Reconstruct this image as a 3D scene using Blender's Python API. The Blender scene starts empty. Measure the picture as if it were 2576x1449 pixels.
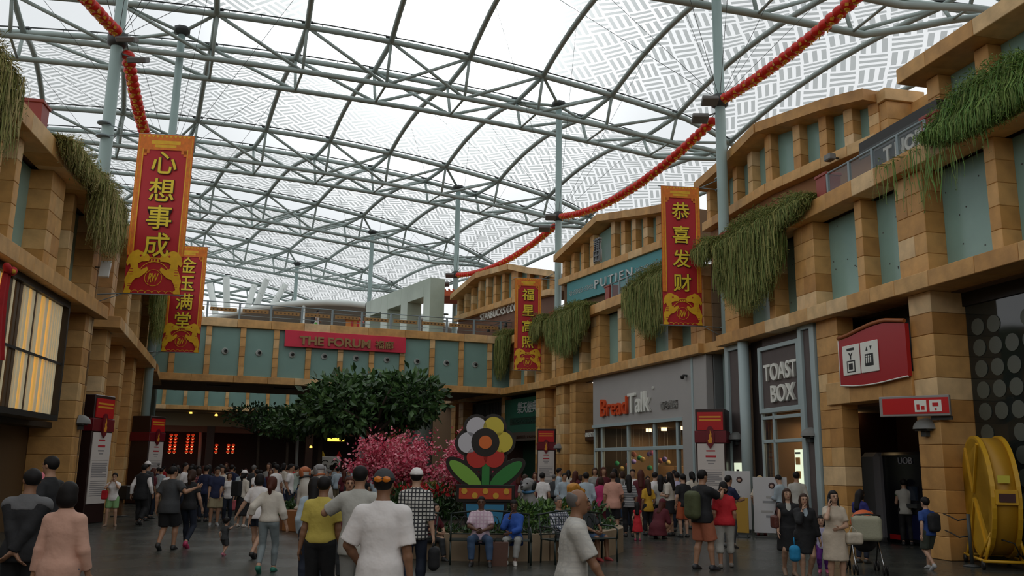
import bpy, bmesh, math, random
import numpy as np
from mathutils import Vector, Matrix

SC = bpy.context.scene
COL = SC.collection
random.seed(7)
RNG = np.random.default_rng(7)
PI = math.pi
R = math.radians

# ------------------------------------------------------------------ camera
CAM_H, FPX, PITCH, ROLL = 1.8, 2218.0, R(11.4), 0.0155
c_f = Vector((0, math.cos(PITCH), math.sin(PITCH)))
c_u0 = Vector((0, -math.sin(PITCH), math.cos(PITCH)))
c_r0 = Vector((1, 0, 0))
c_r = c_r0 * math.cos(ROLL) + c_u0 * math.sin(ROLL)
c_u = c_u0 * math.cos(ROLL) - c_r0 * math.sin(ROLL)
CAM_P = Vector((0, 0, CAM_H))
cam_d = bpy.data.cameras.new('street_camera')
cam_d.sensor_width = 36.0
cam_d.lens = FPX / 2576 * 36.0
cam_d.clip_end = 600
cam = bpy.data.objects.new('street_camera', cam_d)
cam.matrix_world = Matrix(((c_r.x, c_u.x, -c_f.x, 0), (c_r.y, c_u.y, -c_f.y, 0), (c_r.z, c_u.z, -c_f.z, CAM_H), (0, 0, 0, 1)))
COL.objects.link(cam)
SC.camera = cam

# ------------------------------------------------------------------ sky: bright overcast with a broad glow round the veiled sun
SKY_BASE, SKY_GLOW, SKY_TIGHT = 1.0, 3.4, 95.0
w = bpy.data.worlds.new('overcast_sky')
SC.world = w
w.use_nodes = True
nt = w.node_tree
nt.nodes.clear()
n_out = nt.nodes.new('ShaderNodeOutputWorld')
n_bg = nt.nodes.new('ShaderNodeBackground')
n_tc = nt.nodes.new('ShaderNodeTexCoord')
n_dot = nt.nodes.new('ShaderNodeVectorMath'); n_dot.operation = 'DOT_PRODUCT'
sun_dir = Vector((-0.085, 0.865, 0.50)).normalized()
n_dot.inputs[1].default_value = sun_dir
n_mx = nt.nodes.new('ShaderNodeMath'); n_mx.operation = 'MAXIMUM'; n_mx.inputs[1].default_value = 0.0
n_pw = nt.nodes.new('ShaderNodeMath'); n_pw.operation = 'POWER'; n_pw.inputs[1].default_value = SKY_TIGHT
n_ma = nt.nodes.new('ShaderNodeMath'); n_ma.operation = 'MULTIPLY_ADD'; n_ma.inputs[1].default_value = SKY_GLOW; n_ma.inputs[2].default_value = SKY_BASE
n_sep = nt.nodes.new('ShaderNodeSeparateXYZ')
n_hz = nt.nodes.new('ShaderNodeMapRange'); n_hz.inputs[1].default_value = -0.05; n_hz.inputs[2].default_value = 0.05; n_hz.inputs[3].default_value = 0.12; n_hz.inputs[4].default_value = 1.0
n_ml = nt.nodes.new('ShaderNodeMath'); n_ml.operation = 'MULTIPLY'
n_bg.inputs['Color'].default_value = (0.965, 0.985, 1.0, 1)
L = nt.links.new
L(n_tc.outputs['Generated'], n_dot.inputs[0]); L(n_dot.outputs['Value'], n_mx.inputs[0]); L(n_mx.outputs[0], n_pw.inputs[0]); L(n_pw.outputs[0], n_ma.inputs[0])
L(n_tc.outputs['Generated'], n_sep.inputs[0]); L(n_sep.outputs['Z'], n_hz.inputs[0]); L(n_hz.outputs[0], n_ml.inputs[0]); L(n_ma.outputs[0], n_ml.inputs[1])
L(n_ml.outputs[0], n_bg.inputs['Strength']); L(n_bg.outputs[0], n_out.inputs['Surface'])

SC.view_settings.view_transform = 'Standard'
SC.view_settings.look = 'None'
SC.view_settings.exposure = 0.0
SC.view_settings.gamma = 1.0
SC.view_settings.use_curve_mapping = False
SC.cycles.max_bounces = 6
SC.cycles.diffuse_bounces = 3
SC.cycles.glossy_bounces = 3
SC.cycles.transmission_bounces = 4
SC.cycles.transparent_max_bounces = 10
SC.cycles.use_denoising = True

# ------------------------------------------------------------------ small helpers
def ray(x, y):
    d = c_f + c_r * ((x - 1288.0) / FPX) - c_u * ((y - 724.5) / FPX)
    return d / d.y
def at_depth(x, y, Y):
    return CAM_P + ray(x, y) * Y
def at_z(x, y, z=0.0):
    d = ray(x, y)
    return CAM_P + d * ((z - CAM_H) / d.z)
def horizon(x):
    return 1171.7 + (x - 1281.0) * ROLL

MATS = {}
def mat(name, rgb, rough=0.6, metal=0.0, spec=0.5, noise=0.0, nscale=6.0, bump=0.0, bscale=30.0, emit=0.0, obj_rand=0.0, ramp=None, alpha=None, coord='Object'):
    """Principled material: base colour with optional noise mottling, per-object variation, bump."""
    if name in MATS: return MATS[name]
    m = bpy.data.materials.new(name); m.use_nodes = True
    t = m.node_tree; b = t.nodes['Principled BSDF']
    b.inputs['Base Color'].default_value = (*rgb, 1); b.inputs['Roughness'].default_value = rough
    b.inputs['Metallic'].default_value = metal; b.inputs['Specular IOR Level'].default_value = spec
    tc = None
    if noise or bump or ramp:
        tc = t.nodes.new('ShaderNodeTexCoord')
    src = None
    if ramp:
        oi = t.nodes.new('ShaderNodeObjectInfo')
        cr = t.nodes.new('ShaderNodeValToRGB')
        cr.color_ramp.interpolation = 'LINEAR'
        els = cr.color_ramp.elements
        els[0].position, els[0].color = ramp[0][0], (*ramp[0][1], 1)
        els[1].position, els[1].color = ramp[-1][0], (*ramp[-1][1], 1)
        for p_, c_ in ramp[1:-1]:
            e = els.new(p_); e.color = (*c_, 1)
        t.links.new(oi.outputs['Random'], cr.inputs[0])
        src = cr.outputs[0]
    if noise:
        nz = t.nodes.new('ShaderNodeTexNoise'); nz.inputs['Scale'].default_value = nscale; nz.inputs['Detail'].default_value = 5
        t.links.new(tc.outputs[coord], nz.inputs['Vector'])
        mr = t.nodes.new('ShaderNodeMapRange'); mr.inputs[1].default_value = 0.3; mr.inputs[2].default_value = 0.7
        mr.inputs[3].default_value = 1 - noise; mr.inputs[4].default_value = 1 + noise * 0.6
        t.links.new(nz.outputs[0], mr.inputs[0])
        mx = t.nodes.new('ShaderNodeMix'); mx.data_type = 'RGBA'; mx.blend_type = 'MULTIPLY'; mx.inputs[0].default_value = 1
        if src: t.links.new(src, mx.inputs[6])
        else: mx.inputs[6].default_value = (*rgb, 1)
        t.links.new(mr.outputs[0], mx.inputs[7])
        src = mx.outputs[2]
    if src: t.links.new(src, b.inputs['Base Color'])
    if bump:
        nb = t.nodes.new('ShaderNodeTexNoise'); nb.inputs['Scale'].default_value = bscale; nb.inputs['Detail'].default_value = 3
        t.links.new(tc.outputs[coord], nb.inputs['Vector'])
        bp = t.nodes.new('ShaderNodeBump'); bp.inputs['Strength'].default_value = bump; bp.inputs['Distance'].default_value = 0.02
        t.links.new(nb.outputs[0], bp.inputs['Height']); t.links.new(bp.outputs[0], b.inputs['Normal'])
    if emit:
        b.inputs['Emission Color'].default_value = (*rgb, 1); b.inputs['Emission Strength'].default_value = emit
    if alpha is not None: b.inputs['Alpha'].default_value = alpha
    MATS[name] = m
    return m

def cl(r, g, b):  # sRGB 0-255 to linear
    f = lambda v: (v / 255 / 12.92) if v <= 10 else ((v / 255 + 0.055) / 1.055) ** 2.4
    return (f(r), f(g), f(b))

class MB:
    """collects polygons, then becomes one mesh"""
    def __init__(s): s.v = []; s.f = []; s.m = []; s.sm = []
    def add(s, vs, fs, mi=0, smooth=False):
        o = len(s.v); s.v += [tuple(v) for v in vs]
        for f in fs: s.f.append(tuple(i + o for i in f)); s.m.append(mi); s.sm.append(smooth)
        return s
    def box(s, x0, x1, y0, y1, z0, z1, mi=0, M=None):
        vs = [Vector(v) for v in ((x0, y0, z0), (x1, y0, z0), (x1, y1, z0), (x0, y1, z0), (x0, y0, z1), (x1, y0, z1), (x1, y1, z1), (x0, y1, z1))]
        if M is not None: vs = [M @ v for v in vs]
        return s.add(vs, [(3, 2, 1, 0), (4, 5, 6, 7), (0, 1, 5, 4), (1, 2, 6, 5), (2, 3, 7, 6), (3, 0, 4, 7)], mi)
    def cham(s, x0, x1, y0, y1, z0, z1, c=0.01, mi=0, M=None):
        """box with chamfered edges"""
        X, Y, Z = (x0, x1), (y0, y1), (z0, z1); vs = []; idx = {}
        for i in (0, 1):
            for j in (0, 1):
                for k in (0, 1):
                    sx, sy, sz = 1 - 2 * i, 1 - 2 * j, 1 - 2 * k
                    for a in range(3):
                        p = [X[i], Y[j], Z[k]]; d = [sx * c, sy * c, sz * c]
                        for q in range(3):
                            if q != a: p[q] += d[q]
                        idx[(i, j, k, a)] = len(vs); vs.append(Vector(p))
        fs = []
        for i in (0, 1):
            q = [idx[(i, 0, 0, 0)], idx[(i, 1, 0, 0)], idx[(i, 1, 1, 0)], idx[(i, 0, 1, 0)]]; fs.append(q if i else q[::-1])
            q = [idx[(0, i, 0, 1)], idx[(0, i, 1, 1)], idx[(1, i, 1, 1)], idx[(1, i, 0, 1)]]; fs.append(q if i else q[::-1])
            q = [idx[(0, 0, i, 2)], idx[(1, 0, i, 2)], idx[(1, 1, i, 2)], idx[(0, 1, i, 2)]]; fs.append(q if i else q[::-1])
        for a in (0, 1):
            for b in (0, 1):
                q = [idx[(a, b, 0, 0)], idx[(a, b, 1, 0)], idx[(a, b, 1, 1)], idx[(a, b, 0, 1)]]; fs.append(q if (a ^ b) else q[::-1])
                q = [idx[(a, 0, b, 0)], idx[(a, 1, b, 0)], idx[(a, 1, b, 2)], idx[(a, 0, b, 2)]]; fs.append(q[::-1] if (a ^ b) else q)
                q = [idx[(0, a, b, 1)], idx[(1, a, b, 1)], idx[(1, a, b, 2)], idx[(0, a, b, 2)]]; fs.append(q if (a ^ b) else q[::-1])
                for k in (0, 1):
                    t3 = [idx[(a, b, k, 0)], idx[(a, b, k, 1)], idx[(a, b, k, 2)]]; fs.append(t3 if (a ^ b ^ k) else t3[::-1])
        if M is not None: vs = [M @ v for v in vs]
        return s.add(vs, fs, mi)
    def tube(s, pts, r, n=8, mi=0, cap=True, smooth=True):
        """tube along points; r a number or one per point"""
        P = [Vector(p) for p in pts]; rr = r if hasattr(r, '__len__') else [r] * len(P)
        vs = []; up = None
        for i, p in enumerate(P):
            d = (P[min(i + 1, len(P) - 1)] - P[max(i - 1, 0)]); d = d.normalized() if d.length > 1e-9 else Vector((0, 0, 1))
            if up is None: up = d.orthogonal().normalized()
            else:
                up = up - d * up.dot(d); up = up.normalized() if up.length > 1e-6 else d.orthogonal().normalized()
            sd = d.cross(up)
            for k in range(n):
                a = 2 * PI * k / n; vs.append(p + (up * math.cos(a) + sd * math.sin(a)) * rr[i])
        fs = [(i * n + k, i * n + (k + 1) % n, (i + 1) * n + (k + 1) % n, (i + 1) * n + k) for i in range(len(P) - 1) for k in range(n)]
        s.add(vs, fs, mi, smooth)
        if cap:
            o = len(s.v) - len(vs); s.f.append(tuple(o + k for k in range(n))[::-1]); s.m.append(mi); s.sm.append(False)
            e = o + (len(P) - 1) * n; s.f.append(tuple(e + k for k in range(n))); s.m.append(mi); s.sm.append(False)
        return s
    def lathe(s, prof, n=12, mi=0, M=None, smooth=True):
        vs = []
        for r_, z_ in prof:
            for k in range(n):
                a = 2 * PI * k / n; v = Vector((r_ * math.cos(a), r_ * math.sin(a), z_)); vs.append(M @ v if M is not None else v)
        fs = [(i * n + k, i * n + (k + 1) % n, (i + 1) * n + (k + 1) % n, (i + 1) * n + k) for i in range(len(prof) - 1) for k in range(n)]
        s.add(vs, fs, mi, smooth)
        o = len(s.v) - len(vs)
        if prof[0][0] > 1e-6: s.f.append(tuple(o + k for k in range(n))[::-1]); s.m.append(mi); s.sm.append(False)
        if prof[-1][0] > 1e-6: e = o + (len(prof) - 1) * n; s.f.append(tuple(e + k for k in range(n))); s.m.append(mi); s.sm.append(False)
        return s
    def prism(s, pts, y0, y1, mi=0, M=None):
        """outline in x,z (counter-clockwise seen from -y) pushed along y"""
        n = len(pts)
        vs = [Vector((x, y0, z)) for x, z in pts] + [Vector((x, y1, z)) for x, z in pts]
        if M is not None: vs = [M @ v for v in vs]
        return s.add(vs, [tuple(range(n)), tuple(range(n, 2 * n))[::-1]] + [((i + 1) % n, i, i + n, (i + 1) % n + n) for i in range(n)], mi)
    def quad(s, a, b, c, d, mi=0): return s.add([a, b, c, d], [(0, 1, 2, 3)], mi)
    def mesh(s, name, mats, uv=None):
        me = bpy.data.meshes.new(name); me.from_pydata(s.v, [], s.f)
        for m in (mats if isinstance(mats, (list, tuple)) else [mats]): me.materials.append(m)
        me.polygons.foreach_set('material_index', s.m); me.polygons.foreach_set('use_smooth', s.sm)
        me.update()
        return me
    def obj(s, name, mats, parent=None, **kw): return link(name, s.mesh(name, mats), parent, **kw)

def link(name, data, parent=None, label=None, cat=None, group=None, kind=None, loc=None, M=None):
    o = bpy.data.objects.new(name, data); COL.objects.link(o)
    if parent is not None: o.parent = parent
    if M is not None: o.matrix_local = M
    if loc is not None: o.location = loc
    return tag(o, label, cat, group, kind)
def tag(o, label=None, cat=None, group=None, kind=None):
    if label: o['label'] = label
    if cat: o['category'] = cat
    if group: o['group'] = group
    if kind: o['kind'] = kind
    return o
def thing(name, label, cat, loc=(0, 0, 0), rz=0.0, group=None, kind=None):
    o = bpy.data.objects.new(name, None); COL.objects.link(o)
    o.empty_display_size = 0.2
    o.location = loc; o.rotation_euler = (0, 0, rz)
    return tag(o, label, cat, group, kind)
def frame(px, py, ux, uy):
    """matrix of a facade frame: x along the wall (to the right as seen from the street), y inwards, z up"""
    l = math.hypot(ux, uy); ux /= l; uy /= l
    return Matrix(((ux, -uy, 0, px), (uy, ux, 0, py), (0, 0, 1, 0), (0, 0, 0, 1)))

_BLK = {}
def block(parent, x0, x1, y0, y1, z0, z1, m, name='stone_block', c=0.012, M=None):
    """one cladding piece; equal sizes share a mesh"""
    k = (round(x1 - x0, 2), round(y1 - y0, 2), round(z1 - z0, 2), c, m.name)
    if k not in _BLK:
        a, b, d = k[0] / 2, k[1] / 2, k[2] / 2
        _BLK[k] = MB().cham(-a, a, -b, b, -d, d, min(c, a * .4, b * .4, d * .4)).mesh(name, m)
    o = bpy.data.objects.new(name, _BLK[k]); COL.objects.link(o); o.parent = parent
    o.location = ((x0 + x1) / 2, (y0 + y1) / 2, (z0 + z1) / 2)
    return o

def text_mesh(body, width=None, height=None, extrude=0.01, offset=0.0, m=None, name='lettering', shear=0.0, space=1.0, res=4, em=1.0):
    """lettering as a mesh in the x-z plane, facing -y, centred, fitted to width x height"""
    cu = bpy.data.curves.new(name, 'FONT'); cu.body = body; cu.size = 1.0; cu.extrude = 0.02; cu.offset = offset; cu.shear = shear; cu.space_character = space; cu.resolution_u = res
    o = bpy.data.objects.new(name, cu); COL.objects.link(o)
    bpy.context.view_layer.update()
    me = bpy.data.meshes.new_from_object(o.evaluated_get(bpy.context.evaluated_depsgraph_get()))
    bpy.data.objects.remove(o); bpy.data.curves.remove(cu)
    me.name = name
    n = len(me.vertices); co = np.zeros(n * 3, 'f'); me.vertices.foreach_get('co', co); co = co.reshape(-1, 3)
    lo, hi = co.min(0), co.max(0); sz = hi - lo; c = (lo + hi) / 2
    sx = (width / sz[0]) if width else (height / sz[1] if height else em); sy = (height / sz[1]) if height else sx
    out = np.stack([(co[:, 0] - c[0]) * sx, -(co[:, 2] - c[2]) / max(sz[2], 1e-6) * extrude * 2, (co[:, 1] - c[1]) * sy], 1)
    me.vertices.foreach_set('co', out.astype('f').ravel()); me.update()
    me.materials.clear()
    if m: me.materials.append(m)
    return me

ORD = 'first second third fourth fifth sixth seventh eighth ninth tenth eleventh twelfth thirteenth fourteenth fifteenth sixteenth seventeenth eighteenth nineteenth twentieth'.split()
def ordinal(i):
    if i < 20: return ORD[i]
    t_, u_ = divmod(i + 1, 10); tens = ('', '', 'twenty', 'thirty', 'forty', 'fifty')[t_]
    return tens + '-' + ORD[u_ - 1] if u_ else {'twenty': 'twentieth', 'thirty': 'thirtieth', 'forty': 'fortieth', 'fifty': 'fiftieth'}[tens]
# ------------------------------------------------------------------ materials
STONE = mat('sandstone', (0.5, 0.3, 0.13), rough=0.55, noise=0.24, nscale=2.3, bump=0.14, bscale=18,
            ramp=[(0.0, (0.49, 0.24, 0.068)), (0.2, (0.64, 0.345, 0.112)), (0.45, (0.70, 0.40, 0.145)), (0.65, (0.56, 0.28, 0.075)), (0.85, (0.74, 0.48, 0.215)), (1.0, (0.78, 0.55, 0.30))])
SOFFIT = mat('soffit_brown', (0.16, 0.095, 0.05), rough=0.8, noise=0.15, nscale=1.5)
CORE = mat('wall_core_brown', (0.22, 0.13, 0.065), rough=0.8)
TEAL = mat('frosted_teal_glass', (0.25, 0.415, 0.365), rough=0.22, noise=0.10, nscale=0.8, spec=0.6)
TEAL2 = mat('painted_teal_panel', (0.21, 0.36, 0.315), rough=0.45, noise=0.06, nscale=1.2)
STEEL = mat('pale_green_steel', (0.33, 0.44, 0.42), rough=0.42, noise=0.06, nscale=1.5)
RSTEEL = mat('roof_steel', (0.40, 0.475, 0.45), rough=0.45, noise=0.08, nscale=1.0)
DSTEEL = mat('dark_steel', (0.05, 0.055, 0.055), rough=0.5)
BLUEST = mat('pale_blue_frame', (0.40, 0.49, 0.50), rough=0.4)
RAILM = mat('grey_blue_rail', (0.24, 0.30, 0.32), rough=0.4)
DARK = mat('near_black', (0.012, 0.010, 0.009), rough=0.5)
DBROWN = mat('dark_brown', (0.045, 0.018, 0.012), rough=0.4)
WHITE = mat('white_paint', (0.75, 0.74, 0.70), rough=0.5)
RED = mat('sign_red', (0.55, 0.012, 0.015), rough=0.4)
DGLASS = mat('dark_shop_glass', (0.012, 0.016, 0.016), rough=0.06, spec=0.6)
PLANTER = mat('planter_red', (0.30, 0.045, 0.03), rough=0.5)

# ------------------------------------------------------------------ roof: box trusses across the street, arched ribs along it, printed membrane cushions between
SN = [-1.85 + 4.15 * k for k in range(-7, 5)]          # rib stations along a truss
S_END = 12.4
def zt(s): return 22.5 - 0.0042 * (s + 10) ** 2
def zb(s): return 20.5 - 0.0022 * (s + 8) ** 2
class Truss:
    def __init__(s, x, y, ang, drop=0.0):
        a = R(ang); s.o = Vector((x, y, 0)); s.u = Vector((math.sin(a), math.cos(a), 0)); s.n = Vector((-s.u.y, s.u.x, 0)); s.drop = drop
    def k(s, q): return 0.0 if q < 7.5 else min(1.0, (q - 7.5) / (S_END - 7.5))
    def top(s, q, sgn):
        o = 1.88 * (1 - s.k(q) * 0.75)
        return s.o + s.u * q + s.n * (sgn * o) + Vector((0, 0, zt(q)))
    def bot(s, q, sgn):
        t = s.k(q); o = 1.2 * (1 - t * 0.9); z = (zb(q) - s.drop) * (1 - t) + (zt(q) - 0.25) * t
        return s.o + s.u * q + s.n * (sgn * o) + Vector((0, 0, z))
TR = [Truss(12.6, -19, 90), Truss(12.0, -2.0, 86), Truss(10.3, 14.4, 82), Truss(7.5, 30.2, 77.5, 0.9), Truss(2.5, 46.35, 68.2), Truss(-4.0, 61.3, 62), Truss(-12.2, 74.2, 55), Truss(-21.75, 87.0, 51), Truss(-32, 100, 48)]

def membrane_material(name, frit):
    m = bpy.data.materials.new(name); m.use_nodes = True; t = m.node_tree; t.nodes.clear(); N = t.nodes.new; K = t.links.new
    out = N('ShaderNodeOutputMaterial'); tr = N('ShaderNodeBsdfTransparent'); df = N('ShaderNodeBsdfDiffuse'); mx = N('ShaderNodeMixShader'); mx.inputs[0].default_value = 0.05
    df.inputs[0].default_value = (0.8, 0.8, 0.8, 1)
    if frit:
        uv = N('ShaderNodeUVMap'); uv.uv_map = 'UVMap'
        mp = N('ShaderNodeMapping'); mp.inputs['Rotation'].default_value = (0, 0, R(45)); mp.inputs['Scale'].default_value = (1 / 1.12,) * 3
        sp = N('ShaderNodeSeparateXYZ'); K(uv.outputs[0], mp.inputs[0]); K(mp.outputs[0], sp.inputs[0])
        def M(op, a, b=None):
            n = N('ShaderNodeMath'); n.operation = op
            for i, v in enumerate((a, b)):
                if v is None: continue
                if isinstance(v, (int, float)): n.inputs[i].default_value = v
                else: K(v, n.inputs[i])
            return n.outputs[0]
        u, v = sp.outputs[0], sp.outputs[1]
        par = M('FLOORED_MODULO', M('ADD', M('FLOOR', u), M('FLOOR', v)), 2.0)
        fu, fv = M('FRACT', u), M('FRACT', v)
        inv = M('SUBTRACT', 1.0, par)
        a = M('ADD', M('MULTIPLY', fu, par), M('MULTIPLY', fv, inv))     # across the bars
        l = M('ADD', M('MULTIPLY', fv, par), M('MULTIPLY', fu, inv))     # along the bars
        bars = M('LESS_THAN', M('ABSOLUTE', M('SUBTRACT', M('FRACT', M('MULTIPLY', a, 3.0)), 0.5)), 0.265)
        ends = M('LESS_THAN', M('ABSOLUTE', M('SUBTRACT', l, 0.5)), 0.455)
        bm = M('MULTIPLY', bars, ends)
        col = N('ShaderNodeMix'); col.data_type = 'RGBA'; col.inputs[6].default_value = (0.90, 0.91, 0.91, 1); col.inputs[7].default_value = (0.46, 0.48, 0.475, 1)
        K(bm, col.inputs[0]); K(col.outputs[2], tr.inputs[0])
    else:
        tr.inputs[0].default_value = (0.86, 0.88, 0.89, 1)
    K(tr.outputs[0], mx.inputs[1]); K(df.outputs[0], mx.inputs[2]); K(mx.outputs[0], out.inputs[0])
    return m
MEMB = membrane_material('printed_membrane', True)
MEMP = membrane_material('plain_membrane', False)

ceiling = thing('ceiling', 'translucent printed membrane roof vaults on steel trusses over the street', None, (0, 0, 0), kind='structure')
RISE = 0.68
def rib_pt(i, s, t):
    a = TR[i].top(s, 1); b = TR[i + 1].top(s, -1)
    p = a.lerp(b, t); p.z += RISE * 4 * t * (1 - t)
    return p
def grid_obj(name, f, nu, nv, m, parent, lu, lv):
    vs = [f(i / nu, j / nv) for j in range(nv + 1) for i in range(nu + 1)]
    fs = [(j * (nu + 1) + i, j * (nu + 1) + i + 1, (j + 1) * (nu + 1) + i + 1, (j + 1) * (nu + 1) + i) for j in range(nv) for i in range(nu)]
    me = bpy.data.meshes.new(name); me.from_pydata([tuple(v) for v in vs], [], fs); me.materials.append(m)
    uvl = me.uv_layers.new(name='UVMap')
    for p in me.polygons:
        for li in p.loop_indices:
            vi = me.loops[li].vertex_index; uvl.data[li].uv = (lu[0] + (lu[1] - lu[0]) * (vi % (nu + 1)) / nu, lv[0] + (lv[1] - lv[0]) * (vi // (nu + 1)) / nv)
    me.polygons.foreach_set('use_smooth', [True] * len(me.polygons))
    return link(name, me, parent)
for i in range(len(TR) - 1):
    seen = 2 <= i <= 6
    for k, s in enumerate(SN):
        if seen and s < S_END + 3:
            pts = [rib_pt(i, s, t / 10) for t in range(11)]
            MB().tube(pts, 0.14, 8).obj('roof_rib', RSTEEL, ceiling)
        if k + 1 < len(SN):
            s2 = SN[k + 1]
            f = lambda a, b, s=s, s2=s2, i=i: rib_pt(i, s + (s2 - s) * a, b) + Vector((0, 0, 0.16 - 0.22 * 4 * a * (1 - a) * min(1, 6 * b * (1 - b))))
            grid_obj('roof_membrane', f, 4, 8, MEMB, ceiling, (s, s2), (i * 12.3, i * 12.3 + 12.3))
for i in range(1, len(TR)):
    T = TR[i]
    for k in range(len(SN) - 1):
        s, s2 = SN[k], SN[k + 1]
        g = lambda a, b, s=s, s2=s2, T=T: T.top(s + (s2 - s) * a, -1).lerp(T.top(s + (s2 - s) * a, 1), b) + Vector((0, 0, 0.16 + 0.12 * a * (1 - a)))
        grid_obj('plain_membrane', g, 2, 2, MEMP, ceiling, (s, s2), (0, 3.7))

names_tr = {2: 'roof truss crossing overhead nearest the viewer', 3: 'roof truss carried by the two nearest tall poles, ending above the stone corner', 4: 'roof truss over the gap before the footbridge, largest seen whole', 5: 'roof truss just behind the footbridge railing', 6: 'roof truss second behind the footbridge', 7: 'roof truss third behind the footbridge', 8: 'roof truss farthest down the street'}
for i in range(2, len(TR)):
    T = TR[i]; tr = thing('roof_truss', names_tr[i], 'truss', T.o, kind='structure')
    tr.rotation_euler = (0, 0, 0)
    off = -Vector(T.o)
    W = lambda p: p + off
    rc = 0.16 if i <= 3 else 0.145
    qs = [s for s in SN if s < S_END] + [S_END]
    fine = [qs[0] + (S_END - qs[0]) * j / 24 for j in range(25)]
    for sg in (-1, 1):
        MB().tube([W(T.top(q, sg)) for q in fine], rc, 8).obj('top_chord', RSTEEL, tr)
        MB().tube([W(T.bot(q, sg)) for q in fine], rc * 0.95, 8).obj('bottom_chord', RSTEEL, tr)
        gm = MB(); gm.tube([W(T.top(q, sg)) + Vector((0, 0, 0.27)) for q in fine], 0.035, 5)
        nb = int((S_END - qs[0]) / 1.4)
        for j in range(nb):
            p = W(T.top(qs[0] + (S_END - qs[0]) * j / nb, sg)); gm.box(p.x - .012, p.x + .012, p.y - .012, p.y + .012, p.z, p.z + .29)
        for q in qs[:-1]:
            p = W(T.top(q, sg)); gm.box(p.x - .28, p.x + .28, p.y - .10, p.y + .10, p.z + .20, p.z + .27)
        gm.obj('gutter_rail', DSTEEL, tr)
    webs = []
    for j, q in enumerate(qs[:-1]):
        for sg in (-1, 1):
            webs.append((T.top(q, sg), T.bot(q, sg), 0.085))
            j2 = j + 1 if q < -8 else j - 1
            if 0 <= j2 < len(qs) - 1: webs.append((T.top(q, sg), T.bot(qs[j2], sg), 0.085))
        webs.append((T.top(q, -1), T.top(q, 1), 0.14)); webs.append((T.bot(q, -1), T.bot(q, 1), 0.065))
    if i <= 5:
        for a, b, r_ in webs: MB().tube([W(a), W(b)], r_, 6).obj('strut', RSTEEL, tr)
    else:
        mb = MB()
        for a, b, r_ in webs: mb.tube([W(a), W(b)], r_, 5, cap=False)
        tag(mb.obj('web_struts', RSTEEL, tr), kind='stuff')

# ------------------------------------------------------------------ tall poles
COLLAR = 15.1
FLOOD = mat('floodlight_grey', (0.16, 0.155, 0.145), rough=0.5)
def steel_pole(x, y, label, ti, s0, r=0.19, top=None, cables=True, floods=True, rz=0.0):
    T = TR[ti]; ztop = (zt(s0) - 0.55) if top is None else top
    t = thing('steel_pole', label, 'pole', (x, y, 0), group='tall pale green poles carrying the roof')
    MB().tube([(0, 0, 0), (0, 0, 9), (0, 0, ztop)], [r, r, r * 0.92], 16).obj('pole_shaft', STEEL, t)
    MB().lathe([(r + .01, COLLAR - .3), (r + .12, COLLAR - .22), (r + .12, COLLAR + .12), (r + .02, COLLAR + .2)], 12).obj('collar', DSTEEL, t)
    o = Vector((x, y, 0))
    if top is None:
        for sg in (-1, 1):
            near = sorted(SN, key=lambda q: abs(q - s0))[:2]
            for q in near: MB().tube([(0, 0, ztop - .1), T.top(q, sg) - o], 0.085, 6).obj('branch_strut', RSTEEL, t)
        MB().lathe([(r, ztop - .25), (r + .2, ztop - .1), (r + .2, ztop + .1), (r * .5, ztop + .2)], 8).obj('head_plate', DSTEEL, t)
    if cables and top is None:
        for q in sorted(SN, key=lambda q: abs(q - s0))[:4]:
            for i2, tt in ((ti - 1, 0.62), (ti, 0.38)):
                if 0 <= i2 < len(TR) - 1: MB().tube([(0, 0, COLLAR), rib_pt(i2, q, tt) - o], 0.010, 4, cap=False).obj('stay_cable', DSTEEL, t)
    if floods:
        for dx, dz, yy in ((-0.42, -0.15, -.25), (-0.75, -0.75, -.05)):
            m = Matrix.Translation((dx * math.cos(rz), dx * math.sin(rz) + yy, COLLAR + dz)) @ Matrix.Rotation(rz, 4, 'Z') @ Matrix.Rotation(R(-28), 4, 'X')
            mb = MB().cham(-.30, .30, -.2, .2, -.09, .09, .03, M=m); mb.tube([m @ Vector((0, 0, 0)), (0, 0, COLLAR + dz * .6)], 0.03, 5)
            mb.obj('floodlight', FLOOD, t)
    for z in (14.9,): pass
    return t
P1 = steel_pole(7.53, 30.4, 'tall pale green pole at the stone corner beside the toast shop', 3, 0.2, r=0.195)
P2 = steel_pole(2.45, 46.0, 'tall pale green pole at the far end of the bakery front', 4, 0.0, r=0.18)
P3 = steel_pole(-4.0, 61.3, 'tall pale green pole standing beyond the bridge beside the glass portal', 5, 0.0, r=0.19)
P4 = steel_pole(-12.2, 74.2, 'slim pale green pole behind the glass portal, second beyond the bridge', 6, 0.0, r=0.19, floods=False)
P5 = steel_pole(-21.75, 87.0, 'slim pale green pole far behind the bridge railing near the walker', 7, 0.0, r=0.19, floods=False)
L1P = steel_pole(-12.82, 26.3, 'thick pale green pole beside the largest red banner', 3, -20.4, r=0.19, rz=PI)
L2P = steel_pole(-15.65, 38.2, 'pale green pole behind the smaller left red banner', 4, -19.4, r=0.18, rz=PI)
L3P = steel_pole(-21.0, 52.2, 'pale green pole beyond the left stone parapet, mostly hidden by a banner', 5, -19.4, r=0.18, floods=False)
P0 = steel_pole(10.6, 14.6, 'tall pale green pole out past the frame edge carrying the near right banner', 2, 0.4, r=0.19)
L0P = steel_pole(-10.9, 11.6, 'tall pale green pole out past the frame edge carrying the near left banner', 2, -20.9, r=0.19, rz=PI)

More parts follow.
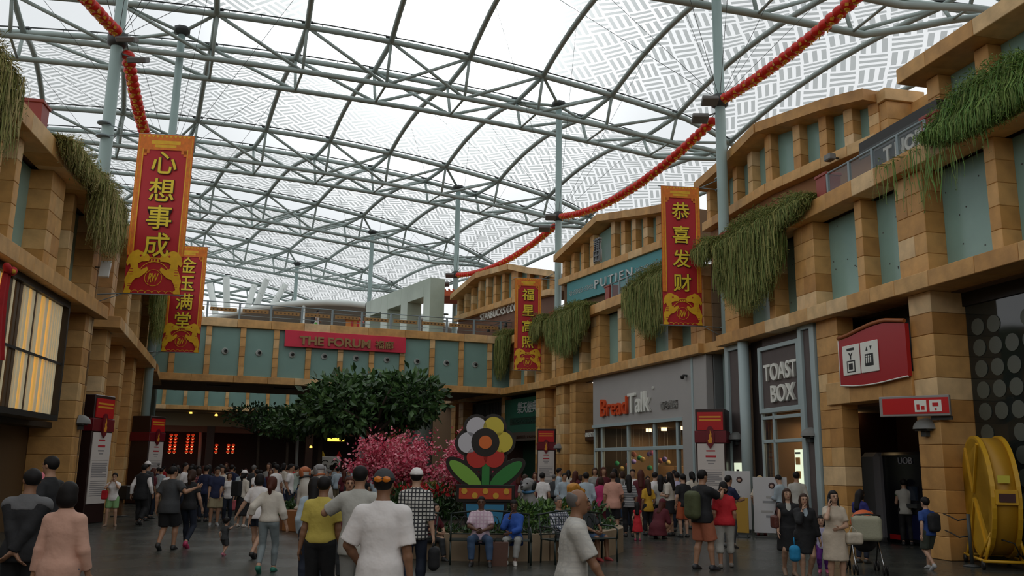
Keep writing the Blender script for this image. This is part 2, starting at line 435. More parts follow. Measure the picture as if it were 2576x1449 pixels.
# far white tree column and swept canopy beyond the bridge
WST = mat('white_steel', (0.88, 0.92, 0.88), rough=0.4)
t = thing('tree_column', 'white column with fanned branches far beyond the footbridge', 'column', (-29.5, 92, 0))
MB().tube([(0, 0, 0), (0, 0, 13.0)], 0.5, 10).obj('trunk_post', WST, t)
for dx, dy in ((-8, -3), (-5.5, 3), (-.3, -4), (2.6, 3), (6.5, -3), (8.5, 2)):
    MB().tube([(dx * .12, dy * .1, 12.6), (dx * .6, dy * .6, 20.6)], 0.34, 8).obj('branch', WST, t)
t = thing('swept_canopy', 'curved white canopy edge far behind the bridge railing', 'canopy', (-18, 80, 0))
cv = MB(); pts = [(-14 + 30 * q / 14, -0.02 * (q - 7) ** 2, 12.2 + 4.1 * math.sin(PI * (q + 1) / 16)) for q in range(15)]
cv.tube(pts, 0.28, 8); cv.obj('canopy_edge', WST, t)
top = MB(); vs = []
for p in pts: vs += [(p[0], p[1], p[2] - .2), (p[0] * .9, p[1] + 9, p[2] - 1.6)]
top.add(vs, [(2 * q, 2 * q + 2, 2 * q + 3, 2 * q + 1) for q in range(14)]); top.obj('canopy_sheet', mat('canopy_grey', (0.5, 0.5, 0.49), rough=0.6), t)
for q in (2, 6, 10, 13): MB().tube([(pts[q][0], pts[q][1] + 1, 0), (pts[q][0], pts[q][1], pts[q][2])], 0.16, 6).obj('canopy_post', WST, t)

# ------------------------------------------------------------------ ground
FLOORM = bpy.data.materials.new('dark_stone_paving'); FLOORM.use_nodes = True
def _floor():
    t = FLOORM.node_tree; b = t.nodes['Principled BSDF']; N = t.nodes.new; K = t.links.new
    tc = N('ShaderNodeTexCoord'); mp = N('ShaderNodeMapping'); mp.inputs['Rotation'].default_value = (0, 0, R(16)); K(tc.outputs['Object'], mp.inputs[0])
    br = N('ShaderNodeTexBrick'); br.inputs['Scale'].default_value = 1.0; br.inputs['Brick Width'].default_value = 1.2; br.inputs['Row Height'].default_value = 0.6; br.inputs['Mortar Size'].default_value = 0.006
    br.inputs['Color1'].default_value = (0.040, 0.044, 0.038, 1); br.inputs['Color2'].default_value = (0.058, 0.062, 0.054, 1); br.inputs['Mortar'].default_value = (0.025, 0.025, 0.023, 1)
    K(mp.outputs[0], br.inputs['Vector'])
    nz = N('ShaderNodeTexNoise'); nz.inputs['Scale'].default_value = 0.8; nz.inputs['Detail'].default_value = 6; K(tc.outputs['Object'], nz.inputs['Vector'])
    mr = N('ShaderNodeMapRange'); mr.inputs[1].default_value = .3; mr.inputs[2].default_value = .7; mr.inputs[3].default_value = .88; mr.inputs[4].default_value = 1.1; K(nz.outputs[0], mr.inputs[0])
    mx = N('ShaderNodeMix'); mx.data_type = 'RGBA'; mx.blend_type = 'MULTIPLY'; mx.inputs[0].default_value = 1; K(br.outputs[0], mx.inputs[6]); K(mr.outputs[0], mx.inputs[7]); K(mx.outputs[2], b.inputs['Base Color'])
    r2 = N('ShaderNodeMapRange'); r2.inputs[1].default_value = .3; r2.inputs[2].default_value = .7; r2.inputs[3].default_value = .23; r2.inputs[4].default_value = .31; K(nz.outputs[0], r2.inputs[0]); K(r2.outputs[0], b.inputs['Roughness'])
    b.inputs['Specular IOR Level'].default_value = 0.5
_floor()
MB().add([(-140, -60, 0), (140, -60, 0), (140, 200, 0), (-140, 200, 0)], [(0, 1, 2, 3)]).obj('floor', FLOORM, None, kind='structure', label='dark polished stone paving of the covered street')

# ------------------------------------------------------------------ stone buildings
LZ0, LZ1, PZ0, PZ1 = 5.72, 6.08, 8.50, 8.93
def wall(name, M, label):
    o = bpy.data.objects.new(name, None); COL.objects.link(o); o.matrix_world = M
    return tag(o, label, None, None, 'structure')
def row(F, t0, t1, y0, y1, z0, z1, ln=1.15, seed=0, m=None):
    """a course of stone pieces laid end to end"""
    rr = random.Random(seed + int(t0 * 10)); t = t0
    while t < t1 - 0.02:
        e = min(t1, t + ln * rr.choice((0.8, 1.0, 1.2)))
        if t1 - e < 0.4: e = t1
        block(F, t + .004, e - .004, y0, y1, z0, z1, m or STONE); t = e
def pier(F, t0, t1, y0, y1, z0, z1, n, split=None, seed=0):
    """pilaster of stacked stone courses; wide ones break joint"""
    rr = random.Random(seed + int(t0 * 100)); h = (z1 - z0) / n
    wd = t1 - t0
    for i in range(n):
        a, b = z0 + i * h + .004, z0 + (i + 1) * h - .004
        if wd > 0.75 and rr.random() < 0.6 and split is None:
            c = t0 + wd * rr.choice((.42, .58)); block(F, t0, c - .004, y0, y1, a, b, STONE); block(F, c + .004, t1, y0, y1, a, b, STONE)
        else: block(F, t0, t1, y0, y1, a, b, STONE)
def pane(F, t0, t1, y, z0, z1, m=None, dots=0, name='glass_pane'):
    mb = MB().cham(t0, t1, y, y + .03, z0, z1, .006)
    rr = random.Random(int(t0 * 100))
    for i in range(dots):
        u, v = rr.uniform(t0 + .1, t1 - .1), rr.uniform(z0 + .1, z1 - .2)
        mb.add([(u + .022 * math.cos(a * PI / 3), y - .004, v + .022 * math.sin(a * PI / 3)) for a in range(6)][::-1], [tuple(range(6))], 1)
    return mb.obj(name, [m or TEAL, DSTEEL], F)
def body(F, t0, t1, y0, y1, z0, z1, m=CORE, name='wall_core'):
    return MB().box(t0, t1, y0, y1, z0, z1).obj(name, m, F)
def first_floor(F, t0, t1, wide, narrow, par=None, dots=0, seed=0, yp=0.5, deep=6.0):
    row(F, t0, t1, -.3, .55, LZ0, LZ1, seed=seed)
    p0, p1 = par or (t0, t1)
    row(F, p0, p1, -.3, .35, PZ0, PZ1, seed=seed + 3)
    for a, b in wide: pier(F, a, b, 0, .62, LZ1, PZ0, 5, seed=seed)
    for a, b in narrow: pier(F, a, b, .04, .62, LZ1, PZ0, 5, seed=seed)
    ed = sorted(wide + narrow); edges = [t0] + [v for ab in ed for v in ab] + [t1]
    for a, b in zip(edges[0::2], edges[1::2]):
        if b - a > .15: pane(F, a, b, yp, LZ1, PZ0, dots=dots)
    body(F, t0, t1, .62, .9, LZ0, PZ1)
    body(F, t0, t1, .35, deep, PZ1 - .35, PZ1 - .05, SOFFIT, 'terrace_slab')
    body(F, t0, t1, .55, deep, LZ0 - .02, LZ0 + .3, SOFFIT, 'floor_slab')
def upper(F, A, B, zsill, prof, piers, M_inv, seed=0, lower=9.0, wood=None, corn=0.34):
    """set-back upper storey between plan points A and B: sill, piers, panes, stepped cornice; prof = [(s, z)...]"""
    l = math.hypot(B[0] - A[0], B[1] - A[1])
    G = link('upper_storey', None, None); G.parent = F
    G.matrix_parent_inverse = Matrix.Identity(4)
    G.matrix_local = M_inv @ frame(A[0], A[1], B[0] - A[0], B[1] - A[1])
    zc = lambda s: np.interp(s, [p[0] for p in prof], [p[1] for p in prof])
    row(G, 0, l, -.25, .35, zsill - .34, zsill, seed=seed)
    for a, b in zip(prof[:-1], prof[1:]):
        n = max(1, round((b[0] - a[0]) / 1.2))
        for i in range(n):
            s0 = a[0] + (b[0] - a[0]) * i / n; s1 = a[0] + (b[0] - a[0]) * (i + 1) / n; z0, z1 = zc(s0), zc(s1)
            MB().prism([(s0 + .003, z0 - corn), (s1 - .003, z1 - corn), (s1 - .003, z1), (s0 + .003, z0)], -.55, .5).obj('stone_block', STONE, G)
    last = 0
    for a, b in piers + [(l, l)]:
        if a - last > .12:
            z0, z1 = zc(last) - corn, zc(a) - corn
            MB().prism([(last, zsill), (a, zsill), (a, z1), (last, z0)], .30, .33).obj('glass_pane', TEAL, G)
        if b > a:
            zt_ = min(zc(a), zc(b)) - corn + .05; n = 3
            for i in range(n): block(G, a, b, -.02, .42, zsill + (zt_ - zsill) * i / n + .004, zsill + (zt_ - zsill) * (i + 1) / n - .004, STONE)
        last = b
    mb = MB()
    for a, b in zip(prof[:-1], prof[1:]): mb.prism([(a[0], zsill), (b[0], zsill), (b[0], b[1] - .05), (a[0], a[1] - .05)], .42, 2.5)
    mb.obj('wall_core', CORE, G)
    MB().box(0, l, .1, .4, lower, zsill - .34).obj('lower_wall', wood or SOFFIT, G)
    return G, l

# --- right side, nearest building (toast shop, pillar, dark glass)
MR1 = frame(9.18, 18.99, .217, -.976); R1 = wall('wall_right', MR1, 'nearest stone building on the right with planted terrace parapet')
wideR1 = [(-9.9, -8.94), (-5.46, -4.47), (-.94, .03), (3.5, 4.45), (8, 8.95), (12.4, 13.3)]; narR1 = [(-7.05, -6.72), (-2.61, -2.33), (1.88, 2.17), (6.2, 6.5), (10.6, 10.9)]
wideR1, narR1 = wideR1[:4], narR1[:3]
first_floor(R1, -10, 5.4, wideR1, narR1, dots=9, seed=1)
body(R1, 5.4, 42, -.28, .6, LZ0, LZ1, STONE, 'plain_ledge'); body(R1, 5.4, 42, -.28, .5, PZ0, PZ1, STONE, 'plain_parapet'); body(R1, 5.4, 42, .5, .9, LZ1, PZ0, TEAL, 'plain_upper_wall'); body(R1, 15, 42, 0, .6, 0, LZ0, STONE, 'plain_wall')
pier(R1, -.74, 0, 0, .95, 0, LZ0, 12, seed=4)
pier(R1, -4.6, -3.62, .02, .50, 0, LZ0, 12, seed=5)
row(R1, -4.15, -.74, -.06, .5, 3.46, 4.02, 1.3, seed=2)
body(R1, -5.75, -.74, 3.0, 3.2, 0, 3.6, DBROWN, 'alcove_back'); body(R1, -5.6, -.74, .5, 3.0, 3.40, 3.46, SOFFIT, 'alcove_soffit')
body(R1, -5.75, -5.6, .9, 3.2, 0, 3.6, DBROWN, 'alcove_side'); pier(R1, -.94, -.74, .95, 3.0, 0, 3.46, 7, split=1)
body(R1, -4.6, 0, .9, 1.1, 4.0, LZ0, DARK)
body(R1, -10.0, -9.7, .8, 6, 0, PZ0, CORE, 'end_wall')
for i in range(12): block(R1, -10.02, -9.98, .1, .8, LZ1 + i * .2, LZ1 + i * .2 + .19, STONE)
# dark shopfront glass with frosted discs
body(R1, .0, 15, 2.6, 2.8, 0, LZ0, mat('shop_dark_wall', (.03, .032, .03), rough=.7), 'back_wall')
for k, a in enumerate((.02, 2.5, 5.0, 7.5, 10)): MB().cham(a, a + 2.46, .85, .88, .05, LZ0 - .3, .006).obj('glass_pane', mat('dark_clear_glass', (.02, .026, .024), rough=.05, spec=.7, alpha=.82), R1)
body(R1, 0, 15, .80, .92, LZ0 - .32, LZ0, DARK, 'head_rail')
FROST = mat('frosted_disc', (.10, .11, .09), rough=.5)
for i in range(8):
    for j in range(11):
        if (i * 7 + j * 3) % 11 == 0: continue
        MB().lathe([(0, 0), (.185, 0), (.185, .008), (0, .008)], 14, M=Matrix.Translation((.36 + i * .46, .845, .35 + j * .455)) @ Matrix.Rotation(R(90), 4, 'X'), smooth=False).obj('frosted_disc', FROST, R1)
# set-back storey
MI = MR1.inverted()
WOODW = mat('orange_brown_render', (.30, .135, .05), rough=.7, noise=.12, nscale=1.2)
upper(R1, (7.70, 33.66), (8.73, 28.63), 11.3, [(0, 12.95), (2.09, 13.06), (5.13, 13.43)], [(0, .3), (1.1, 1.42), (2.35, 2.68), (3.55, 3.88), (4.85, 5.13)], MI, 1, wood=WOODW)
upper(R1, (8.73, 28.63), (10.52, 23.94), 11.3, [(0, 13.43), (3.27, 12.98), (5.02, 12.62)], [(0, .12), (1.25, 1.6), (2.5, 2.85), (3.6, 3.98), (4.62, 5.02)], MI, 2, wood=WOODW)
G = link('recess_storey', None, R1)
row(G, -4.5, -4.1, 2.3, 3.6, 12.2, 12.55); row(G, -4.3, -1.2, 3.2, 3.9, 11.85, 12.2)
pier(G, -4.55, -4.2, 2.4, 3.4, 9, 12.2, 6, split=1); pane(G, -4.2, -2.2, 3.4, 10.2, 11.85); pier(G, -2.2, -1.85, 3.2, 3.7, 10.2, 11.85, 3); pane(G, -1.85, -.9, 3.5, 10.2, 11.85); row(G, -4.3, -.9, 3.2, 3.8, 9.8, 10.2); body(G, -4.3, -.9, 3.7, 4, 9, 12)
G = link('corner_storey', None, R1)
row(G, -1.15, 6, .45, 2.2, 11.12, 11.5, 1.3, seed=8); row(G, -.9, 6, 1.0, 1.8, 9.7, 10.1, 1.3, seed=9); body(G, -.85, 6, 1.5, 4, 9, 11.2)
for a in (-.8, .8, 2.4, 4.0): pier(G, a, a + .42, 1.0, 1.5, 10.1, 11.12, 2)
for a in (-.38, 1.22, 2.82, 4.42): pane(G, a, a + 1.18, 1.35, 10.1, 11.12)
for z in (9.3,): row(G, -.9, 6, 1.2, 1.6, 9.0, 9.7, 1.3, seed=10)
# terrace railing with glass and awning over the cafe sign
rail = thing('glass_railing', 'glass terrace railing on the nearest right parapet below the black awning', 'railing'); rail.matrix_world = MR1 @ Matrix.Translation((0, -.12, 0))
MB().tube([(-3.4, 0, 9.52), (.45, 0, 9.52)], .03, 6).obj('handrail', RAILM, rail)
for i in range(5): MB().box(-3.42 + i * .965 - .04, -3.42 + i * .965 + .04, -.03, .03, 8.93, 9.52).obj('post', RAILM, rail)
RGL = mat('railing_glass', (.30, .34, .36), rough=.08, alpha=.18)
for i in range(4): MB().box(-3.36 + i * .965, -2.52 + i * .965, -.008, .008, 8.97, 9.47).obj('glass_pane', RGL, rail)
aw = thing('black_awning', 'long black awning above the cafe lettering on the right terrace', 'awning'); aw.matrix_world = MR1 @ Matrix.Translation((0, .55, 0))
MB().prism([(-2.6, 9.85), (.35, 9.85), (.35, 10.1), (-2.6, 10.1)], -.25, .5).obj('awning_box', DARK, aw)
MB().box(-2.6, .35, -.27, -.22, 9.66, 9.85).obj('valance', DSTEEL, aw)
for a in (-2.5, .3): MB().tube([(a, .3, 8.93), (a, .3, 9.9)], .035, 6).obj('support', RAILM, aw)
LETW0 = mat('white_letters', (.85, .85, .78), rough=.4); bd = thing('cafe_signboard', 'dark board reading TINO\'S behind the glass railing', 'sign'); bd.matrix_world = MR1 @ Matrix.Translation((0, -.02, 0))
MB().box(-1.7, .36, 0, .06, 8.93, 9.46).obj('board', mat('board_charcoal', (.04, .045, .045), rough=.6), bd)
link('lettering', text_mesh("T NO'S", 1.45, .38, .02, .03, LETW0), bd, loc=(-.42, -.03, 9.24))

# --- right side, middle building (bakery below)
MR2 = frame(6.64, 30.82, .317, -.948); R2 = wall('wall_right', MR2, 'middle stone building on the right above the grey bakery front')
first_floor(R2, -13.9, .4, [(-13.8, -12.85), (-9.5, -8.55), (-5.05, -4.2), (-.6, .35)], [(-10.95, -10.65), (-6.75, -6.4), (-2.35, -2.05)], seed=20)
for i in range(6): block(R2, .35, .42, .3, 3.2, LZ1 + i * .48, LZ1 + i * .48 + .47, mat('plain_panel_brown', (.30, .20, .12), rough=.7, noise=.1))
pier(R2, -13.8, -12.75, 0, .95, 0, LZ0, 12, seed=21); pier(R2, -12.05, -11.35, .02, .95, 0, LZ0, 12, seed=22)
body(R2, -13.9, -12.05, .5, .95, 0, LZ0, CORE)
row(R2, .4, 1.9, -.1, 3.4, LZ0, LZ1 - .02); body(R2, .36, .44, .3, 3.4, 0, LZ0, mat('grey_panel', (.20, .21, .21), rough=.5), 'end_panel')
MI = MR2.inverted()
Au, Bu = Vector((2.63, 44.97)), Vector((6.33, 37.0)); du = (Bu - Au).normalized(); Cu = Bu + du * 1.6
GU2, l2 = upper(R2, Au, Cu, 11.35, [(0, 12.58), (4.38, 13.68), (8.95, 12.88), (10.39, 12.65)], [(0, .3), (.98, 1.28), (1.95, 2.28), (2.9, 3.25), (4.85, 5.2), (5.75, 6.1), (6.65, 7.0), (7.6, 7.95), (8.6, 9.0), (9.9, 10.39)], MI, 23, lower=9.0)
MB().box(.7, 9.9, -.12, .1, 9.9, 11.0).obj('teal_fascia', mat('turquoise_sign', (.05, .27, .29), rough=.45, noise=.05, nscale=1), GU2)
G = link('link_storey', None, R2); row(G, -1.2, 2.6, 2.2, 3.2, 10.9, 11.25); pier(G, 0, .5, 2.4, 2.9, 8.9, 10.9, 4, split=1); pier(G, 1.3, 1.7, 2.4, 2.9, 8.9, 10.9, 4, split=1); body(G, -1.2, 2.6, 3, 3.4, 8.9, 12.4, WOODW); row(G, -.6, 3, 2.7, 3.3, 12.4, 12.75)
pane(G, .5, 1.3, 2.8, 9.6, 10.9, m=DARK)
rail = thing('terrace_railing', 'short grey terrace railing between two trailing plants above the bakery', 'railing'); rail.matrix_world = MR2 @ Matrix.Translation((0, -.1, 0))
MB().tube([(-7.0, 0, 9.6), (-3.9, 0, 9.6)], .03, 6).obj('handrail', RAILM, rail)
for i in range(5): MB().box(-7.0 + i * .77 - .035, -7.0 + i * .77 + .035, -.03, .03, 8.93, 9.6).obj('post', RAILM, rail)
for i in range(4): MB().box(-6.95 + i * .77, -6.28 + i * .77, -.008, .008, 8.97, 9.5).obj('glass_pane', RGL, rail)

body(R2, .35, 5, 3.3, 3.6, 0, 9.0, CORE); body(R2, -14, 5, 6.5, 7, 0, 8.9, CORE); body(R1, -10, 15, 6.5, 7, 0, 8.9, CORE)
# --- right side, far building (coffee house above, green shop below)
MR3 = frame(1.6, 45.9, math.sin(R(24)), -math.cos(R(24))); R3 = wall('wall_right', MR3, 'far stone building on the right beside the footbridge')
first_floor(R3, -16, 1.6, [(-.75, .3), (-4.1, -3.6)], [(-2.2, -1.85), (1.1, 1.5)], par=(-16, 1.6), seed=40)
pier(R3, -.65, .42, 0, .9, 0, LZ0, 12, seed=41); pier(R3, .46, 1.5, .5, .9, 0, LZ0, 12, seed=42); pier(R3, -12.0, -11.2, 0, .9, 0, LZ0, 12, seed=43); pier(R3, -14.2, -13.4, .3, .9, 0, LZ0, 12, seed=44); pier(R3, -6.1, -5.75, .4, .9, 0, LZ0, 12, seed=45)
MI = MR3.inverted()
SHW = mat('coffee_wood', (.20, .095, .055), rough=.6, noise=.15, nscale=2)
GU3, l3 = upper(R3, (-3.56, 56.94), (.17, 49.94), 11.3, [(0, 12.72), (3.7, 13.5), (7.93, 13.25)], [(0, .3), (1.05, 1.35), (2.05, 2.38), (3.1, 3.42), (4.15, 4.5), (5.2, 5.55), (6.3, 6.65), (7.5, 7.93)], MI, 46, lower=9.0, wood=SHW)
upper(R3, (.17, 49.94), (2.3, 47.2), 11.3, [(0, 13.25), (1.6, 12.75), (3.46, 12.3)], [(0, .3), (1.1, 1.4), (2.2, 2.5), (3.1, 3.46)], MI, 47, lower=9.0, wood=SHW)

body(R3, -16, 1.6, 3.0, 3.2, 0, 8.9, CORE)
# --- left side, nearest building (lit slat box)
iw = .3
MLn = frame(-9.9 - .982 * iw, 16.4 - .191 * iw, -.191, .982); L1 = wall('wall_left', MLn, 'nearest stone building on the left with lit slats below')
first_floor(L1, -1.2, 8.75, [(-.4, .6), (3.7, 4.7), (7.75, 8.5)], [(1.5, 1.78), (5.6, 5.9)], seed=60, deep=5)
body(L1, -34, -1.2, -.28, .6, LZ0, LZ1, STONE, 'plain_ledge'); body(L1, -34, -1.2, -.28, .5, PZ0, PZ1, STONE, 'plain_parapet'); body(L1, -34, -1.2, .5, .9, LZ1, PZ0, TEAL, 'plain_upper_wall')
pier(L1, 7.7, 8.5, .0, 1.1, 0, LZ0, 12, seed=61); body(L1, 5.0, 7.7, 1.1, 1.3, 0, LZ0, mat('brown_shop_wall', (.10, .055, .022), rough=.6), 'shop_side_wall')
body(L1, -34, -14, 0, .6, 0, LZ0, STONE, 'plain_wall')
body(L1, -14, 5.2, 2.2, 2.4, 0, 2.9, mat('brown_shop_wall', (.10, .055, .022), rough=.6), 'shop_back_wall'); body(L1, -14, 7.7, .55, 2.3, 2.6, 2.75, DARK, 'shop_soffit')
body(L1, 8.3, 8.5, 0, 5, 0, PZ0, CORE, 'end_wall')
sl = thing('lit_slat_box', 'big window box of cream vertical slats glowing gold on the left wall', 'facade box'); sl.matrix_world = MLn
MB().box(-4, 5.9, .22, .3, 2.85, 5.6).obj('glowing_back', mat('gold_backlight', (1.0, .62, .18), emit=0.22), sl)
fr = MB(); fr.box(-4, 6.0, -.06, .9, 2.72, 2.85); fr.box(-4, 6.0, -.06, .9, 5.56, 5.72); fr.box(5.9, 6.0, -.06, .9, 2.85, 5.56); fr.box(-4, 5.9, -.02, .0, 4.10, 4.16); fr.obj('black_frame', DARK, sl)
CREAM = mat('cream_slat', (.85, .72, .46), rough=.55, emit=.10); GOLD = mat('gold_slat', (.95, .55, .14), rough=.4, emit=.30); BRN = mat('brown_slat', (.10, .06, .03), rough=.5)  # cream slats get a faint emission to brighten them; gold ones glow
rr = random.Random(5); tpos = -3.95
while tpos < 5.75:
    wd = rr.choice((.06, .10, .15, .19)); kind = rr.random()
    MB().cham(tpos, tpos + wd, .02, .14, 2.86, 5.55, .01).obj('slat', CREAM if kind < .72 else (GOLD if kind < .86 else BRN), sl); tpos += wd + rr.choice((.05, .08, .12))

# --- left side, second building
L2M = frame(-11.9 - .956 * .4, 26.5 - .292 * .4, -.292, .956); L2 = wall('wall_left', L2M, 'second stone building on the left with four tall pilasters')
for z in (0,):
    row(L2, 0.0, 13.0, -.42, .6, LZ0, LZ1, seed=80); row(L2, 0.0, 13.0, -.42, .4, PZ0, PZ1, seed=81)
    for a in (.6, 4.6, 8.4, 12.5): pier(L2, a, a + 1.0, 0, .8, LZ1, PZ0, 5, seed=82); pier(L2, a, a + 1.0, 0, .9, 0, LZ0, 12, seed=83)
    for a, b in ((0, .6), (1.6, 4.6), (5.6, 8.4), (9.4, 12.5)): pane(L2, a, b, .75, LZ1, PZ0)
    for a, b in ((1.6, 4.6), (5.6, 8.4), (9.4, 12.5)): pier(L2, a, b, .9, 1.1, 0, LZ0, 12, seed=int(a * 10))
    body(L2, 0, 13, .8, 1.2, LZ0, PZ1); body(L2, 0, 13, .4, 5, PZ1 - .35, PZ1 - .05, SOFFIT, 'terrace_slab'); body(L2, 0, .3, .5, 5, 0, PZ0, CORE, 'end_wall')
# --- left side, third building up to the bridge
L3M = frame(-16.2, 39.6, -.34, .94); L3 = wall('wall_left', L3M, 'third stone building on the left meeting the footbridge')
row(L3, 0, 8, -.3, .5, LZ0, LZ1, seed=90); row(L3, 0, 8, -.3, .4, PZ0, PZ1, seed=91)
for a in (.3, 3.6): pier(L3, a, a + .95, 0, .7, LZ1, PZ0, 5, seed=92); pier(L3, a, a + .95, .2, .9, 0, LZ0, 12, seed=93)
for a, b in ((1.25, 3.6), (4.55, 8)): pane(L3, a, b, .6, LZ1, PZ0)
body(L3, 0, 30, .9, 1.3, 0, PZ1); body(L3, 0, 30, .4, 5, PZ1 - .35, PZ1 - .05, SOFFIT, 'terrace_slab')

# --- footbridge
BRM = frame(-.3, 50.2, .943, .332); BR = wall('footbridge', BRM, 'stone and teal footbridge crossing the street with a red sign')
tag(BR, kind='structure')
row(BR, -20.2, .9, -.12, .4, 5.76, 6.12, 1.7, seed=100); row(BR, -20.2, .9, -.12, .4, 8.62, 9.05, 1.7, seed=101)
BP = [-17.8 + 1.685 * k for k in range(11)]
for a in BP: pier(BR, a - .14, a + .14, -.04, .3, 6.12, 8.62, 5)
VENT = mat('vent_ring', (.42, .45, .42), rough=.4)
for a, b in zip([-20.2 - .14] + BP, BP + [.9 + .14]):
    if b - a > .5:
        pane(BR, a + .14, b - .14, .10, 6.12, 8.62, TEAL2, name='teal_panel')
        if b - a > 1.5:
            c = (a + b) / 2; m = Matrix.Translation((c, .10, 7.37)) @ Matrix.Rotation(R(90), 4, 'X')
            mb = MB(); mb.lathe([(.17, 0), (.17, .05), (.12, .06), (.11, .03)], 14, 0, m); mb.lathe([(.0, .05), (.075, .05), (.075, .16), (.05, .17), (0, .12)], 12, 1, m @ Matrix.Rotation(R(18), 4, 'Y')); mb.obj('air_nozzle', [VENT, DARK], BR)
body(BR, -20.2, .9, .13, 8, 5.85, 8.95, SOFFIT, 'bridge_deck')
for a in (-16, -12.5, -9, -5.5): MB().box(a, a + 1.2, 3.0, 3.7, 5.80, 5.86).obj('soffit_grille', DARK, BR)
rl = thing('bridge_railing', 'long grey railing with brown sign strips along the footbridge top', 'railing'); rl.matrix_world = BRM @ Matrix.Translation((0, .12, 0))
for z, r_ in ((9.92, .028), (9.28, .014), (9.72, .01)): MB().tube([(-18.2, 0, z), (1.0, 0, z)], r_, 6).obj('handrail' if r_ > .02 else 'rail_wire', RAILM, rl)
SIGNB = mat('brown_strip', (.36, .19, .055), rough=.5); DOT = mat('strip_dot', (.10, .05, .015), rough=.5)
for k in range(12):
    a = -17.9 + k * 1.6
    MB().box(a - .05, a + .05, -.03, .03, 9.05, 9.94).box(a - .05, a + .05, .03, .30, 9.05, 9.10).obj('post', RAILM, rl)
    if k < 11:
        mb = MB(); mb.cham(a + .14, a + 1.46, -.05, -.02, 9.44, 9.63, .006)
        for q in range(6): mb.box(a + .26 + q * .2, a + .34 + q * .2, -.055, -.05, 9.50, 9.57, 1)
        mb.obj('sign_strip', [SIGNB, DOT], rl)
sg = thing('forum_sign', 'crimson sign on the footbridge reading THE FORUM', 'sign'); sg.matrix_world = BRM
CRIM = mat('crimson_sign', (.70, .014, .055), rough=.45, noise=.10, nscale=1.6); BRONZE = mat('bronze_letters', (.30, .17, .06), rough=.4, metal=.2)
MB().cham(-12.34, -5.88, -.22, -.06, 7.76, 8.62, .01).obj('board', CRIM, sg)
link('lettering', text_mesh('THE FORUM', 3.75, .47, .05, .035, BRONZE), sg, loc=(-9.72, -.27, 8.12))
link('lettering', text_mesh('福廊', 1.02, .46, .05, .012, BRONZE), sg, loc=(-7.08, -.27, 8.13))

# --- far cross building under the bridge: second teal band, soffit, dark entrance
FRM = frame(-27.44, 68.65, .943, .332); FR = wall('wall_far', FRM, 'far cross building under the footbridge with a second teal band')
row(FR, -6, 26, -.1, .4, 5.72, 6.05, 1.7, seed=120)
FP = [-5.95 + 1.56 * k + .3 for k in range(21)]
for a in FP: pier(FR, a - .13, a + .13, -.03, .3, 6.05, 8.6, 4)
for a, b in zip(FP[:-1], FP[1:]):
    pane(FR, a + .13, b - .13, .08, 6.05, 8.6, TEAL2, name='teal_panel')
    m = Matrix.Translation(((a + b) / 2, .08, 7.35)) @ Matrix.Rotation(R(90), 4, 'X')
    MB().lathe([(.15, 0), (.15, .05), (.07, .06), (0, .06)], 10, 0, m).obj('air_nozzle', [DSTEEL], FR)
body(FR, -6, 26, .12, 12, 6.0, 8.9); body(FR, -6, 26, .4, 14, 5.6, 5.74, mat('cream_soffit', (.30, .22, .14), rough=.7), 'soffit')
body(FR, -6, 26, 3.5, 3.9, 4.6, 5.6, mat('beige_bulkhead', (.32, .27, .18), rough=.7), 'bulkhead')
body(FR, -6, 26, 3.45, 3.6, 4.1, 4.6, mat('rust_fascia', (.16, .045, .02), rough=.6), 'rust_fascia')
body(FR, -6, 26, 13, 13.3, 0, 5.7, DBROWN, 'entrance_wall'); body(FR, -6.3, -6, -.2, 13, 0, 8.9, CORE); body(FR, 26, 26.3, -.2, 13, 0, 8.9, CORE)
for a in (4, 12, 20): MB().box(a, a + .6, 3.4, 4.0, 0, 4.6).obj('entrance_post', DBROWN, FR)

# --- rest of the street out of view: closes the light off behind the viewer and beyond
BK = wall('wall_back', Matrix.Translation((0, -24, 0)), 'stone block added out of view to hold back light behind the viewer')  # unseen end block, put in to keep the light down
body(BK, -14, 18, -6, 0, 0, 8.9, STONE); 
for nm, (x0, x1, y0, y1, z1) in {'wall_right': (19, 40, -30, 60, 8.5), 'wall_left': (-40, -17.5, -30, 32, 8.5)}.items():
    MB().box(x0, x1, y0, y1, 0, z1).obj(nm, CORE, None, kind='structure', label='plain mass of buildings behind the street front on the ' + nm[5:])

# ------------------------------------------------------------------ flat lettering and shop fronts
def sign_text(parent, body, w_, h_, t, y, z, m, ex=.02, off=0.0, space=1.0, shear=0.0):
    return link('lettering', text_mesh(body, w_, h_, ex, off, m, shear=shear, space=space), parent, loc=(t, y, z))
def lines(mb, x0, x1, z0, z1, n, y, mi, rr, gap=0.45, ragged=0.35):
    """rows of small print as thin raised bars"""
    for i in range(n):
        zz = z1 - (z1 - z0) * (i + .5) / n; hh = (z1 - z0) / n * (1 - gap) / 2; e = x1 - (x1 - x0) * rr.random() * ragged * (i % 3 == 2)
        mb.box(x0, e, y - .004, y, zz - hh, zz + hh, mi)
WARM = mat('warm_interior', (.20, .13, .07), rough=.6, noise=.2, nscale=1.2)
PALEG = mat('pale_grey_panel', (.42, .40, .385), rough=.55, noise=.04, nscale=1)
SHOPGLASS = mat('shop_glass', (.03, .035, .03), rough=.05, spec=.7, alpha=.35)
LAMP = mat('warm_lamp', (1.0, .72, .35), emit=6.0)
LAMPW = mat('white_lamp', (1.0, .95, .85), emit=5.0)
INK = mat('black_ink', (.02, .02, .02), rough=.6)
ORANGE = mat('orange_letters', (.70, .085, .02), rough=.4)
LETW = mat('white_letters', (.85, .85, .78), rough=.4)

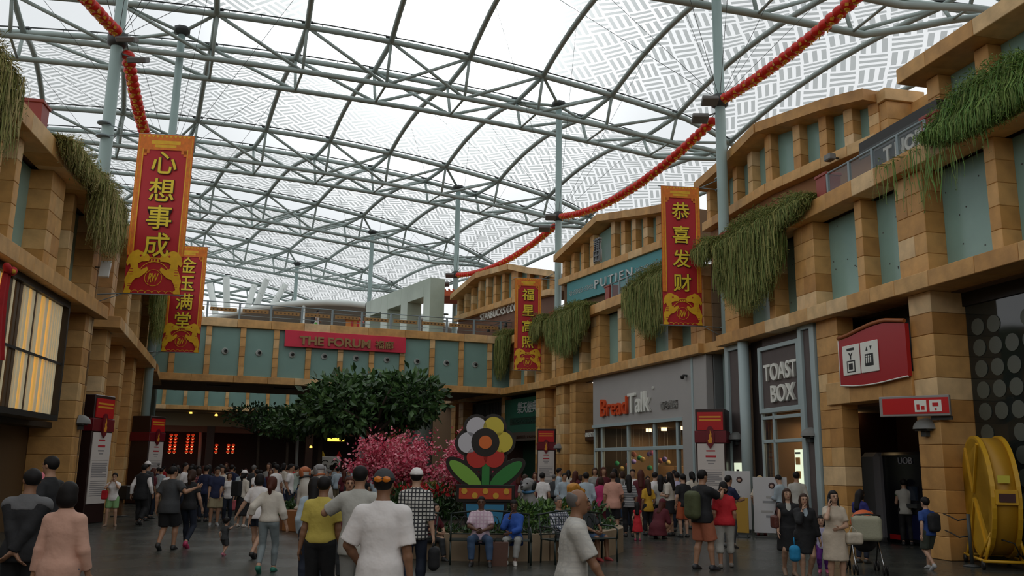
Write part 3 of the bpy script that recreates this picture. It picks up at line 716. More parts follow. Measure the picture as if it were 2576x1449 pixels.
# bakery front (parts of the middle building)
bk = thing('bakery_front', 'grey bakery shopfront with orange and white raised lettering', 'shopfront'); bk.matrix_world = MR2
MB().cham(-9.42, -1.37, .06, .3, 3.58, LZ0, .012).obj('sign_panel', PALEG, bk)
MB().box(-9.42, -1.37, .0, .06, 3.50, 3.62).obj('sign_ledge', BLUEST, bk)
MB().cham(-1.35, .36, .0, .3, 0, LZ0, .02).obj('grey_pier', PALEG, bk); MB().box(-.62, -.5, -.03, .0, 0, LZ0).obj('pier_trim', BLUEST, bk)
sign_text(bk, 'Bread', 2.62, .74, -7.12, .0, 4.32, ORANGE, .05, .008); sign_text(bk, 'Talk', 1.95, .80, -4.75, .0, 4.36, LETW, .05, .008)
sign_text(bk, '面包物语', 1.25, .30, -2.35, .02, 4.13, mat('grey_letters', (.30, .29, .27), rough=.4), .03, .012)
sign_text(bk, '®', .12, .12, -3.62, .03, 4.85, LETW, .02)
for a in (-9.38, -8.62, -6.05, -3.75, -1.95, -1.45): MB().cham(a - .07, a + .07, .1, .24, 0, 3.5, .01).obj('mullion', BLUEST, bk)
for z in (2.55, .12): MB().cham(-9.38, -1.45, .09, .22, z - .07, z + .07, .01).obj('transom', BLUEST, bk)
for a, b in ((-9.31, -8.69), (-8.55, -6.12), (-5.98, -3.82), (-3.68, -2.02), (-1.88, -1.52)):
    for z0, z1 in ((.2, 2.48), (2.62, 3.48)): MB().box(a, b, .16, .18, z0, z1).obj('glass_pane', SHOPGLASS, bk)
body(bk, -9.5, -1.2, 4.0, 4.1, 0, 3.6, WARM, 'back_wall'); body(bk, -9.5, -1.2, .3, 4.1, 3.5, 3.58, CORE, 'shop_ceiling'); body(bk, -9.5, -9.42, .3, 4.1, 0, 3.5, WARM, 'side_wall'); body(bk, -1.4, -1.3, .3, 4.1, 0, 3.5, WARM, 'side_wall')
for a in (-8.5, -6.6, -4.6, -2.8): MB().cham(a - .8, a + .6, 3.2, 3.95, 0, 1.9, .02).box(a - .75, a + .55, 3.15, 3.2, .9, .95).box(a - .75, a + .55, 3.15, 3.2, 1.4, 1.45).obj('bread_shelf', mat('bread_shelf', (.22, .13, .06), rough=.6), bk)
for a in (-8.2, -6.8, -5.4, -4.0, -2.6): MB().lathe([(.0, 3.36), (.13, 3.36), (.13, 3.49), (0, 3.49)], 10, M=Matrix.Translation((a, 2.2, 0))).obj('downlight', LAMP, bk)
cols = [(.05, .45, .22), (.7, .55, .2), (.7, .25, .2), (.25, .2, .6), (.6, .6, .6), (.65, .2, .4)]
rr = random.Random(3)
for i in range(16):
    cn = ('green', 'gold', 'orange', 'violet', 'white', 'pink')[i % 6]; b_ = thing('paper_ball', ordinal(i) + ' paper ball from the left inside the bakery window, a ' + cn + ' one', 'paper ball', group='paper balls in the bakery window')
    p = MR2 @ Vector((-9.0 + i * .31 + rr.uniform(-.06, .06), rr.uniform(.6, 1.4), rr.uniform(1.7, 2.45))); b_.location = p
    MB().lathe([(0, -.11), (.08, -.08), (.115, 0), (.08, .08), (0, .11)], 10).obj('ball', mat('paper_%d' % (i % 6), cols[i % 6], rough=.7), b_); MB().tube([(0, 0, .1), (0, 0, 3.5 - p.z)], .005, 4).obj('thread', WHITE, b_)
cx_ = thing('currency_shop', 'dark narrow shop left of the bakery with white currency exchange lettering', 'shopfront'); cx_.matrix_world = MR2
MB().box(-11.3, -9.45, 1.8, 1.9, 0, LZ0).obj('back_wall', DBROWN, cx_); MB().box(-11.32, -9.45, .5, .56, 3.0, 3.5).obj('sign_board', DBROWN, cx_); MB().box(-9.5, -9.42, .2, 1.9, 0, LZ0).obj('side_panel', DARK, cx_)
sign_text(cx_, 'CURRENCY EXCHANGE', 1.7, .2, -10.4, .48, 3.26, LETW, .02); MB().box(-11.2, -9.6, 1.7, 1.8, 1.2, 2.2).obj('counter_window', mat('olive_window', (.05, .06, .035), rough=.3), cx_)  # counter window in plain dark olive
MB().box(-11.3, -9.45, 1.0, 1.75, 0, 1.05).obj('counter', DARK, cx_)
for a in (-10.9, -9.9): MB().lathe([(0, 0), (.09, 0), (.09, .03), (0, .03)], 10, M=Matrix.Translation((a, .8, LZ0 - .06))).obj('downlight', LAMPW, cx_)

def shop_light(name, M_, t, y, z, power, size=1.6):
    l = bpy.data.lights.new(name, 'AREA'); l.energy = power; l.color = (1.0, .74, .44); l.size = size
    o = bpy.data.objects.new(name, l); COL.objects.link(o); o.matrix_world = M_ @ Matrix.Translation((t, y, z)); return o
shop_light('shop_ceiling_light', MR2, -7.5, 2.2, 3.3, 95); shop_light('shop_ceiling_light', MR2, -3.8, 2.2, 3.3, 95); shop_light('shop_ceiling_light', MR1, -6.8, 2.0, 3.25, 55)
# toast shop front
TPAN = mat('taupe_panel', (.115, .09, .085), rough=.6, noise=.1, nscale=3)
ts = thing('toast_shop_front', 'taupe and pale blue shopfront with white stencilled TOAST BOX sign', 'shopfront'); ts.matrix_world = MR1
def bar(x0, x1, z0, z1, y0=-.02, y1=.16, nm='frame_bar', m=BLUEST): return MB().cham(x0, x1, y0, y1, z0, z1, .01).obj(nm, m, ts)
bar(-10.0, -9.78, 0, LZ0); bar(-9.78, -9.0, 5.55, LZ0); bar(-9.78, -9.05, 0, 5.55, .06, .2, 'taupe_panel', TPAN); bar(-9.05, -8.80, 0, LZ0)
MB().tube([(-8.62, -.05, 0), (-8.62, -.05, LZ0)], .17, 14).obj('round_column', BLUEST, ts); bar(-8.8, -7.9, 0, LZ0, .3, .4, 'taupe_recess', mat('dark_taupe', (.05, .038, .036), rough=.6))
bar(-7.82, -5.62, 3.52, 5.35, .1, .3, 'sign_panel', TPAN)
for x0, x1, z0, z1 in ((-7.88, -7.74, 3.44, 5.42), (-5.68, -5.55, 3.44, 5.42), (-7.74, -5.68, 5.3, 5.42), (-7.74, -5.68, 3.44, 3.58)): bar(x0, x1, z0, z1, .02, .3, 'sign_frame')
bar(-7.88, -5.55, 5.42, LZ0, .2, .4, 'taupe_panel', TPAN)
bar(-5.5, -5.32, 0, LZ0); bar(-5.32, -4.9, 0, 5.6, .06, .2, 'taupe_panel', TPAN); bar(-4.9, -4.68, 0, LZ0); bar(-5.5, -4.68, 5.6, LZ0)
sign_text(ts, 'TOAST', 1.86, .50, -6.62, .06, 4.62, LETW, .04, .012); sign_text(ts, 'BOX', 1.32, .50, -6.52, .06, 3.98, LETW, .04, .012)
for x0, z0, w__ in ((-7.36, 4.62, .03), (-6.95, 4.62, .02), (-6.52, 4.62, .03), (-6.03, 4.62, .03)): pass
for a in (-7.83, -7.15, -5.6): bar(a - .05, a + .05, 0, 3.44, .06, .16, 'mullion')
for z in (2.62, .08, 3.3): bar(-7.83, -5.6, z - .05, z + .05, .06, .16, 'transom')
for a, b in ((-7.78, -7.2), (-7.1, -5.65)):
    for z0, z1 in ((.13, 2.57), (2.67, 3.25)): MB().box(a, b, .1, .12, z0, z1).obj('glass_pane', SHOPGLASS, ts)
body(ts, -8, -5.7, 3.5, 3.6, 0, 3.5, WARM, 'back_wall'); body(ts, -8, -5.7, .3, 3.5, 3.42, 3.5, CORE, 'shop_ceiling'); body(ts, -8, -7.9, .3, 3.5, 0, 3.5, CORE, 'side_wall'); body(ts, -5.8, -5.75, .3, 3.5, 0, 3.5, WARM, 'side_wall')
for a in (-7.3, -6.4, -5.5): MB().lathe([(.0, 3.30), (.12, 3.30), (.12, 3.41), (0, 3.41)], 10, M=Matrix.Translation((a, 1.6, 0))).obj('downlight', LAMP, ts)
mn = thing('menu_lightbox', 'glowing menu board with two toast pictures in the toast shop window', 'menu board'); mn.matrix_world = MR1
MB().box(-5.98, -5.6, .02, .05, 1.42, 2.36).obj('light_panel', mat('menu_glow', (.85, .95, .70), emit=.75), mn)
for z in (2.05, 1.68): MB().cham(-5.92, -5.70, .0, .02, z - .1, z + .1, .008).obj('toast_picture', mat('toast_brown', (.42, .2, .05), rough=.6), mn)
MB().box(-5.93, -5.68, .0, .02, 2.24, 2.29).obj('print_line', INK, mn)
nb = thing('notice_lightbox', 'small glowing pale green notice on the taupe panel beside the kiosk', 'notice'); nb.matrix_world = MR1
MB().box(-9.62, -9.12, .01, .05, 1.52, 2.0).obj('light_panel', mat('menu_glow', (.85, .95, .70), emit=.75), nb); MB().box(-9.46, -9.28, .0, .01, 1.74, 1.8).obj('print_line', INK, nb)

# red curved sign above the alcove
tsn = thing('red_curved_sign', 'red wavy-topped sign with white locker and lift pictograms above the alcove', 'sign'); tsn.matrix_world = MR1
xs = np.linspace(-3.32, -.70, 17); topz = [float(np.interp(x, (-3.32, -2.9, -2.55, -1.95, -1.43, -.7), (5.03, 5.06, 5.12, 5.20, 5.215, 5.09))) for x in xs]; botz = [float(np.interp(x, (-3.32, -2.8, -2.38, -1.9, -1.52, -1.1, -.7), (3.90, 3.85, 3.83, 3.83, 3.85, 3.88, 3.90))) for x in xs]
MB().prism([(x, z) for x, z in zip(xs, botz)] + [(x, z) for x, z in zip(xs[::-1], topz[::-1])], -.16, -.06).obj('red_panel', mat('deep_red_panel', (.40, .006, .012), rough=.35), tsn)
mb = MB(); mb.tube([(x, -.16, z + .06) for x, z in zip(xs, topz)], .05, 6); mb.obj('wooden_edge', mat('orange_wood', (.32, .09, .02), rough=.5), tsn)
mb = MB(); mb.tube([(x, -.16, z) for x, z in zip(xs, botz)], .018, 5); mb.tube([(-3.32, -.16, botz[0]), (-3.32, -.16, topz[0])], .015, 5); mb.obj('white_edge', LETW, tsn)
mb = MB(); mb.cham(-3.80, -3.10, -.19, -.16, 4.12, 4.86, .01); mb.box(-3.62, -3.28, -.195, -.19, 4.18, 4.47, 1); mb.box(-3.585, -3.315, -.199, -.195, 4.21, 4.44, 0); mb.box(-3.53, -3.37, -.203, -.199, 4.25, 4.40, 1)
mb.prism([(-3.47, 4.50), (-3.43, 4.50), (-3.43, 4.58), (-3.36, 4.66), (-3.41, 4.66), (-3.45, 4.61), (-3.49, 4.66), (-3.54, 4.66), (-3.47, 4.58)], -.196, -.19, 1); mb.box(-3.6, -3.3, -.195, -.19, 4.72, 4.78, 1); mb.obj('locker_pictogram', [LETW, INK], tsn).location = (.67, 0, 0)
mb = MB(); mb.cham(-2.98, -2.30, -.19, -.16, 4.18, 4.92, .01); mb.box(-2.80, -2.48, -.195, -.19, 4.33, 4.62, 1)
for a in (-2.74, -2.66, -2.58): mb.lathe([(0, 0), (.022, 0), (.022, .004), (0, .004)], 8, 0, Matrix.Translation((a, -.195, 4.56)) @ Matrix.Rotation(R(90), 4, 'X')); mb.box(a - .02, a + .02, -.199, -.195, 4.40, 4.53, 0)
mb.prism([(-2.76, 4.70), (-2.68, 4.70), (-2.72, 4.80)], -.195, -.19, 1); mb.prism([(-2.60, 4.80), (-2.56, 4.70), (-2.52, 4.80)], -.195, -.19, 1); mb.obj('lift_pictogram', [LETW, INK], tsn).location = (.60, 0, -.06)
pb = thing('projecting_sign', 'small red box sign in a grey frame sticking out beside the alcove pillar', 'sign'); pb.matrix_world = MR1 @ Matrix.Translation((-.32, -.35, 3.2)) @ Matrix.Rotation(R(38), 4, 'Z')
mb = MB(); mb.cham(-.72, .72, -.06, .06, -.22, .22, .012); mb.obj('grey_frame', mat('sign_frame_grey', (.30, .28, .27), rough=.4), pb); MB().box(-.65, .70, -.066, -.06, -.17, .17).obj('red_face', mat('box_sign_red', (.55, .01, .012), rough=.35), pb)  # face in one plain red
mb = MB()
for a in (.02, .32): mb.box(a, a + .24, -.072, -.066, -.13, .12)
mb.box(.06, .12, -.076, -.072, -.09, .03, 1); mb.box(.15, .22, -.076, -.072, -.09, -.0, 1); mb.box(.38, .5, -.076, -.072, -.02, .06, 1); mb.box(.42, .46, -.076, -.072, -.1, -.06, 1); mb.obj('pictogram', [LETW, RED], pb)
MB().box(.3, .72, .06, .12, -.3, -.22).obj('bracket', DSTEEL, pb)

# bank machine in the alcove
am = thing('bank_machine', 'dark bank machine cabin lettered UOB inside the stone alcove', 'bank machine'); am.matrix_world = MR1
MB().cham(-5.0, -1.2, 1.75, 2.95, 0, 2.3, .08).obj('cabin', mat('cabin_black', (.008, .009, .014), rough=.25), am)
MB().cham(-5.3, -4.55, 1.55, 2.95, 0, 2.3, .12).obj('side_panel', mat('cabin_grey', (.24, .24, .26), rough=.3), am)
sign_text(am, 'UOB', .55, .17, -3.6, 1.73, 2.08, mat('dim_white', (.35, .35, .38), rough=.4), .01)
MB().box(-3.7, -3.2, 1.72, 1.75, 1.1, 1.45).obj('screen', mat('machine_screen', (.02, .03, .05), rough=.1), am); MB().box(-3.8, -3.1, 1.6, 1.76, .92, 1.02).obj('keypad_shelf', DSTEEL, am); MB().box(-4.4, -4.0, 1.72, 1.75, .1, .22).obj('red_mark', RED, am)
MB().box(-3.9, -2.9, 1.74, 1.76, .15, .75).obj('blue_panel', mat('deep_blue', (.012, .015, .06), rough=.3), am)
for nm, M_, t, y in (('in the alcove', MR1, -2.7, 2.95),):
    o = thing('wall_box', 'small dark box high on the alcove back wall', 'box'); o.matrix_world = M_
    MB().cham(-2.75, -2.45, 2.85, 2.99, 2.7, 2.95, .01).obj('casing', DSTEEL, o); MB().box(-2.68, -2.52, 2.83, 2.85, 2.76, 2.8).obj('grille', DARK, o)

# far right shops under the footbridge corner
GRN = mat('dark_green_sign', (.012, .10, .062), rough=.5, noise=.1, nscale=2)
gs = thing('green_shop_front', 'dark green shopfront with pale Chinese characters beside the footbridge', 'shopfront'); gs.matrix_world = MR3
MB().cham(-5.7, -.7, .45, .6, 3.62, 5.5, .01).obj('sign_panel', GRN, gs); sign_text(gs, '樂天經典', 2.5, .62, -2.6, .42, 4.95, mat('dim_letters', (.42, .44, .42), rough=.5), .02)
MB().box(-4.9, -.85, .43, .45, 4.05, 4.42).obj('dark_strip', mat('strip_dark_green', (.006, .03, .02), rough=.5), gs); sign_text(gs, 'SINGAPORE CLASSIC', 3.5, .22, -2.9, .42, 4.24, mat('dark_letters', (.015, .05, .035), rough=.5), .01, .01)
MB().box(-5.7, -.7, .4, .6, 3.15, 3.62).obj('grey_band', mat('band_brown', (.085, .06, .045), rough=.6), gs); sign_text(gs, '新加坡经典  SINGAPORE', 2.6, .18, -2.6, .39, 3.36, DBROWN, .01)
MB().box(-5.75, -.6, 1.6, 1.7, 0, 3.2).obj('back_wall', mat('green_dark_wall', (.012, .05, .028), rough=.5), gs); MB().box(-2.2, -1.9, 1.57, 1.6, 1.75, 2.15).obj('white_notice', WHITE, gs); MB().box(-5.75, -5.6, .5, 1.7, 0, 5.5).obj('side_wall', DBROWN, gs)
ln = thing('noodle_shop_front', 'dark ribbed shopfront with thin white LeNu lettering behind the flower sculpture', 'shopfront'); ln.matrix_world = MR3
MB().box(-11.1, -6.1, .6, .7, 3.3, 5.6).obj('sign_panel', DARK, ln)
for i in range(22): MB().box(-11.0 + i * .22, -10.94 + i * .22, .55, .6, 4.5, 5.5).obj('slat', DSTEEL, ln)
sign_text(ln, 'LeNu', 1.15, .55, -9.7, .55, 4.05, LETW, .02); sign_text(ln, '乐牛面家', 2.4, .5, -7.5, .55, 4.1, mat('dim_letters', (.42, .44, .42), rough=.5), .02)
MB().box(-11.1, -6.1, 1.5, 1.6, 0, 3.4).obj('back_wall', DBROWN, ln)
MB().box(-15.9, -12.1, 1.4, 1.6, 0, LZ0).obj('wall_core', DBROWN, R3); body(R3, -30, -14.3, .6, 1.0, 0, PZ0, CORE); body(R3, .3, 1.6, .9, 3, 0, LZ0, CORE)

# upper signs
sb = thing('coffee_sign', 'white raised coffee house lettering on the brown upper wall beyond the footbridge', 'sign'); sb.matrix_world = GU3.matrix_world if False else (MR3 @ GU3.matrix_local)
sign_text(sb, 'STARBUCKS COFFEE', 5.6, .44, 6.3, .0, 10.74, LETW, .05, .006)
for k in range(4): MB().lathe([(.02, .2), (.09, .1), (.1, -.1), (0, -.12)], 8, M=Matrix.Translation((5.0 + k * .75, -.2, 9.75))).obj('hanging_lamp', DSTEEL, sb)
MB().tube([(4.6, -.2, 10.0), (7.8, -.2, 10.0)], .02, 5).obj('lamp_track', DSTEEL, sb)
pt = thing('restaurant_sign', 'silver spaced lettering PUTIEN with fretwork lines on the turquoise fascia', 'sign'); pt.matrix_world = MR2 @ GU2.matrix_local
sign_text(pt, 'PUTIEN', 3.3, .42, 5.25, -.15, 10.42, mat('silver_letters', (.55, .56, .55), rough=.35), .04, .0, space=1.35)
ZZ = mat('fret_grey', (.45, .47, .46), rough=.5)
for x0, x1 in ((1.0, 3.4), (7.1, 9.4)):
    mb = MB()
    for zz in (10.5, 10.38):
        n = int((x1 - x0) / .16)
        for i in range(n): a = x0 + i * .16; mb.box(a, a + .09, -.14, -.12, zz, zz + .02); mb.box(a + .07, a + .09, -.14, -.12, zz - .08, zz + .02); mb.box(a + .09, a + .17, -.14, -.12, zz - .08, zz - .06)
    mb.obj('fretwork', ZZ, pt)
SIL = mat('graphite_letters', (.13, .135, .145), rough=.35)
for ch, z in (('莆', 12.32), ('田', 11.72)):
    link('character', text_mesh(ch, .62, .62, .04, .03, mat('silver_letters', (.55, .56, .55))), pt, loc=(4.05, -.25, z)); link('character', text_mesh(ch, .58, .58, .04, .005, SIL), pt, loc=(4.05, -.31, z))

# ------------------------------------------------------------------ banners
BRED = mat('banner_red', (.50, .012, .018), rough=.55); BORA = mat('banner_orange', (.80, .20, .014), rough=.55, noise=.18, nscale=9); BGOLD = mat('banner_gold', (.86, .48, .014), rough=.5, noise=.12, nscale=6); BDRK = mat('banner_outline', (.05, .012, .0), rough=.6); BYEL = mat('banner_yellow', (.88, .66, .03), rough=.5)  # near-black one is the printed outline behind the yellow characters
DOG = [(0, 0), (.26, 0), (.30, .05), (.20, .10), (.30, .24), (.40, .33), (.58, .36), (.78, .46), (.90, .54), (.84, .61), (.62, .54), (.50, .58), (.47, .68), (.62, .73), (.86, .74), (.95, .80), (.84, .90), (.62, .95), (.42, 1.0), (.22, .96), (.08, .86), (.0, .70), (.06, .62), (.16, .68), (.20, .60), (.10, .46), (.0, .30), (.05, .14)]
def ribbon_arc(mb, pts, wdt, y0, y1, mi):
    for a, b in zip(pts[:-1], pts[1:]):
        dx, dz = b[0] - a[0], b[1] - a[1]; l = math.hypot(dx, dz) or 1; nx, nz = -dz / l * wdt / 2, dx / l * wdt / 2
        mb.prism([(a[0] - nx, a[1] - nz), (b[0] - nx, b[1] - nz), (b[0] + nx, b[1] + nz), (a[0] + nx, a[1] + nz)], y0, y1, mi)
def banner(label, cx, ztop, zbot, wd, Y, rz, chars, pole_dx=None, py=.2, group='red festival banners on the poles'):
    H = ztop - zbot
    t = thing('festival_banner', label, 'banner', (cx, Y, zbot), rz, group)
    nx, nz = 6, 12; g = MB(); vs = []
    wav = lambda u, v: .018 * math.sin(u * 9 + v * 4) * (1 - abs(2 * v - 1) * .6)
    for j in range(nz + 1):
        for i in range(nx + 1): vs.append((wd * (i / nx - .5), wav(i / nx, j / nz), H * j / nz))
    g.add(vs, [(j * (nx + 1) + i, j * (nx + 1) + i + 1, (j + 1) * (nx + 1) + i + 1, (j + 1) * (nx + 1) + i) for j in range(nz) for i in range(nx)], 0, True); g.obj('cloth', BRED, t)
    h2 = wd / 2; y0 = -.024
    bm = MB()
    zb_ = H * .235
    for x0, x1 in ((-h2, -h2 + wd * .115), (h2 - wd * .115, h2)): bm.box(x0, x1, y0 - .004, y0, zb_, H)
    bm.box(-h2 + wd * .115, h2 - wd * .115, y0 - .004, y0, H - wd * .30, H)
    for sx in (-1, 1):
        for k, (a, b) in enumerate(((.10, .07), (.055, .12))):
            x = sx * (h2 - wd * .115); bm.box(min(x, x - sx * wd * a), max(x, x - sx * wd * a), y0 - .004, y0, H - wd * .30 - wd * b, H - wd * .30)
    bm.obj('border', BORA, t)
    gm = MB()
    for sx in (-1, 1):
        x = sx * (h2 - wd * .10); gm.box(x - .012, x + .012, y0 - .008, y0 - .004, zb_, H - wd * .28); x = sx * (h2 - wd * .03); gm.box(x - .006, x + .006, y0 - .008, y0 - .004, zb_, H - wd * .04)
    gm.box(-wd * .26, wd * .26, y0 - .008, y0 - .004, H - wd * .19, H - wd * .12); gm.box(-wd * .19, wd * .19, y0 - .008, y0 - .004, H - wd * .255, H - wd * .20)
    for k in range(11): a = -wd * .4 + wd * .08 * k; gm.prism([(a - wd * .03, H - wd * .02), (a, H - wd * .07), (a + wd * .03, H - wd * .02)], y0 - .008, y0 - .004)
    gm.obj('gold_ornament', BGOLD, t)
    for i, ch in enumerate(chars):
        z = H * (.820 - .173 * i); s_ = wd * .48
        link('character', text_mesh(ch, None, None, .003, .03, BDRK, em=s_), t, loc=(0.006, y0 - .006, z - .008)); link('character', text_mesh(ch, None, None, .003, .010, BYEL, em=s_), t, loc=(0, y0 - .013, z))
    # pair of gold dogs with emblem between
    dw, dh = wd * .44, wd * .80
    for sx in (-1, 1):
        d = MB(); pts = [(sx * (h2 - .01 - (x * dw)), z * dh + .02) for x, z in DOG]
        d.prism(pts if sx < 0 else pts[::-1], y0 - .012, y0 - .004, 0)
        for zz in (.44, .50, .56, .22, .17): a = sx * (h2 - .01 - .14 * dw); d.box(min(a, a - sx * dw * .16), max(a, a - sx * dw * .16), y0 - .016, y0 - .012, dh * zz, dh * zz + .018, 1)
        d.lathe([(0, 0), (.03, 0), (.03, .004), (0, .004)], 8, 1, Matrix.Translation((sx * (h2 - .01 - .55 * dw), y0 - .012, dh * .88)) @ Matrix.Rotation(R(90), 4, 'X'))
        d.obj('gold_dog', [BGOLD, BRED], t)
    em = MB(); c = (0, wd * .30)
    ribbon_arc(em, [(wd * .15 * math.cos(a * PI / 12), c[1] + wd * .15 * math.sin(a * PI / 12)) for a in range(25)], .014, y0 - .010, y0 - .004, 0)
    ribbon_arc(em, [(wd * .27 * math.cos(a * PI / 14), c[1] + .05 + wd * .27 * math.sin(a * PI / 14)) for a in range(15)], .02, y0 - .010, y0 - .004, 0)
    for k in range(6): ribbon_arc(em, [(-wd * .3 + wd * .12 * k + wd * .06 * math.cos(a * PI / 5), .03 + wd * .05 * math.sin(a * PI / 5)) for a in range(6)], .014, y0 - .010, y0 - .004, 0)
    for k in range(-2, 3): em.box(wd * .055 * k - .02, wd * .055 * k + .02, y0 - .01, y0 - .004, wd * .60, wd * .645)
    em.box(-wd * .2, wd * .2, y0 - .01, y0 - .004, wd * .66, wd * .675); em.obj('emblem_ring', BGOLD, t)
    link('emblem', text_mesh('RW', wd * .19, wd * .17, .003, .02, BGOLD, shear=.25, space=.75), t, loc=(0, y0 - .008, c[1]))
    MB().tube([(-h2 - .1, 0, H), (h2 + .1, 0, H)], .02, 6).obj('top_rod', RAILM, t); MB().tube([(-h2 - .1, 0, 0), (h2 + .1, 0, 0)], .016, 6).obj('bottom_rod', RAILM, t)
    if pole_dx:
        ar = MB(); sx = 1 if pole_dx > 0 else -1
        ar.tube([(sx * h2, 0, H), (pole_dx, py, H + .02)], .018, 5); ar.tube([(sx * (h2 + .05), 0, H), (pole_dx, py, H + .45)], .018, 5)
        for z in (H + .02, H + .45): ar.lathe([(.19, z - .025), (.21, z - .025), (.21, z + .025), (.19, z + .025)], 12, M=Matrix.Translation((pole_dx, py, 0)))
        ar.obj('bracket_arm', RAILM, t); ar = MB()
        ar.tube([(sx * h2, 0, 0), (pole_dx, py, 0)], .016, 5); ar.tube([(sx * h2, 0, 0), (pole_dx, py, -.35)], .014, 5)
        for z in (0, -.35): ar.lathe([(.19, z - .025), (.21, z - .025), (.21, z + .025), (.19, z + .025)], 12, M=Matrix.Translation((pole_dx, py, 0)))
        ar.obj('bracket_arm', RAILM, t)
    return t
def banner_px(label, x0, x1, yt, yb, Y, rz, chars, pole_x, py=.2):
    a, b = at_depth(x0, yt, Y), at_depth(x1, yt, Y); bot = at_depth((x0 + x1) / 2, yb, Y)
    cx = (a.x + b.x) / 2; wd = (b.x - a.x) / math.cos(rz)
    return banner(label, cx, (a.z + b.z) / 2, bot.z, wd, Y, rz, chars, (pole_x - cx) / math.cos(rz) - 0 * py, py)
banner_px('largest red banner, on the thick left pole, reading 心想事成', 354, 488, 340, 741, 25.9, R(6), '心想事成', -12.82, .45)
banner_px('smaller left banner half behind the largest one, reading 金玉满堂', 432, 521, 620, 887, 38.0, R(8), '金玉满堂', -15.66, .2)
banner_px('red banner on the right pole at the stone corner, reading 恭喜发财', 1661, 1759, 470, 819, 30.2, R(6), '恭喜发财', 7.53, .2)
banner_px('red banner on the middle pole beyond the bakery, reading 福星高照', 1296, 1362, 700, 932, 45.8, R(8), '福星高照', 2.45, .2)
banner_px('red banner cut off by the right picture edge above the terrace', 2556, 2690, -330, 290, 17.2, R(5), '万事如意', 10.4)
banner_px('red banner cut off by the left picture edge at the top', -120, 21, -420, 175, 13.4, R(-5), '大吉大利', -11.0)
banner_px('far red banner half hidden by the footbridge railing', 1072, 1112, 806, 960, 55.0, R(5), '大展宏图', -4.2)

# ------------------------------------------------------------------ lantern strings
LRED = mat('lantern_red', (.74, .026, .014), rough=.4); LGOLD = mat('lantern_gold', (.75, .36, .02), rough=.4)
lm = MB(); lm.lathe([(.06, -.15), (.15, -.125), (.21, -.05), (.22, .0), (.21, .05), (.15, .125), (.06, .15)], 12, 0)
lm.lathe([(.03, .145), (.07, .145), (.065, .17), (.02, .175)], 8, 1); lm.lathe([(.02, -.175), (.065, -.17), (.09, -.14), (.03, -.14)], 8, 1)
lm.tube([(0, 0, -.17), (0, 0, -.25)], [.012, .025], 5, 1)
for k in range(3):
    a = k * 2 * PI / 3; m = Matrix.Rotation(a, 4, 'Z') @ Matrix.Rotation(R(28), 4, 'Y') @ Matrix.Translation((.207, 0, 0)) @ Matrix.Rotation(R(90), 4, 'Y')
    lm.add([m @ Vector((x, y, .002)) for x, y in ((-.045, -.05), (.045, -.05), (.045, .05), (-.045, .05))], [(0, 1, 2, 3)], 1)
LME = lm.mesh('red_lantern', [LRED, LGOLD])
def lantern_string(a, b, sag, place, wl, step=.385, t0=.012, t1=.985):
    A, B = Vector(a), Vector(b); Ln = (B - A).length; n = int(Ln * (t1 - t0) / step)
    P = lambda t: A.lerp(B, t) - Vector((0, 0, sag * 4 * t * (1 - t)))
    tag(MB().tube([P(i / 16) + Vector((0, 0, .15)) for i in range(17)], .012, 4).obj('lantern_wire', DSTEEL), wl, 'wire')
    rr = random.Random(int(Ln * 10))
    for i in range(n):
        o = bpy.data.objects.new('red_lantern', LME); COL.objects.link(o); o.location = P(t0 + (t1 - t0) * (i + .5) / n); o.rotation_euler = (rr.uniform(-.2, .2), rr.uniform(-.2, .2), rr.uniform(0, 6))
        tag(o, ordinal(i) + ' red lantern ' + place, 'lantern', 'red lanterns ' + place.split(', ')[-1])
cz = 15.0
lantern_string((10.6, 14.6, cz), (7.53, 30.2, cz), .65, 'from the picture edge, on the string ending at the corner pole', 'wire of the nearest right lantern string')
lantern_string((7.45, 30.6, cz - .45), (2.5, 45.8, cz), .85, 'from the corner pole, on the string to the middle pole', 'wire of the lantern string between the right poles')
lantern_string((2.4, 46.2, cz - .3), (-3.95, 61.1, cz), .7, 'from the middle pole, on the string to the pole behind the footbridge', 'wire of the far right lantern string')
lantern_string((-10.9, 11.6, cz), (-12.55, 25.8, cz), .6, 'from the picture edge, on the string ending at the thick left pole', 'wire of the left lantern string at the top edge')
lantern_string((-12.45, 26.2, cz - .3), (-15.85, 38.0, cz - .2), .8, 'from the thick left pole, on the string passing behind the largest banner', 'wire of the left lantern string behind the banner')

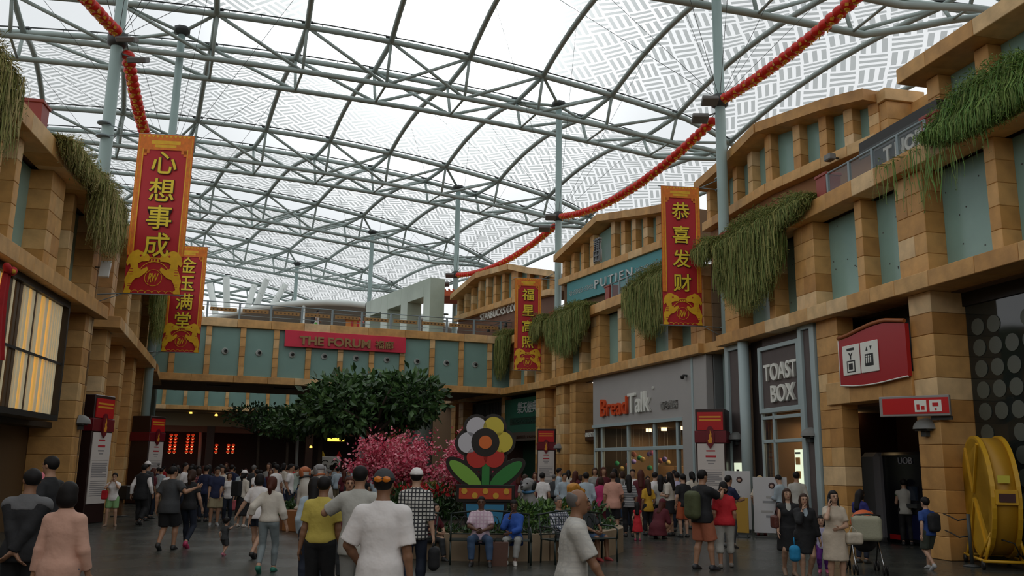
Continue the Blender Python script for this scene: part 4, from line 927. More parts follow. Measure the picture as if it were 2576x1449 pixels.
# ------------------------------------------------------------------ organic shapes: distance fields meshed with surface nets
class Field:
    def __init__(s, lo, hi, h):
        s.h = h; s.lo = np.array(lo, float) - 2 * h; n = np.ceil((np.array(hi) + 2 * h - s.lo) / h).astype(int) + 1
        s.n = n; s.ax = [(s.lo[i] + h * np.arange(n[i])).astype('f4') for i in range(3)]; s.F = np.full(n, 0.5, 'f4')
    def sub(s, lo, hi):
        a = np.clip(np.floor((np.array(lo) - s.lo) / s.h).astype(int), 0, s.n); b = np.clip(np.ceil((np.array(hi) - s.lo) / s.h).astype(int) + 1, 0, s.n)
        if (b <= a).any(): return None
        sl = tuple(slice(i, j) for i, j in zip(a, b)); X = [s.ax[i][a[i]:b[i]] for i in range(3)]
        return sl, X[0][:, None, None], X[1][None, :, None], X[2][None, None, :]
    def mix(s, sl, d, k, cut=False):
        a = s.F[sl]
        if cut: s.F[sl] = np.maximum(a, -d); return
        if k <= 0: s.F[sl] = np.minimum(a, d); return
        t = np.clip(.5 + .5 * (a - d) / k, 0, 1); s.F[sl] = a * (1 - t) + d * t - k * t * (1 - t)
    def cone(s, a, b, r1, r2, k=.02, cut=None):
        """tapered capsule; cut = (point, direction) keeps the side behind the plane"""
        a, b = np.array(a, float), np.array(b, float); r = max(r1, r2) + k + 2.5 * s.h
        q = s.sub(np.minimum(a, b) - r, np.maximum(a, b) + r)
        if q is None: return
        sl, x, y, z = q; ab = b - a; L2 = ab @ ab + 1e-12
        t = np.clip(((x - a[0]) * ab[0] + (y - a[1]) * ab[1] + (z - a[2]) * ab[2]) / L2, 0, 1)
        d = np.sqrt((x - a[0] - t * ab[0]) ** 2 + (y - a[1] - t * ab[1]) ** 2 + (z - a[2] - t * ab[2]) ** 2) - (r1 + (r2 - r1) * t)
        if cut is not None:
            p, n = np.array(cut[0], float), np.array(cut[1], float); n = n / np.linalg.norm(n)
            d = np.maximum(d, (x - p[0]) * n[0] + (y - p[1]) * n[1] + (z - p[2]) * n[2])
        s.mix(sl, d, k)
    def ell(s, c, rad, k=.02, B=None, sub=False):
        """ellipsoid; B = rows are its axes"""
        c = np.array(c, float); rad = np.array(rad, float); r = rad.max() + k + 2.5 * s.h
        q = s.sub(c - r, c + r)
        if q is None: return
        sl, x, y, z = q; x, y, z = x - c[0], y - c[1], z - c[2]
        if B is not None: x, y, z = (B[i][0] * x + B[i][1] * y + B[i][2] * z for i in range(3))
        k0 = np.sqrt((x / rad[0]) ** 2 + (y / rad[1]) ** 2 + (z / rad[2]) ** 2); k1 = np.sqrt((x / rad[0] ** 2) ** 2 + (y / rad[1] ** 2) ** 2 + (z / rad[2] ** 2) ** 2) + 1e-6
        s.mix(sl, k0 * (k0 - 1) / k1, k, cut=sub)
    def plane(s, p, n):
        """remove everything on the side the normal points to"""
        n = np.array(n, float); n /= np.linalg.norm(n); x, y, z = s.ax[0][:, None, None], s.ax[1][None, :, None], s.ax[2][None, None, :]
        s.F = np.maximum(s.F, (x - p[0]) * n[0] + (y - p[1]) * n[1] + (z - p[2]) * n[2])
    def notch(s, p, n1, n2, B=None):
        """remove the wedge where both half-spaces hold"""
        x, y, z = s.ax[0][:, None, None], s.ax[1][None, :, None], s.ax[2][None, None, :]
        f = lambda q: (x - p[0]) * q[0] + (y - p[1]) * q[1] + (z - p[2]) * q[2]
        s.F = np.maximum(s.F, np.minimum(f(n1[0]) - n1[1], f(n2[0]) - n2[1]))
    def skirt(s, c, z0, z1, r0, r1, k=.01):
        """elliptic truncated cone from z1 (top radii r1) down to z0 (radii r0)"""
        R_ = max(*r0, *r1) + .05; q = s.sub((c[0] - R_, c[1] - R_, z0 - .05), (c[0] + R_, c[1] + R_, z1 + .05))
        if q is None: return
        sl, x, y, z = q; t = np.clip((z - z0) / (z1 - z0), 0, 1); rx, ry = r0[0] + (r1[0] - r0[0]) * t, r0[1] + (r1[1] - r0[1]) * t
        d = (np.sqrt(((x - c[0]) / rx) ** 2 + ((y - c[1]) / ry) ** 2) - 1) * np.minimum(rx, ry)
        s.mix(sl, np.maximum(np.maximum(d, z0 - z), z - z1), k)
    def polys(s):
        F = s.F; S = F < 0; n = F.shape
        c8 = [S[i:n[0] - 1 + i, j:n[1] - 1 + j, k:n[2] - 1 + k] for i in (0, 1) for j in (0, 1) for k in (0, 1)]
        anyi = c8[0].copy(); alli = c8[0].copy()
        for c in c8[1:]: anyi |= c; alli &= c
        act = anyi & ~alli; I, J, K_ = np.nonzero(act); m = len(I)
        if m == 0: return np.zeros((0, 3)), np.zeros((0, 4), int)
        vid = np.full(act.shape, -1, np.int64); vid[I, J, K_] = np.arange(m)
        acc = np.zeros((m, 3)); cnt = np.zeros(m)
        co = [(i, j, k) for i in (0, 1) for j in (0, 1) for k in (0, 1)]
        for a in co:
            for ax in range(3):
                if a[ax]: continue
                b = list(a); b[ax] = 1
                fa, fb = F[I + a[0], J + a[1], K_ + a[2]], F[I + b[0], J + b[1], K_ + b[2]]; cr = (fa < 0) != (fb < 0)
                t = np.where(cr, fa / np.where(cr, fa - fb, 1), 0); p = np.tile(np.array(a, float), (m, 1)); p[:, ax] += t
                acc[cr] += p[cr]; cnt[cr] += 1
        V = (acc / cnt[:, None] + np.stack([I, J, K_], 1)) * s.h + s.lo
        Q = []
        for ax in range(3):
            u, v = (ax + 1) % 3, (ax + 2) % 3; sl0 = [slice(1, -1)] * 3; sl0[ax] = slice(0, -1); sl1 = list(sl0); sl1[ax] = slice(1, None)
            A, Bs = S[tuple(sl0)], S[tuple(sl1)]
            for flip, msk in ((False, A & ~Bs), (True, ~A & Bs)):
                g = np.array(np.nonzero(msk))
                if g.shape[1] == 0: continue
                for q_ in range(3):
                    if q_ != ax: g[q_] += 1
                def cell(du, dv):
                    h_ = g.copy(); h_[u] -= du; h_[v] -= dv; return vid[h_[0], h_[1], h_[2]]
                qd = np.stack([cell(1, 1), cell(0, 1), cell(0, 0), cell(1, 0)], 1)
                Q.append(qd[:, ::-1] if flip else qd)
        Q = np.concatenate(Q); Q = Q[(Q >= 0).all(1)]
        return V, Q
def np_mesh(name, V, Q, m, smooth=True, extra=None):
    """mesh from arrays of vertices and quads, with optional extra (MB) geometry"""
    me = bpy.data.meshes.new(name)
    if extra is not None and extra.v:
        me.from_pydata([tuple(v) for v in V] + extra.v, [], [tuple(q) for q in Q] + [tuple(i + len(V) for i in f) for f in extra.f])
    else:
        me.vertices.add(len(V)); me.vertices.foreach_set('co', np.ascontiguousarray(V, 'f4').ravel())
        me.loops.add(len(Q) * 4); me.loops.foreach_set('vertex_index', np.ascontiguousarray(Q, 'i4').ravel())
        me.polygons.add(len(Q)); me.polygons.foreach_set('loop_start', np.arange(0, len(Q) * 4, 4, dtype='i4'))
        me.update(calc_edges=True)
    me.polygons.foreach_set('use_smooth', [smooth] * len(me.polygons))
    me.materials.append(m); me.update()
    return me

# ------------------------------------------------------------------ foliage
def leaf_cloud(pts, nrm, size, name, m, parent, kind='stuff', asp=.5, seed=0, bend=.25, var=.35, droop=0.0, nm=1):
    """one mesh of leaf blades (two folded quads each)"""
    rg = np.random.default_rng(seed); n = len(pts); P = np.asarray(pts, float)
    d = rg.normal(size=(n, 3)); d = d + np.asarray(nrm) * 1.1; d[:, 2] -= droop; d /= np.linalg.norm(d, axis=1, keepdims=True)
    u = np.cross(d, rg.normal(size=(n, 3))); u /= np.linalg.norm(u, axis=1, keepdims=True); w_ = np.cross(u, d)
    L = size * (1 + var * rg.uniform(-1, 1, n))[:, None]; Wd = L * asp / 2
    b = P; mid = P + d * L * .5 + w_ * L * bend * .3; tip = P + d * L
    V = np.stack([b, mid + u * Wd, tip, mid - u * Wd, mid - w_ * L * .08], 1).reshape(-1, 3)
    o = np.arange(n) * 5
    F = np.concatenate([np.stack([o, o + 1, o + 2, o + 4], 1), np.stack([o, o + 4, o + 2, o + 3], 1)])
    me = np_mesh(name, V, F, m[0] if isinstance(m, list) else m, False)
    if isinstance(m, list):
        for x in m[1:]: me.materials.append(x)
        mi = rg.choice(len(m), n); me.polygons.foreach_set('material_index', np.concatenate([mi, mi]).astype('i4'))
    return link(name, me, parent, kind=kind)
def lump_points(c, rad, n, seed, lumps=9, shell=.55):
    """points through a lumpy crown, with outward normals"""
    rg = np.random.default_rng(seed); c = np.array(c, float); rad = np.array(rad, float)
    lc = rg.normal(size=(lumps, 3)); lc /= np.linalg.norm(lc, axis=1, keepdims=True); lc[:, 2] = np.abs(lc[:, 2]) * .9 - .25
    lc = lc * .62; k = rg.integers(0, lumps, n); d = rg.normal(size=(n, 3)); d /= np.linalg.norm(d, axis=1, keepdims=True)
    p = lc[k] + d * (shell + (1 - shell) * rg.random(n)[:, None]) * .48
    return c + p * rad, d
LEAF = [mat('leaf_dark', (.026, .060, .018), rough=.35), mat('leaf_mid', (.045, .105, .028), rough=.35), mat('leaf_pale', (.085, .17, .05), rough=.4)]
BARK = mat('bark', (.07, .05, .035), rough=.8, noise=.3, nscale=8)
def tree(label, x, y, zc, rad, n, leaf, seed, group=None, trunk_r=.14, bm=LEAF, forks=7):
    t = thing('shade_tree', label, 'tree', (x, y, 0), group=group)
    mb = MB(); rr = random.Random(seed); zt_ = zc - rad[2] * .55
    mb.tube([(0, 0, 0), (.05, .02, zt_ * .5), (0, .05, zt_)], [trunk_r * 1.2, trunk_r, trunk_r * .85], 9)
    for i in range(forks):
        a = 2 * PI * i / forks + rr.uniform(-.3, .3); e = (rad[0] * .7 * math.cos(a), rad[1] * .7 * math.sin(a), zc + rad[2] * rr.uniform(-.4, .5))
        mb.tube([(0, .05, zt_ - .1), (e[0] * .45, e[1] * .45, zt_ + (e[2] - zt_) * .6), e], [trunk_r * .6, trunk_r * .4, .02], 6)
    mb.obj('trunk', BARK, t)
    p, d = lump_points((0, 0, zc), rad, n, seed, lumps=14); leaf_cloud(p, d, leaf, 'foliage', bm, t, seed=seed, asp=.5)
    return t
tree('large dark broad-leaved tree in front of the footbridge, the biggest crown', -6.1, 40, 4.35, (3.3, 2.6, 2.2), 5200, .38, 11, trunk_r=.17)
tree('dark leafy tree left of the biggest crown under the footbridge', -9.0, 42.5, 3.75, (2.3, 2.0, 1.3), 2600, .30, 12, trunk_r=.11)
tree('thin grey-green tree in front of the dark entrance with red lights', -13.2, 47, 3.9, (2.2, 1.8, 1.1), 1700, .26, 13, trunk_r=.08, bm=[LEAF[0], LEAF[1], mat('leaf_grey', (.06, .085, .055), rough=.5)])
tree('bright green small tree between the two dark trees under the footbridge', -11.3, 45.5, 3.4, (1.4, 1.2, .9), 900, .24, 14, trunk_r=.07, bm=[LEAF[1], LEAF[2], mat('leaf_bright', (.06, .17, .03), rough=.4)])

# hanging plants over the parapets
VINE = [mat('vine_olive', (.20, .215, .05), rough=.7), mat('vine_green', (.145, .20, .04), rough=.7), mat('vine_yellow', (.31, .29, .08), rough=.7)]
VINEB = [mat('vine_fresh', (.09, .20, .025), rough=.6), mat('vine_green', (.065, .11, .018)), mat('vine_lime', (.15, .24, .035), rough=.6)]
VINED = [mat('vine_straw', (.42, .34, .14), rough=.8), mat('vine_yellow', (.17, .16, .04)), mat('vine_olive', (.20, .215, .05))]
def vines(label, M_, t0, t1, z, drop, n, seed, mats=VINE, mound=.5, back=.9, taper=0.5, cat='plant'):
    """strands spilling over a parapet edge: each a thin ribbon of leaf blades"""
    t = thing('hanging_plant', label, cat, group='trailing plants on the parapets'); t.matrix_world = M_ @ Matrix.Translation(((t0 + t1) / 2, -.35, z))
    n = int(n * 2.2); rg = np.random.default_rng(seed); w2 = (t1 - t0) / 2
    u = rg.uniform(-1, 1, n); y0 = rg.uniform(0, back, n); ln = drop * rg.uniform(.35, 1, n) * (1 - taper * np.abs(u) ** 2)
    K_ = 7; V = []; F = []; MI = []
    sway = rg.normal(0, .07, n); outw = rg.uniform(.0, .30, n); width = rg.uniform(.004, .011, n); ml = rg.choice(len(mats), n); hump = mound * (1 - np.abs(u) ** 3) * rg.uniform(.5, 1.0, n)
    for i in range(n):
        x = u[i] * w2; o = len(V); L_ = ln[i] + y0[i] + hump[i]
        for j in range(K_ + 1):
            s_ = L_ * j / K_
            lead = y0[i] + hump[i] * .5
            if s_ < lead: a = s_ / max(lead, .01); yy = y0[i] * (1 - a) - outw[i] * a; zz = hump[i] * math.sin(PI * (0.35 + .65 * a)) * (1 if a < .9 else .8)
            else: yy = -outw[i] - .10 * math.sin((s_ - lead) * 1.5 + i); zz = -(s_ - lead)
            ws = width[i] * (1.0 if j < K_ else .3)
            wob = sway[i] * j / K_ + .02 * math.sin(j * 2.1 + i)
            V.append((x + wob - ws, yy, zz)); V.append((x + wob + ws, yy + ws * (1 if i % 2 else -1), zz))
        for j in range(K_): q = o + 2 * j; F.append((q, q + 1, q + 3, q + 2)); MI.append(ml[i])
    me = bpy.data.meshes.new('foliage'); me.from_pydata(V, [], F)
    for m in mats: me.materials.append(m)
    me.polygons.foreach_set('material_index', np.array(MI, 'i4')); link('foliage', me, t, kind='stuff')
    # fuzzy leaves along the mound
    q = n * 2; uu = rg.uniform(-1, 1, q); pts = np.stack([uu * w2, rg.uniform(-.25, back, q), mound * (1 - np.abs(uu) ** 3) * rg.uniform(.1, 1.0, q)], 1)
    leaf_cloud(pts, np.tile([0, -.5, -.6], (q, 1)), .13, 'leaf_mound', mats, t, seed=seed + 1, asp=.14)
    pt2 = np.array(V).reshape(-1, 3); pt2 = pt2[rg.integers(0, len(pt2), n * 3)] + rg.normal(0, .02, (n * 3, 3)); leaf_cloud(pt2, np.tile([0, -.3, -.9], (n * 3, 1)), .075, 'leaf_fringe', mats, t, seed=seed + 2, asp=.22)
    return t
vines('thick olive plant curtain spilling over the terrace edge beside the toast shop pole', MR1, -9.2, -5.35, 8.95, 2.4, 2800, 1, mound=.55, taper=.35)
vines('grassy olive mound on the terrace left of the red planter and glass railing', MR1, -6.2, -3.9, 8.95, .35, 700, 2, mound=.45)
vines('bright green planting over the upper right parapet beside the cafe sign', MR1, .75, 4.4, 8.95, .16, 1500, 3, VINEB, mound=.85, taper=.2)
vines('few loose green strands dangling from the right parapet', MR1, -1.0, 2.6, 8.8, 1.5, 45, 4, VINEB, mound=.1)
vines('olive plant curtain left of the grey terrace railing above the bakery', MR2, -13.9, -8.9, 8.95, 2.0, 2000, 5, mound=.5)
vines('dark olive plant curtain right of the grey terrace railing, partly behind a banner', MR2, -4.9, -.3, 8.95, 2.2, 2000, 6, mound=.55)
vines('small dark plant clump in the gap above the bakery pier', MR2, .6, 1.9, 9.3, .6, 420, 7, mound=.4)
vines('olive plant curtain at the footbridge end beside the red banner', MR3, -5.6, -3.2, 8.95, 2.3, 1000, 8, mound=.5)
vines('round green plant clump between the banner and the middle pole', MR3, -1.4, 1.2, 9.1, .9, 620, 9, mound=.6)
vines('yellowish dry plant mass draped along the nearest left parapet', MLn, 2.6, 6.4, 8.95, .35, 700, 10, VINED, mound=.42, taper=.0)
vines('straw coloured plant curtain hanging from the far end of the nearest left parapet', MLn, 5.4, 8.3, 8.95, 1.7, 750, 14, VINED, mound=.42, taper=.2)
vines('mossy plant mass at the left picture edge over the parapet', MLn, -6.0, -.5, 8.95, 1.7, 1400, 11, VINED, mound=.55, taper=.0)
vines('pale green plant trailing from the second left building behind the banners', L2M, 8.6, 12.4, 8.95, 2.4, 900, 12, VINE, mound=.3)
vines('small green plant tuft on the second left parapet', L2M, 0.3, 2.2, 8.95, .4, 300, 13, VINE, mound=.3)
for lb, M_, tt, zz in (('red planter box between the olive mound and the glass railing', MR1, -3.75, 8.93), ('red planter box at the far end of the black awning', MR1, .55, 8.93), ('tall red planter beside the grey terrace railing above the bakery', MR2, -7.45, 8.93), ('red planter box in the gap above the bakery pier', MR2, 2.0, 9.0), ('red planter box on the nearest left parapet', MLn, 2.3, 8.93), ('red planter box beside the round green plant clump', MR3, 1.35, 8.93)):
    p_ = thing('planter_box', lb, 'planter'); p_.matrix_world = M_ @ Matrix.Translation((tt, .1, zz))
    MB().prism([(-.20, 0), (.20, 0), (.25, .62), (-.25, .62)], -.22, .22).obj('tub', PLANTER, p_); MB().cham(-.28, .28, -.25, .25, .60, .68, .01).obj('rim', PLANTER, p_)

# ------------------------------------------------------------------ directory kiosks round the pole feet
POSTER = mat('poster_paper', (.66, .60, .56), rough=.5); PTXT = mat('poster_grey_print', (.30, .28, .28), rough=.6); PRED = mat('poster_red_print', (.5, .03, .04), rough=.6); KRED = mat('kiosk_red_glow', (.42, .008, .010), rough=.4, emit=.05); MAROON = mat('kiosk_maroon', (.16, .006, .014), rough=.4); FLAME = mat('flame_gold', (.75, .32, .03), rough=.4); KBR = mat('kiosk_brown', (.032, .013, .011), rough=.35)
def kiosk(label, x, y, rz, wd=.95, dp=.95, H=3.65, pole=None):
    t = thing('directory_kiosk', label, 'kiosk', (x, y, 0), rz, 'dark directory kiosks at the pole feet'); a, b = wd / 2, dp / 2
    mb = MB(); mb.cham(-a, a, -b, b, 0, H, .02); mb.obj('cabinet', KBR, t)
    MB().cham(-a - .03, a + .03, -b - .03, b + .03, H - 1.05, H - .68, .012).obj('maroon_band', MAROON, t)
    MB().box(-a + .06, a - .06, -b - .025, -b, H - .66, H - .10).obj('red_panel', KRED, t)
    mb = MB(); rr = random.Random(int(x * 10)); mb.box(-a + .05, a - .05, -b - .02, -b, .55, H - 1.08, 0); y_ = -b - .02; z1 = H - 1.08
    mb.box(-a * .35, a * .35, y_ - .004, y_, z1 - .42, z1 - .36, 2); mb.box(-a * .3, a * .3, y_ - .004, y_, z1 - .24, z1 - .2, 2); mb.box(-a * .3, a * .3, y_ - .004, y_, z1 - .54, z1 - .50, 1); mb.box(-a * .2, a * .2, y_ - .004, y_, z1 - .62, z1 - .59, 1); mb.box(-a + .1, a - .1, y_ - .004, y_, z1 - .80, z1 - .79, 1)
    lines(mb, -a + .13, a - .13, z1 - 1.28, z1 - .86, 8, y_, 1, rr, gap=.35); lines(mb, -a + .13, a - .13, .75, z1 - 1.36, 8, y_, 1, rr, gap=.6)
    mb.obj('poster', [POSTER, PTXT, PRED], t)
    lines_ = MB(); lines(lines_, -a + .12, a - .12, H - .4, H - .2, 2, -b - .025, 0, rr, gap=.5); lines_.obj('gold_print', FLAME, t)
    e = MB(); m = Matrix.Translation((0, -b - .05, H - .86)) @ Matrix.Rotation(R(90), 4, 'X') @ Matrix.Diagonal((.62, 1.5, 1, 1)); e.lathe([(0, -.03), (.22, -.03), (.22, .03), (0, .03)], 18, 0, m, False)
    e.prism([(-.10, H - 1.08), (.10, H - 1.08), (0, H - 1.24)], -b - .075, -b - .03, 0); e.obj('oval_badge', MAROON, t)
    f = MB(); f.prism([(-.05, H - 1.06), (.05, H - 1.06), (.075, H - .94), (.04, H - .86), (.05, H - .78), (.0, H - .66), (.0, H - .76), (-.035, H - .84), (-.02, H - .92), (-.07, H - .98)], -b - .09, -b - .078); f.obj('flame', FLAME, t)
    return t
kiosk('dark kiosk with red lit head between the bakery and the toast shop', 6.45, 28.35, R(-22), .92, .95)
kiosk('dark kiosk on the left beside the woman in green shorts', -12.4, 26.25, R(82), 1.0, .95)
kiosk('small far kiosk on the left near the dark entrance', -15.55, 38.45, R(72), .95, .95)
kiosk('far kiosk at the foot of the pole beside the green shop', 2.0, 45.2, R(-20), .95, .95)
LAMPG = mat('lamp_hood_grey', (.20, .20, .19), rough=.5)
def wall_lamp(label, M_, t_, y_, z_):
    o = thing('wall_lamp', label, 'wall lamp', group='quarter-round wall lamps on the pilasters'); o.matrix_world = M_ @ Matrix.Translation((t_, y_, z_))
    mb = MB(); n = 10; vs = []; 
    for j in range(7):
        a = PI / 2 * j / 6
        for i in range(n + 1): b = PI * i / n; vs.append((.27 * math.cos(b) * math.cos(a), -.30 * math.sin(b) * math.cos(a), .24 * math.sin(a)))
    mb.add(vs, [(j * (n + 1) + i, (j + 1) * (n + 1) + i, (j + 1) * (n + 1) + i + 1, j * (n + 1) + i + 1) for j in range(6) for i in range(n)], 0, True)
    mb.obj('hood', LAMPG, o); MB().box(-.2, .2, -.16, .02, -.04, .0).obj('lens', DSTEEL, o); MB().box(-.08, .08, -.10, .02, -.16, -.04).obj('bracket', DSTEEL, o)
wall_lamp('grey wall lamp under the projecting red box sign', MR1, -.42, -.0, 2.72); wall_lamp('grey wall lamp on the toast shop right panel', MR1, -5.1, .04, 2.7); wall_lamp('grey wall lamp on the toast shop left panel beside the kiosk', MR1, -9.4, .04, 2.72)
wall_lamp('far grey wall lamp on the pilaster left of the bakery', MR2, -13.3, .0, 2.66); wall_lamp('grey wall lamp on the nearest left pilaster', MLn, 8.1, -.02, 2.75); wall_lamp('far grey wall lamp on the last left pilaster', L2M, 13.0, -.02, 2.75)
cc = thing('security_camera', 'small dome security camera on the grey bakery pier', 'camera'); cc.matrix_world = MR2 @ Matrix.Translation((-.95, -.02, 5.05))
MB().box(-.05, .05, -.14, .02, .0, .06).obj('arm', DSTEEL, cc); MB().lathe([(.0, -.12), (.06, -.09), (.08, -.02), (.07, .02)], 10, M=Matrix.Translation((.0, -.16, 0))).obj('dome', DARK, cc)
cc = thing('security_camera', 'small grey camera on the setback wall above the cafe awning', 'camera'); cc.matrix_world = MR1 @ Matrix.Translation((-5.9, 1.6, 11.0))
MB().cham(-.16, .16, -.12, .12, -.1, .1, .03).obj('housing', LAMPG, cc); MB().tube([(0, 0, 0), (0, .3, 0)], .03, 5).obj('arm', DSTEEL, cc)

# ------------------------------------------------------------------ red lantern grid in the dark entrance
LIT = mat('lit_red_lantern', (1.0, .06, .015), emit=.30); LITG = mat('lit_core', (1.0, .42, .18), emit=2.2)
lmb = MB().lathe([(.04, -.10), (.13, -.07), (.16, 0), (.13, .07), (.04, .10)], 10, 0); lmb.lathe([(0, -.13), (.07, -.125), (.07, -.09), (0, -.09)], 8, 1)
LITME = lmb.mesh('lit_lantern', [LIT, LITG])
for gi, (x0, n) in enumerate(((431, 2), (443, 0), (474, 2), (536, 2), (578, 2))):
    for c in range(n):
        for r_ in range(6):
            p = at_depth(x0 + (12 if n == 2 else 0) * c - r_ * 1.0, 1094 + r_ * 8.6, 79)
            if gi >= 3 and r_ < 3: continue
            o = bpy.data.objects.new('lit_lantern', LITME); COL.objects.link(o); o.location = p; ccol = {0: 0, 2: 2, 3: 4, 4: 6}[gi] + c; tag(o, 'glowing red lantern in column ' + ORD[ccol if ccol < 2 else ccol] + ', row ' + ORD[r_] + ', of the dark entrance grid', 'lantern', 'glowing lanterns in the dark entrance')
# warm shop lights behind the big tree
yl = thing('lit_shop_sign', 'small glowing yellow shop sign behind the big tree', 'sign', at_depth(845, 1106, 60))
MB().cham(-.55, .55, -.05, .05, -.10, .10, .01).obj('light_box', mat('yellow_glow', (1.0, .62, .06), emit=2.2), yl); MB().cham(-.6, .6, .05, .2, -.16, .16, .01).obj('backing', DARK, yl)
MB().box(.3, .5, -.05, .05, .12, .32).obj('letter_block', mat('yellow_glow', (1, .62, .06)), yl)
for px, py, lb in ((808, 1088, 'small amber lamp glowing left of the yellow shop sign'), (872, 1063, 'small amber lamp glowing above the yellow shop sign through the big tree'), (782, 1124, 'lowest small amber lamp left of the yellow shop sign'), (480, 1038, 'first small amber lamp under the far teal band, above the red lanterns'), (544, 1044, 'second small amber lamp under the far teal band, beside the thin tree')):
    k_ = (px - 1288) / FPX; Y_ = (68.65 + 27.44 * .352 + 1.5) / (1 - .352 * k_); o = thing('pendant_lamp', lb, 'lamp', at_depth(px, py, Y_), group='small warm lamps under the footbridge'); zz_ = o.location.z
    MB().lathe([(0, -.09), (.13, -.07), (.1, .06), (.02, .09)], 8).obj('bulb', mat('amber_glow', (1, .5, .08), emit=3.0), o); MB().tube([(0, 0, .08), (0, 0, max(.1, 5.62 - zz_))], .012, 4).obj('cord', DARK, o)

# ------------------------------------------------------------------ green glass portal beyond the bridge
PG = mat('pale_green_stone', (.48, .57, .47), rough=.2, noise=.16, nscale=.5)
u_ = Vector((-5.4, 9.0, 0)).normalized(); PM = Matrix(((u_.x, u_.y, 0, -5.05), (u_.y, -u_.x, 0, 53), (0, 0, -1, 13.1), (0, 0, 0, 1)))
PM = frame(-10.4, 62, 5.4, -9.0); po = thing('glass_portal', 'pale green glass block portal with three square openings behind the railing', 'portal'); po.matrix_world = PM
lp = math.hypot(5.35, 9.0); ops = [(.84, 2.79, 12.0), (3.9, 6.1, 12.0), (7.15, 9.54, 12.0)]; last = 0
for a, b, zz in ops + [(lp, lp, 0)]:
    MB().cham(last, a, 0, 1.0, 8.9, 13.1, .02).obj('pier', PG, po)
    if b > a: MB().cham(a, b, .0, 1.0, zz, 13.1, .02).obj('lintel', PG, po)
    last = b
o = thing('roof_parapet', 'orange tiled roof edge beyond the portal', 'roof', (1.0, 58, 12.9)); mb = MB(); mb.prism([(-7, 0), (-4.2, 0), (-4.2, .3), (-7, .45)], 0, 3)
mb.obj('tiled_slope', mat('orange_tile', (.60, .10, .03), rough=.6), o)
for i in range(10): MB().tube([(-6.9 + i * .28, -.05, .42), (-6.9 + i * .28, 3, .5)], .07, 6).obj('roof_tile', mat('orange_tile', (.60, .10, .03)), o)
o = thing('festival_stall', 'far orange and red stall front behind the bridge railing', 'stall', (-13.2, 70, 8.9))
MB().box(-.1, 1.0, 0, 1.5, 0, 4.2).obj('stall_front', mat('stall_orange', (.75, .28, .06), rough=.6), o); MB().box(.35, .5, -.05, 0, 0, 4.1).obj('red_post', RED, o); MB().box(.8, .95, -.05, 0, 0, 4.1).obj('red_post', RED, o); MB().prism([(-.2, 4.2), (1.1, 4.2), (1.0, 4.4), (-.1, 4.4)], -.3, 1.7).obj('stall_roof', mat('stall_red', (.5, .05, .03)), o)
gc = thing('round_column', 'pale grey green round column under the footbridge right of the big tree', 'column', (-5.2, 51.5, 0)); MB().tube([(0, 0, 0), (0, 0, 5.8)], .75, 18).obj('shaft', mat('column_grey_green', (.20, .235, .2), rough=.5), gc); MB().lathe([(.78, 0), (.82, 0), (.82, .3), (.76, .32)], 18).obj('base', DSTEEL, gc)
st = thing('stone_post', 'stone clad post left of the grey column', 'column', (-7.0, 54, 0)); 
for i in range(10): block(st, -.3, .3, -.3, .3, i * .58, i * .58 + .57, STONE)

# ------------------------------------------------------------------ people: one continuous body each, clothes as close-fitting shells
SKINS = {'light': (.52, .31, .21), 'mid': (.40, .215, .13), 'tan': (.27, .135, .075), 'dark': (.13, .062, .038)}
def skin(n): return mat('skin_' + n, SKINS[n], rough=.5, noise=.06, nscale=20)
def cloth(name, rgb, rough=.8, kind=None):
    k = 'cloth_' + name
    if k in MATS: return MATS[k]
    m = mat(k, rgb, rough=rough, noise=.10, nscale=5, bump=1.0, bscale=6)
    if kind:
        t = m.node_tree; b = t.nodes['Principled BSDF']; N = t.nodes.new; K = t.links.new
        tc = N('ShaderNodeTexCoord'); sp = N('ShaderNodeSeparateXYZ'); K(tc.outputs['Object'], sp.inputs[0])
        def M(op, a, bb):
            n = N('ShaderNodeMath'); n.operation = op
            for i, v in enumerate((a, bb)):
                if isinstance(v, (int, float)): n.inputs[i].default_value = v
                else: K(v, n.inputs[i])
            return n.outputs[0]
        line = lambda o, per, duty: M('LESS_THAN', M('FRACT', M('DIVIDE', o, per), 0.0), duty)
        if kind[0] == 'check': f = M('MAXIMUM', line(sp.outputs['Z'], kind[2], .34), M('MAXIMUM', line(sp.outputs['X'], kind[2], .34), 0.0))
        elif kind[0] == 'hstripe': f = M('MAXIMUM', line(sp.outputs['Z'], kind[2], kind[3]), 0.0)
        mx = N('ShaderNodeMix'); mx.data_type = 'RGBA'; mx.inputs[6].default_value = (*rgb, 1); mx.inputs[7].default_value = (*kind[1], 1); K(f, mx.inputs[0]); K(mx.outputs[2], b.inputs['Base Color'])
    return m
HAIRS = {'black': mat('hair_black', (.010, .008, .008), rough=.6, spec=.25), 'brown': mat('hair_brown', (.045, .022, .014), rough=.6, spec=.25), 'grey': mat('hair_grey', (.14, .13, .125), rough=.6), 'auburn': mat('hair_auburn', (.075, .02, .012), rough=.6, spec=.25)}
EYEW = mat('eye_dark', (.02, .014, .012), rough=.2); LIPS = mat('lips', (.28, .07, .06), rough=.45); SHOE = {}
V3 = lambda *a: np.array(a, float)
def nrm(v): return v / (np.linalg.norm(v) + 1e-9)
def two_bone(a, t, l1, l2, pole):
    d = t - a; L_ = np.linalg.norm(d); mx_ = (l1 + l2) * .999
    if L_ > mx_: t = a + d / L_ * mx_; d = t - a; L_ = mx_
    u = d / L_; x = (l1 * l1 - l2 * l2 + L_ * L_) / (2 * L_); hh = math.sqrt(max(l1 * l1 - x * x, 1e-6)); p = pole - u * (pole @ u)
    return a + u * x + nrm(p) * hh, t
class Body: pass
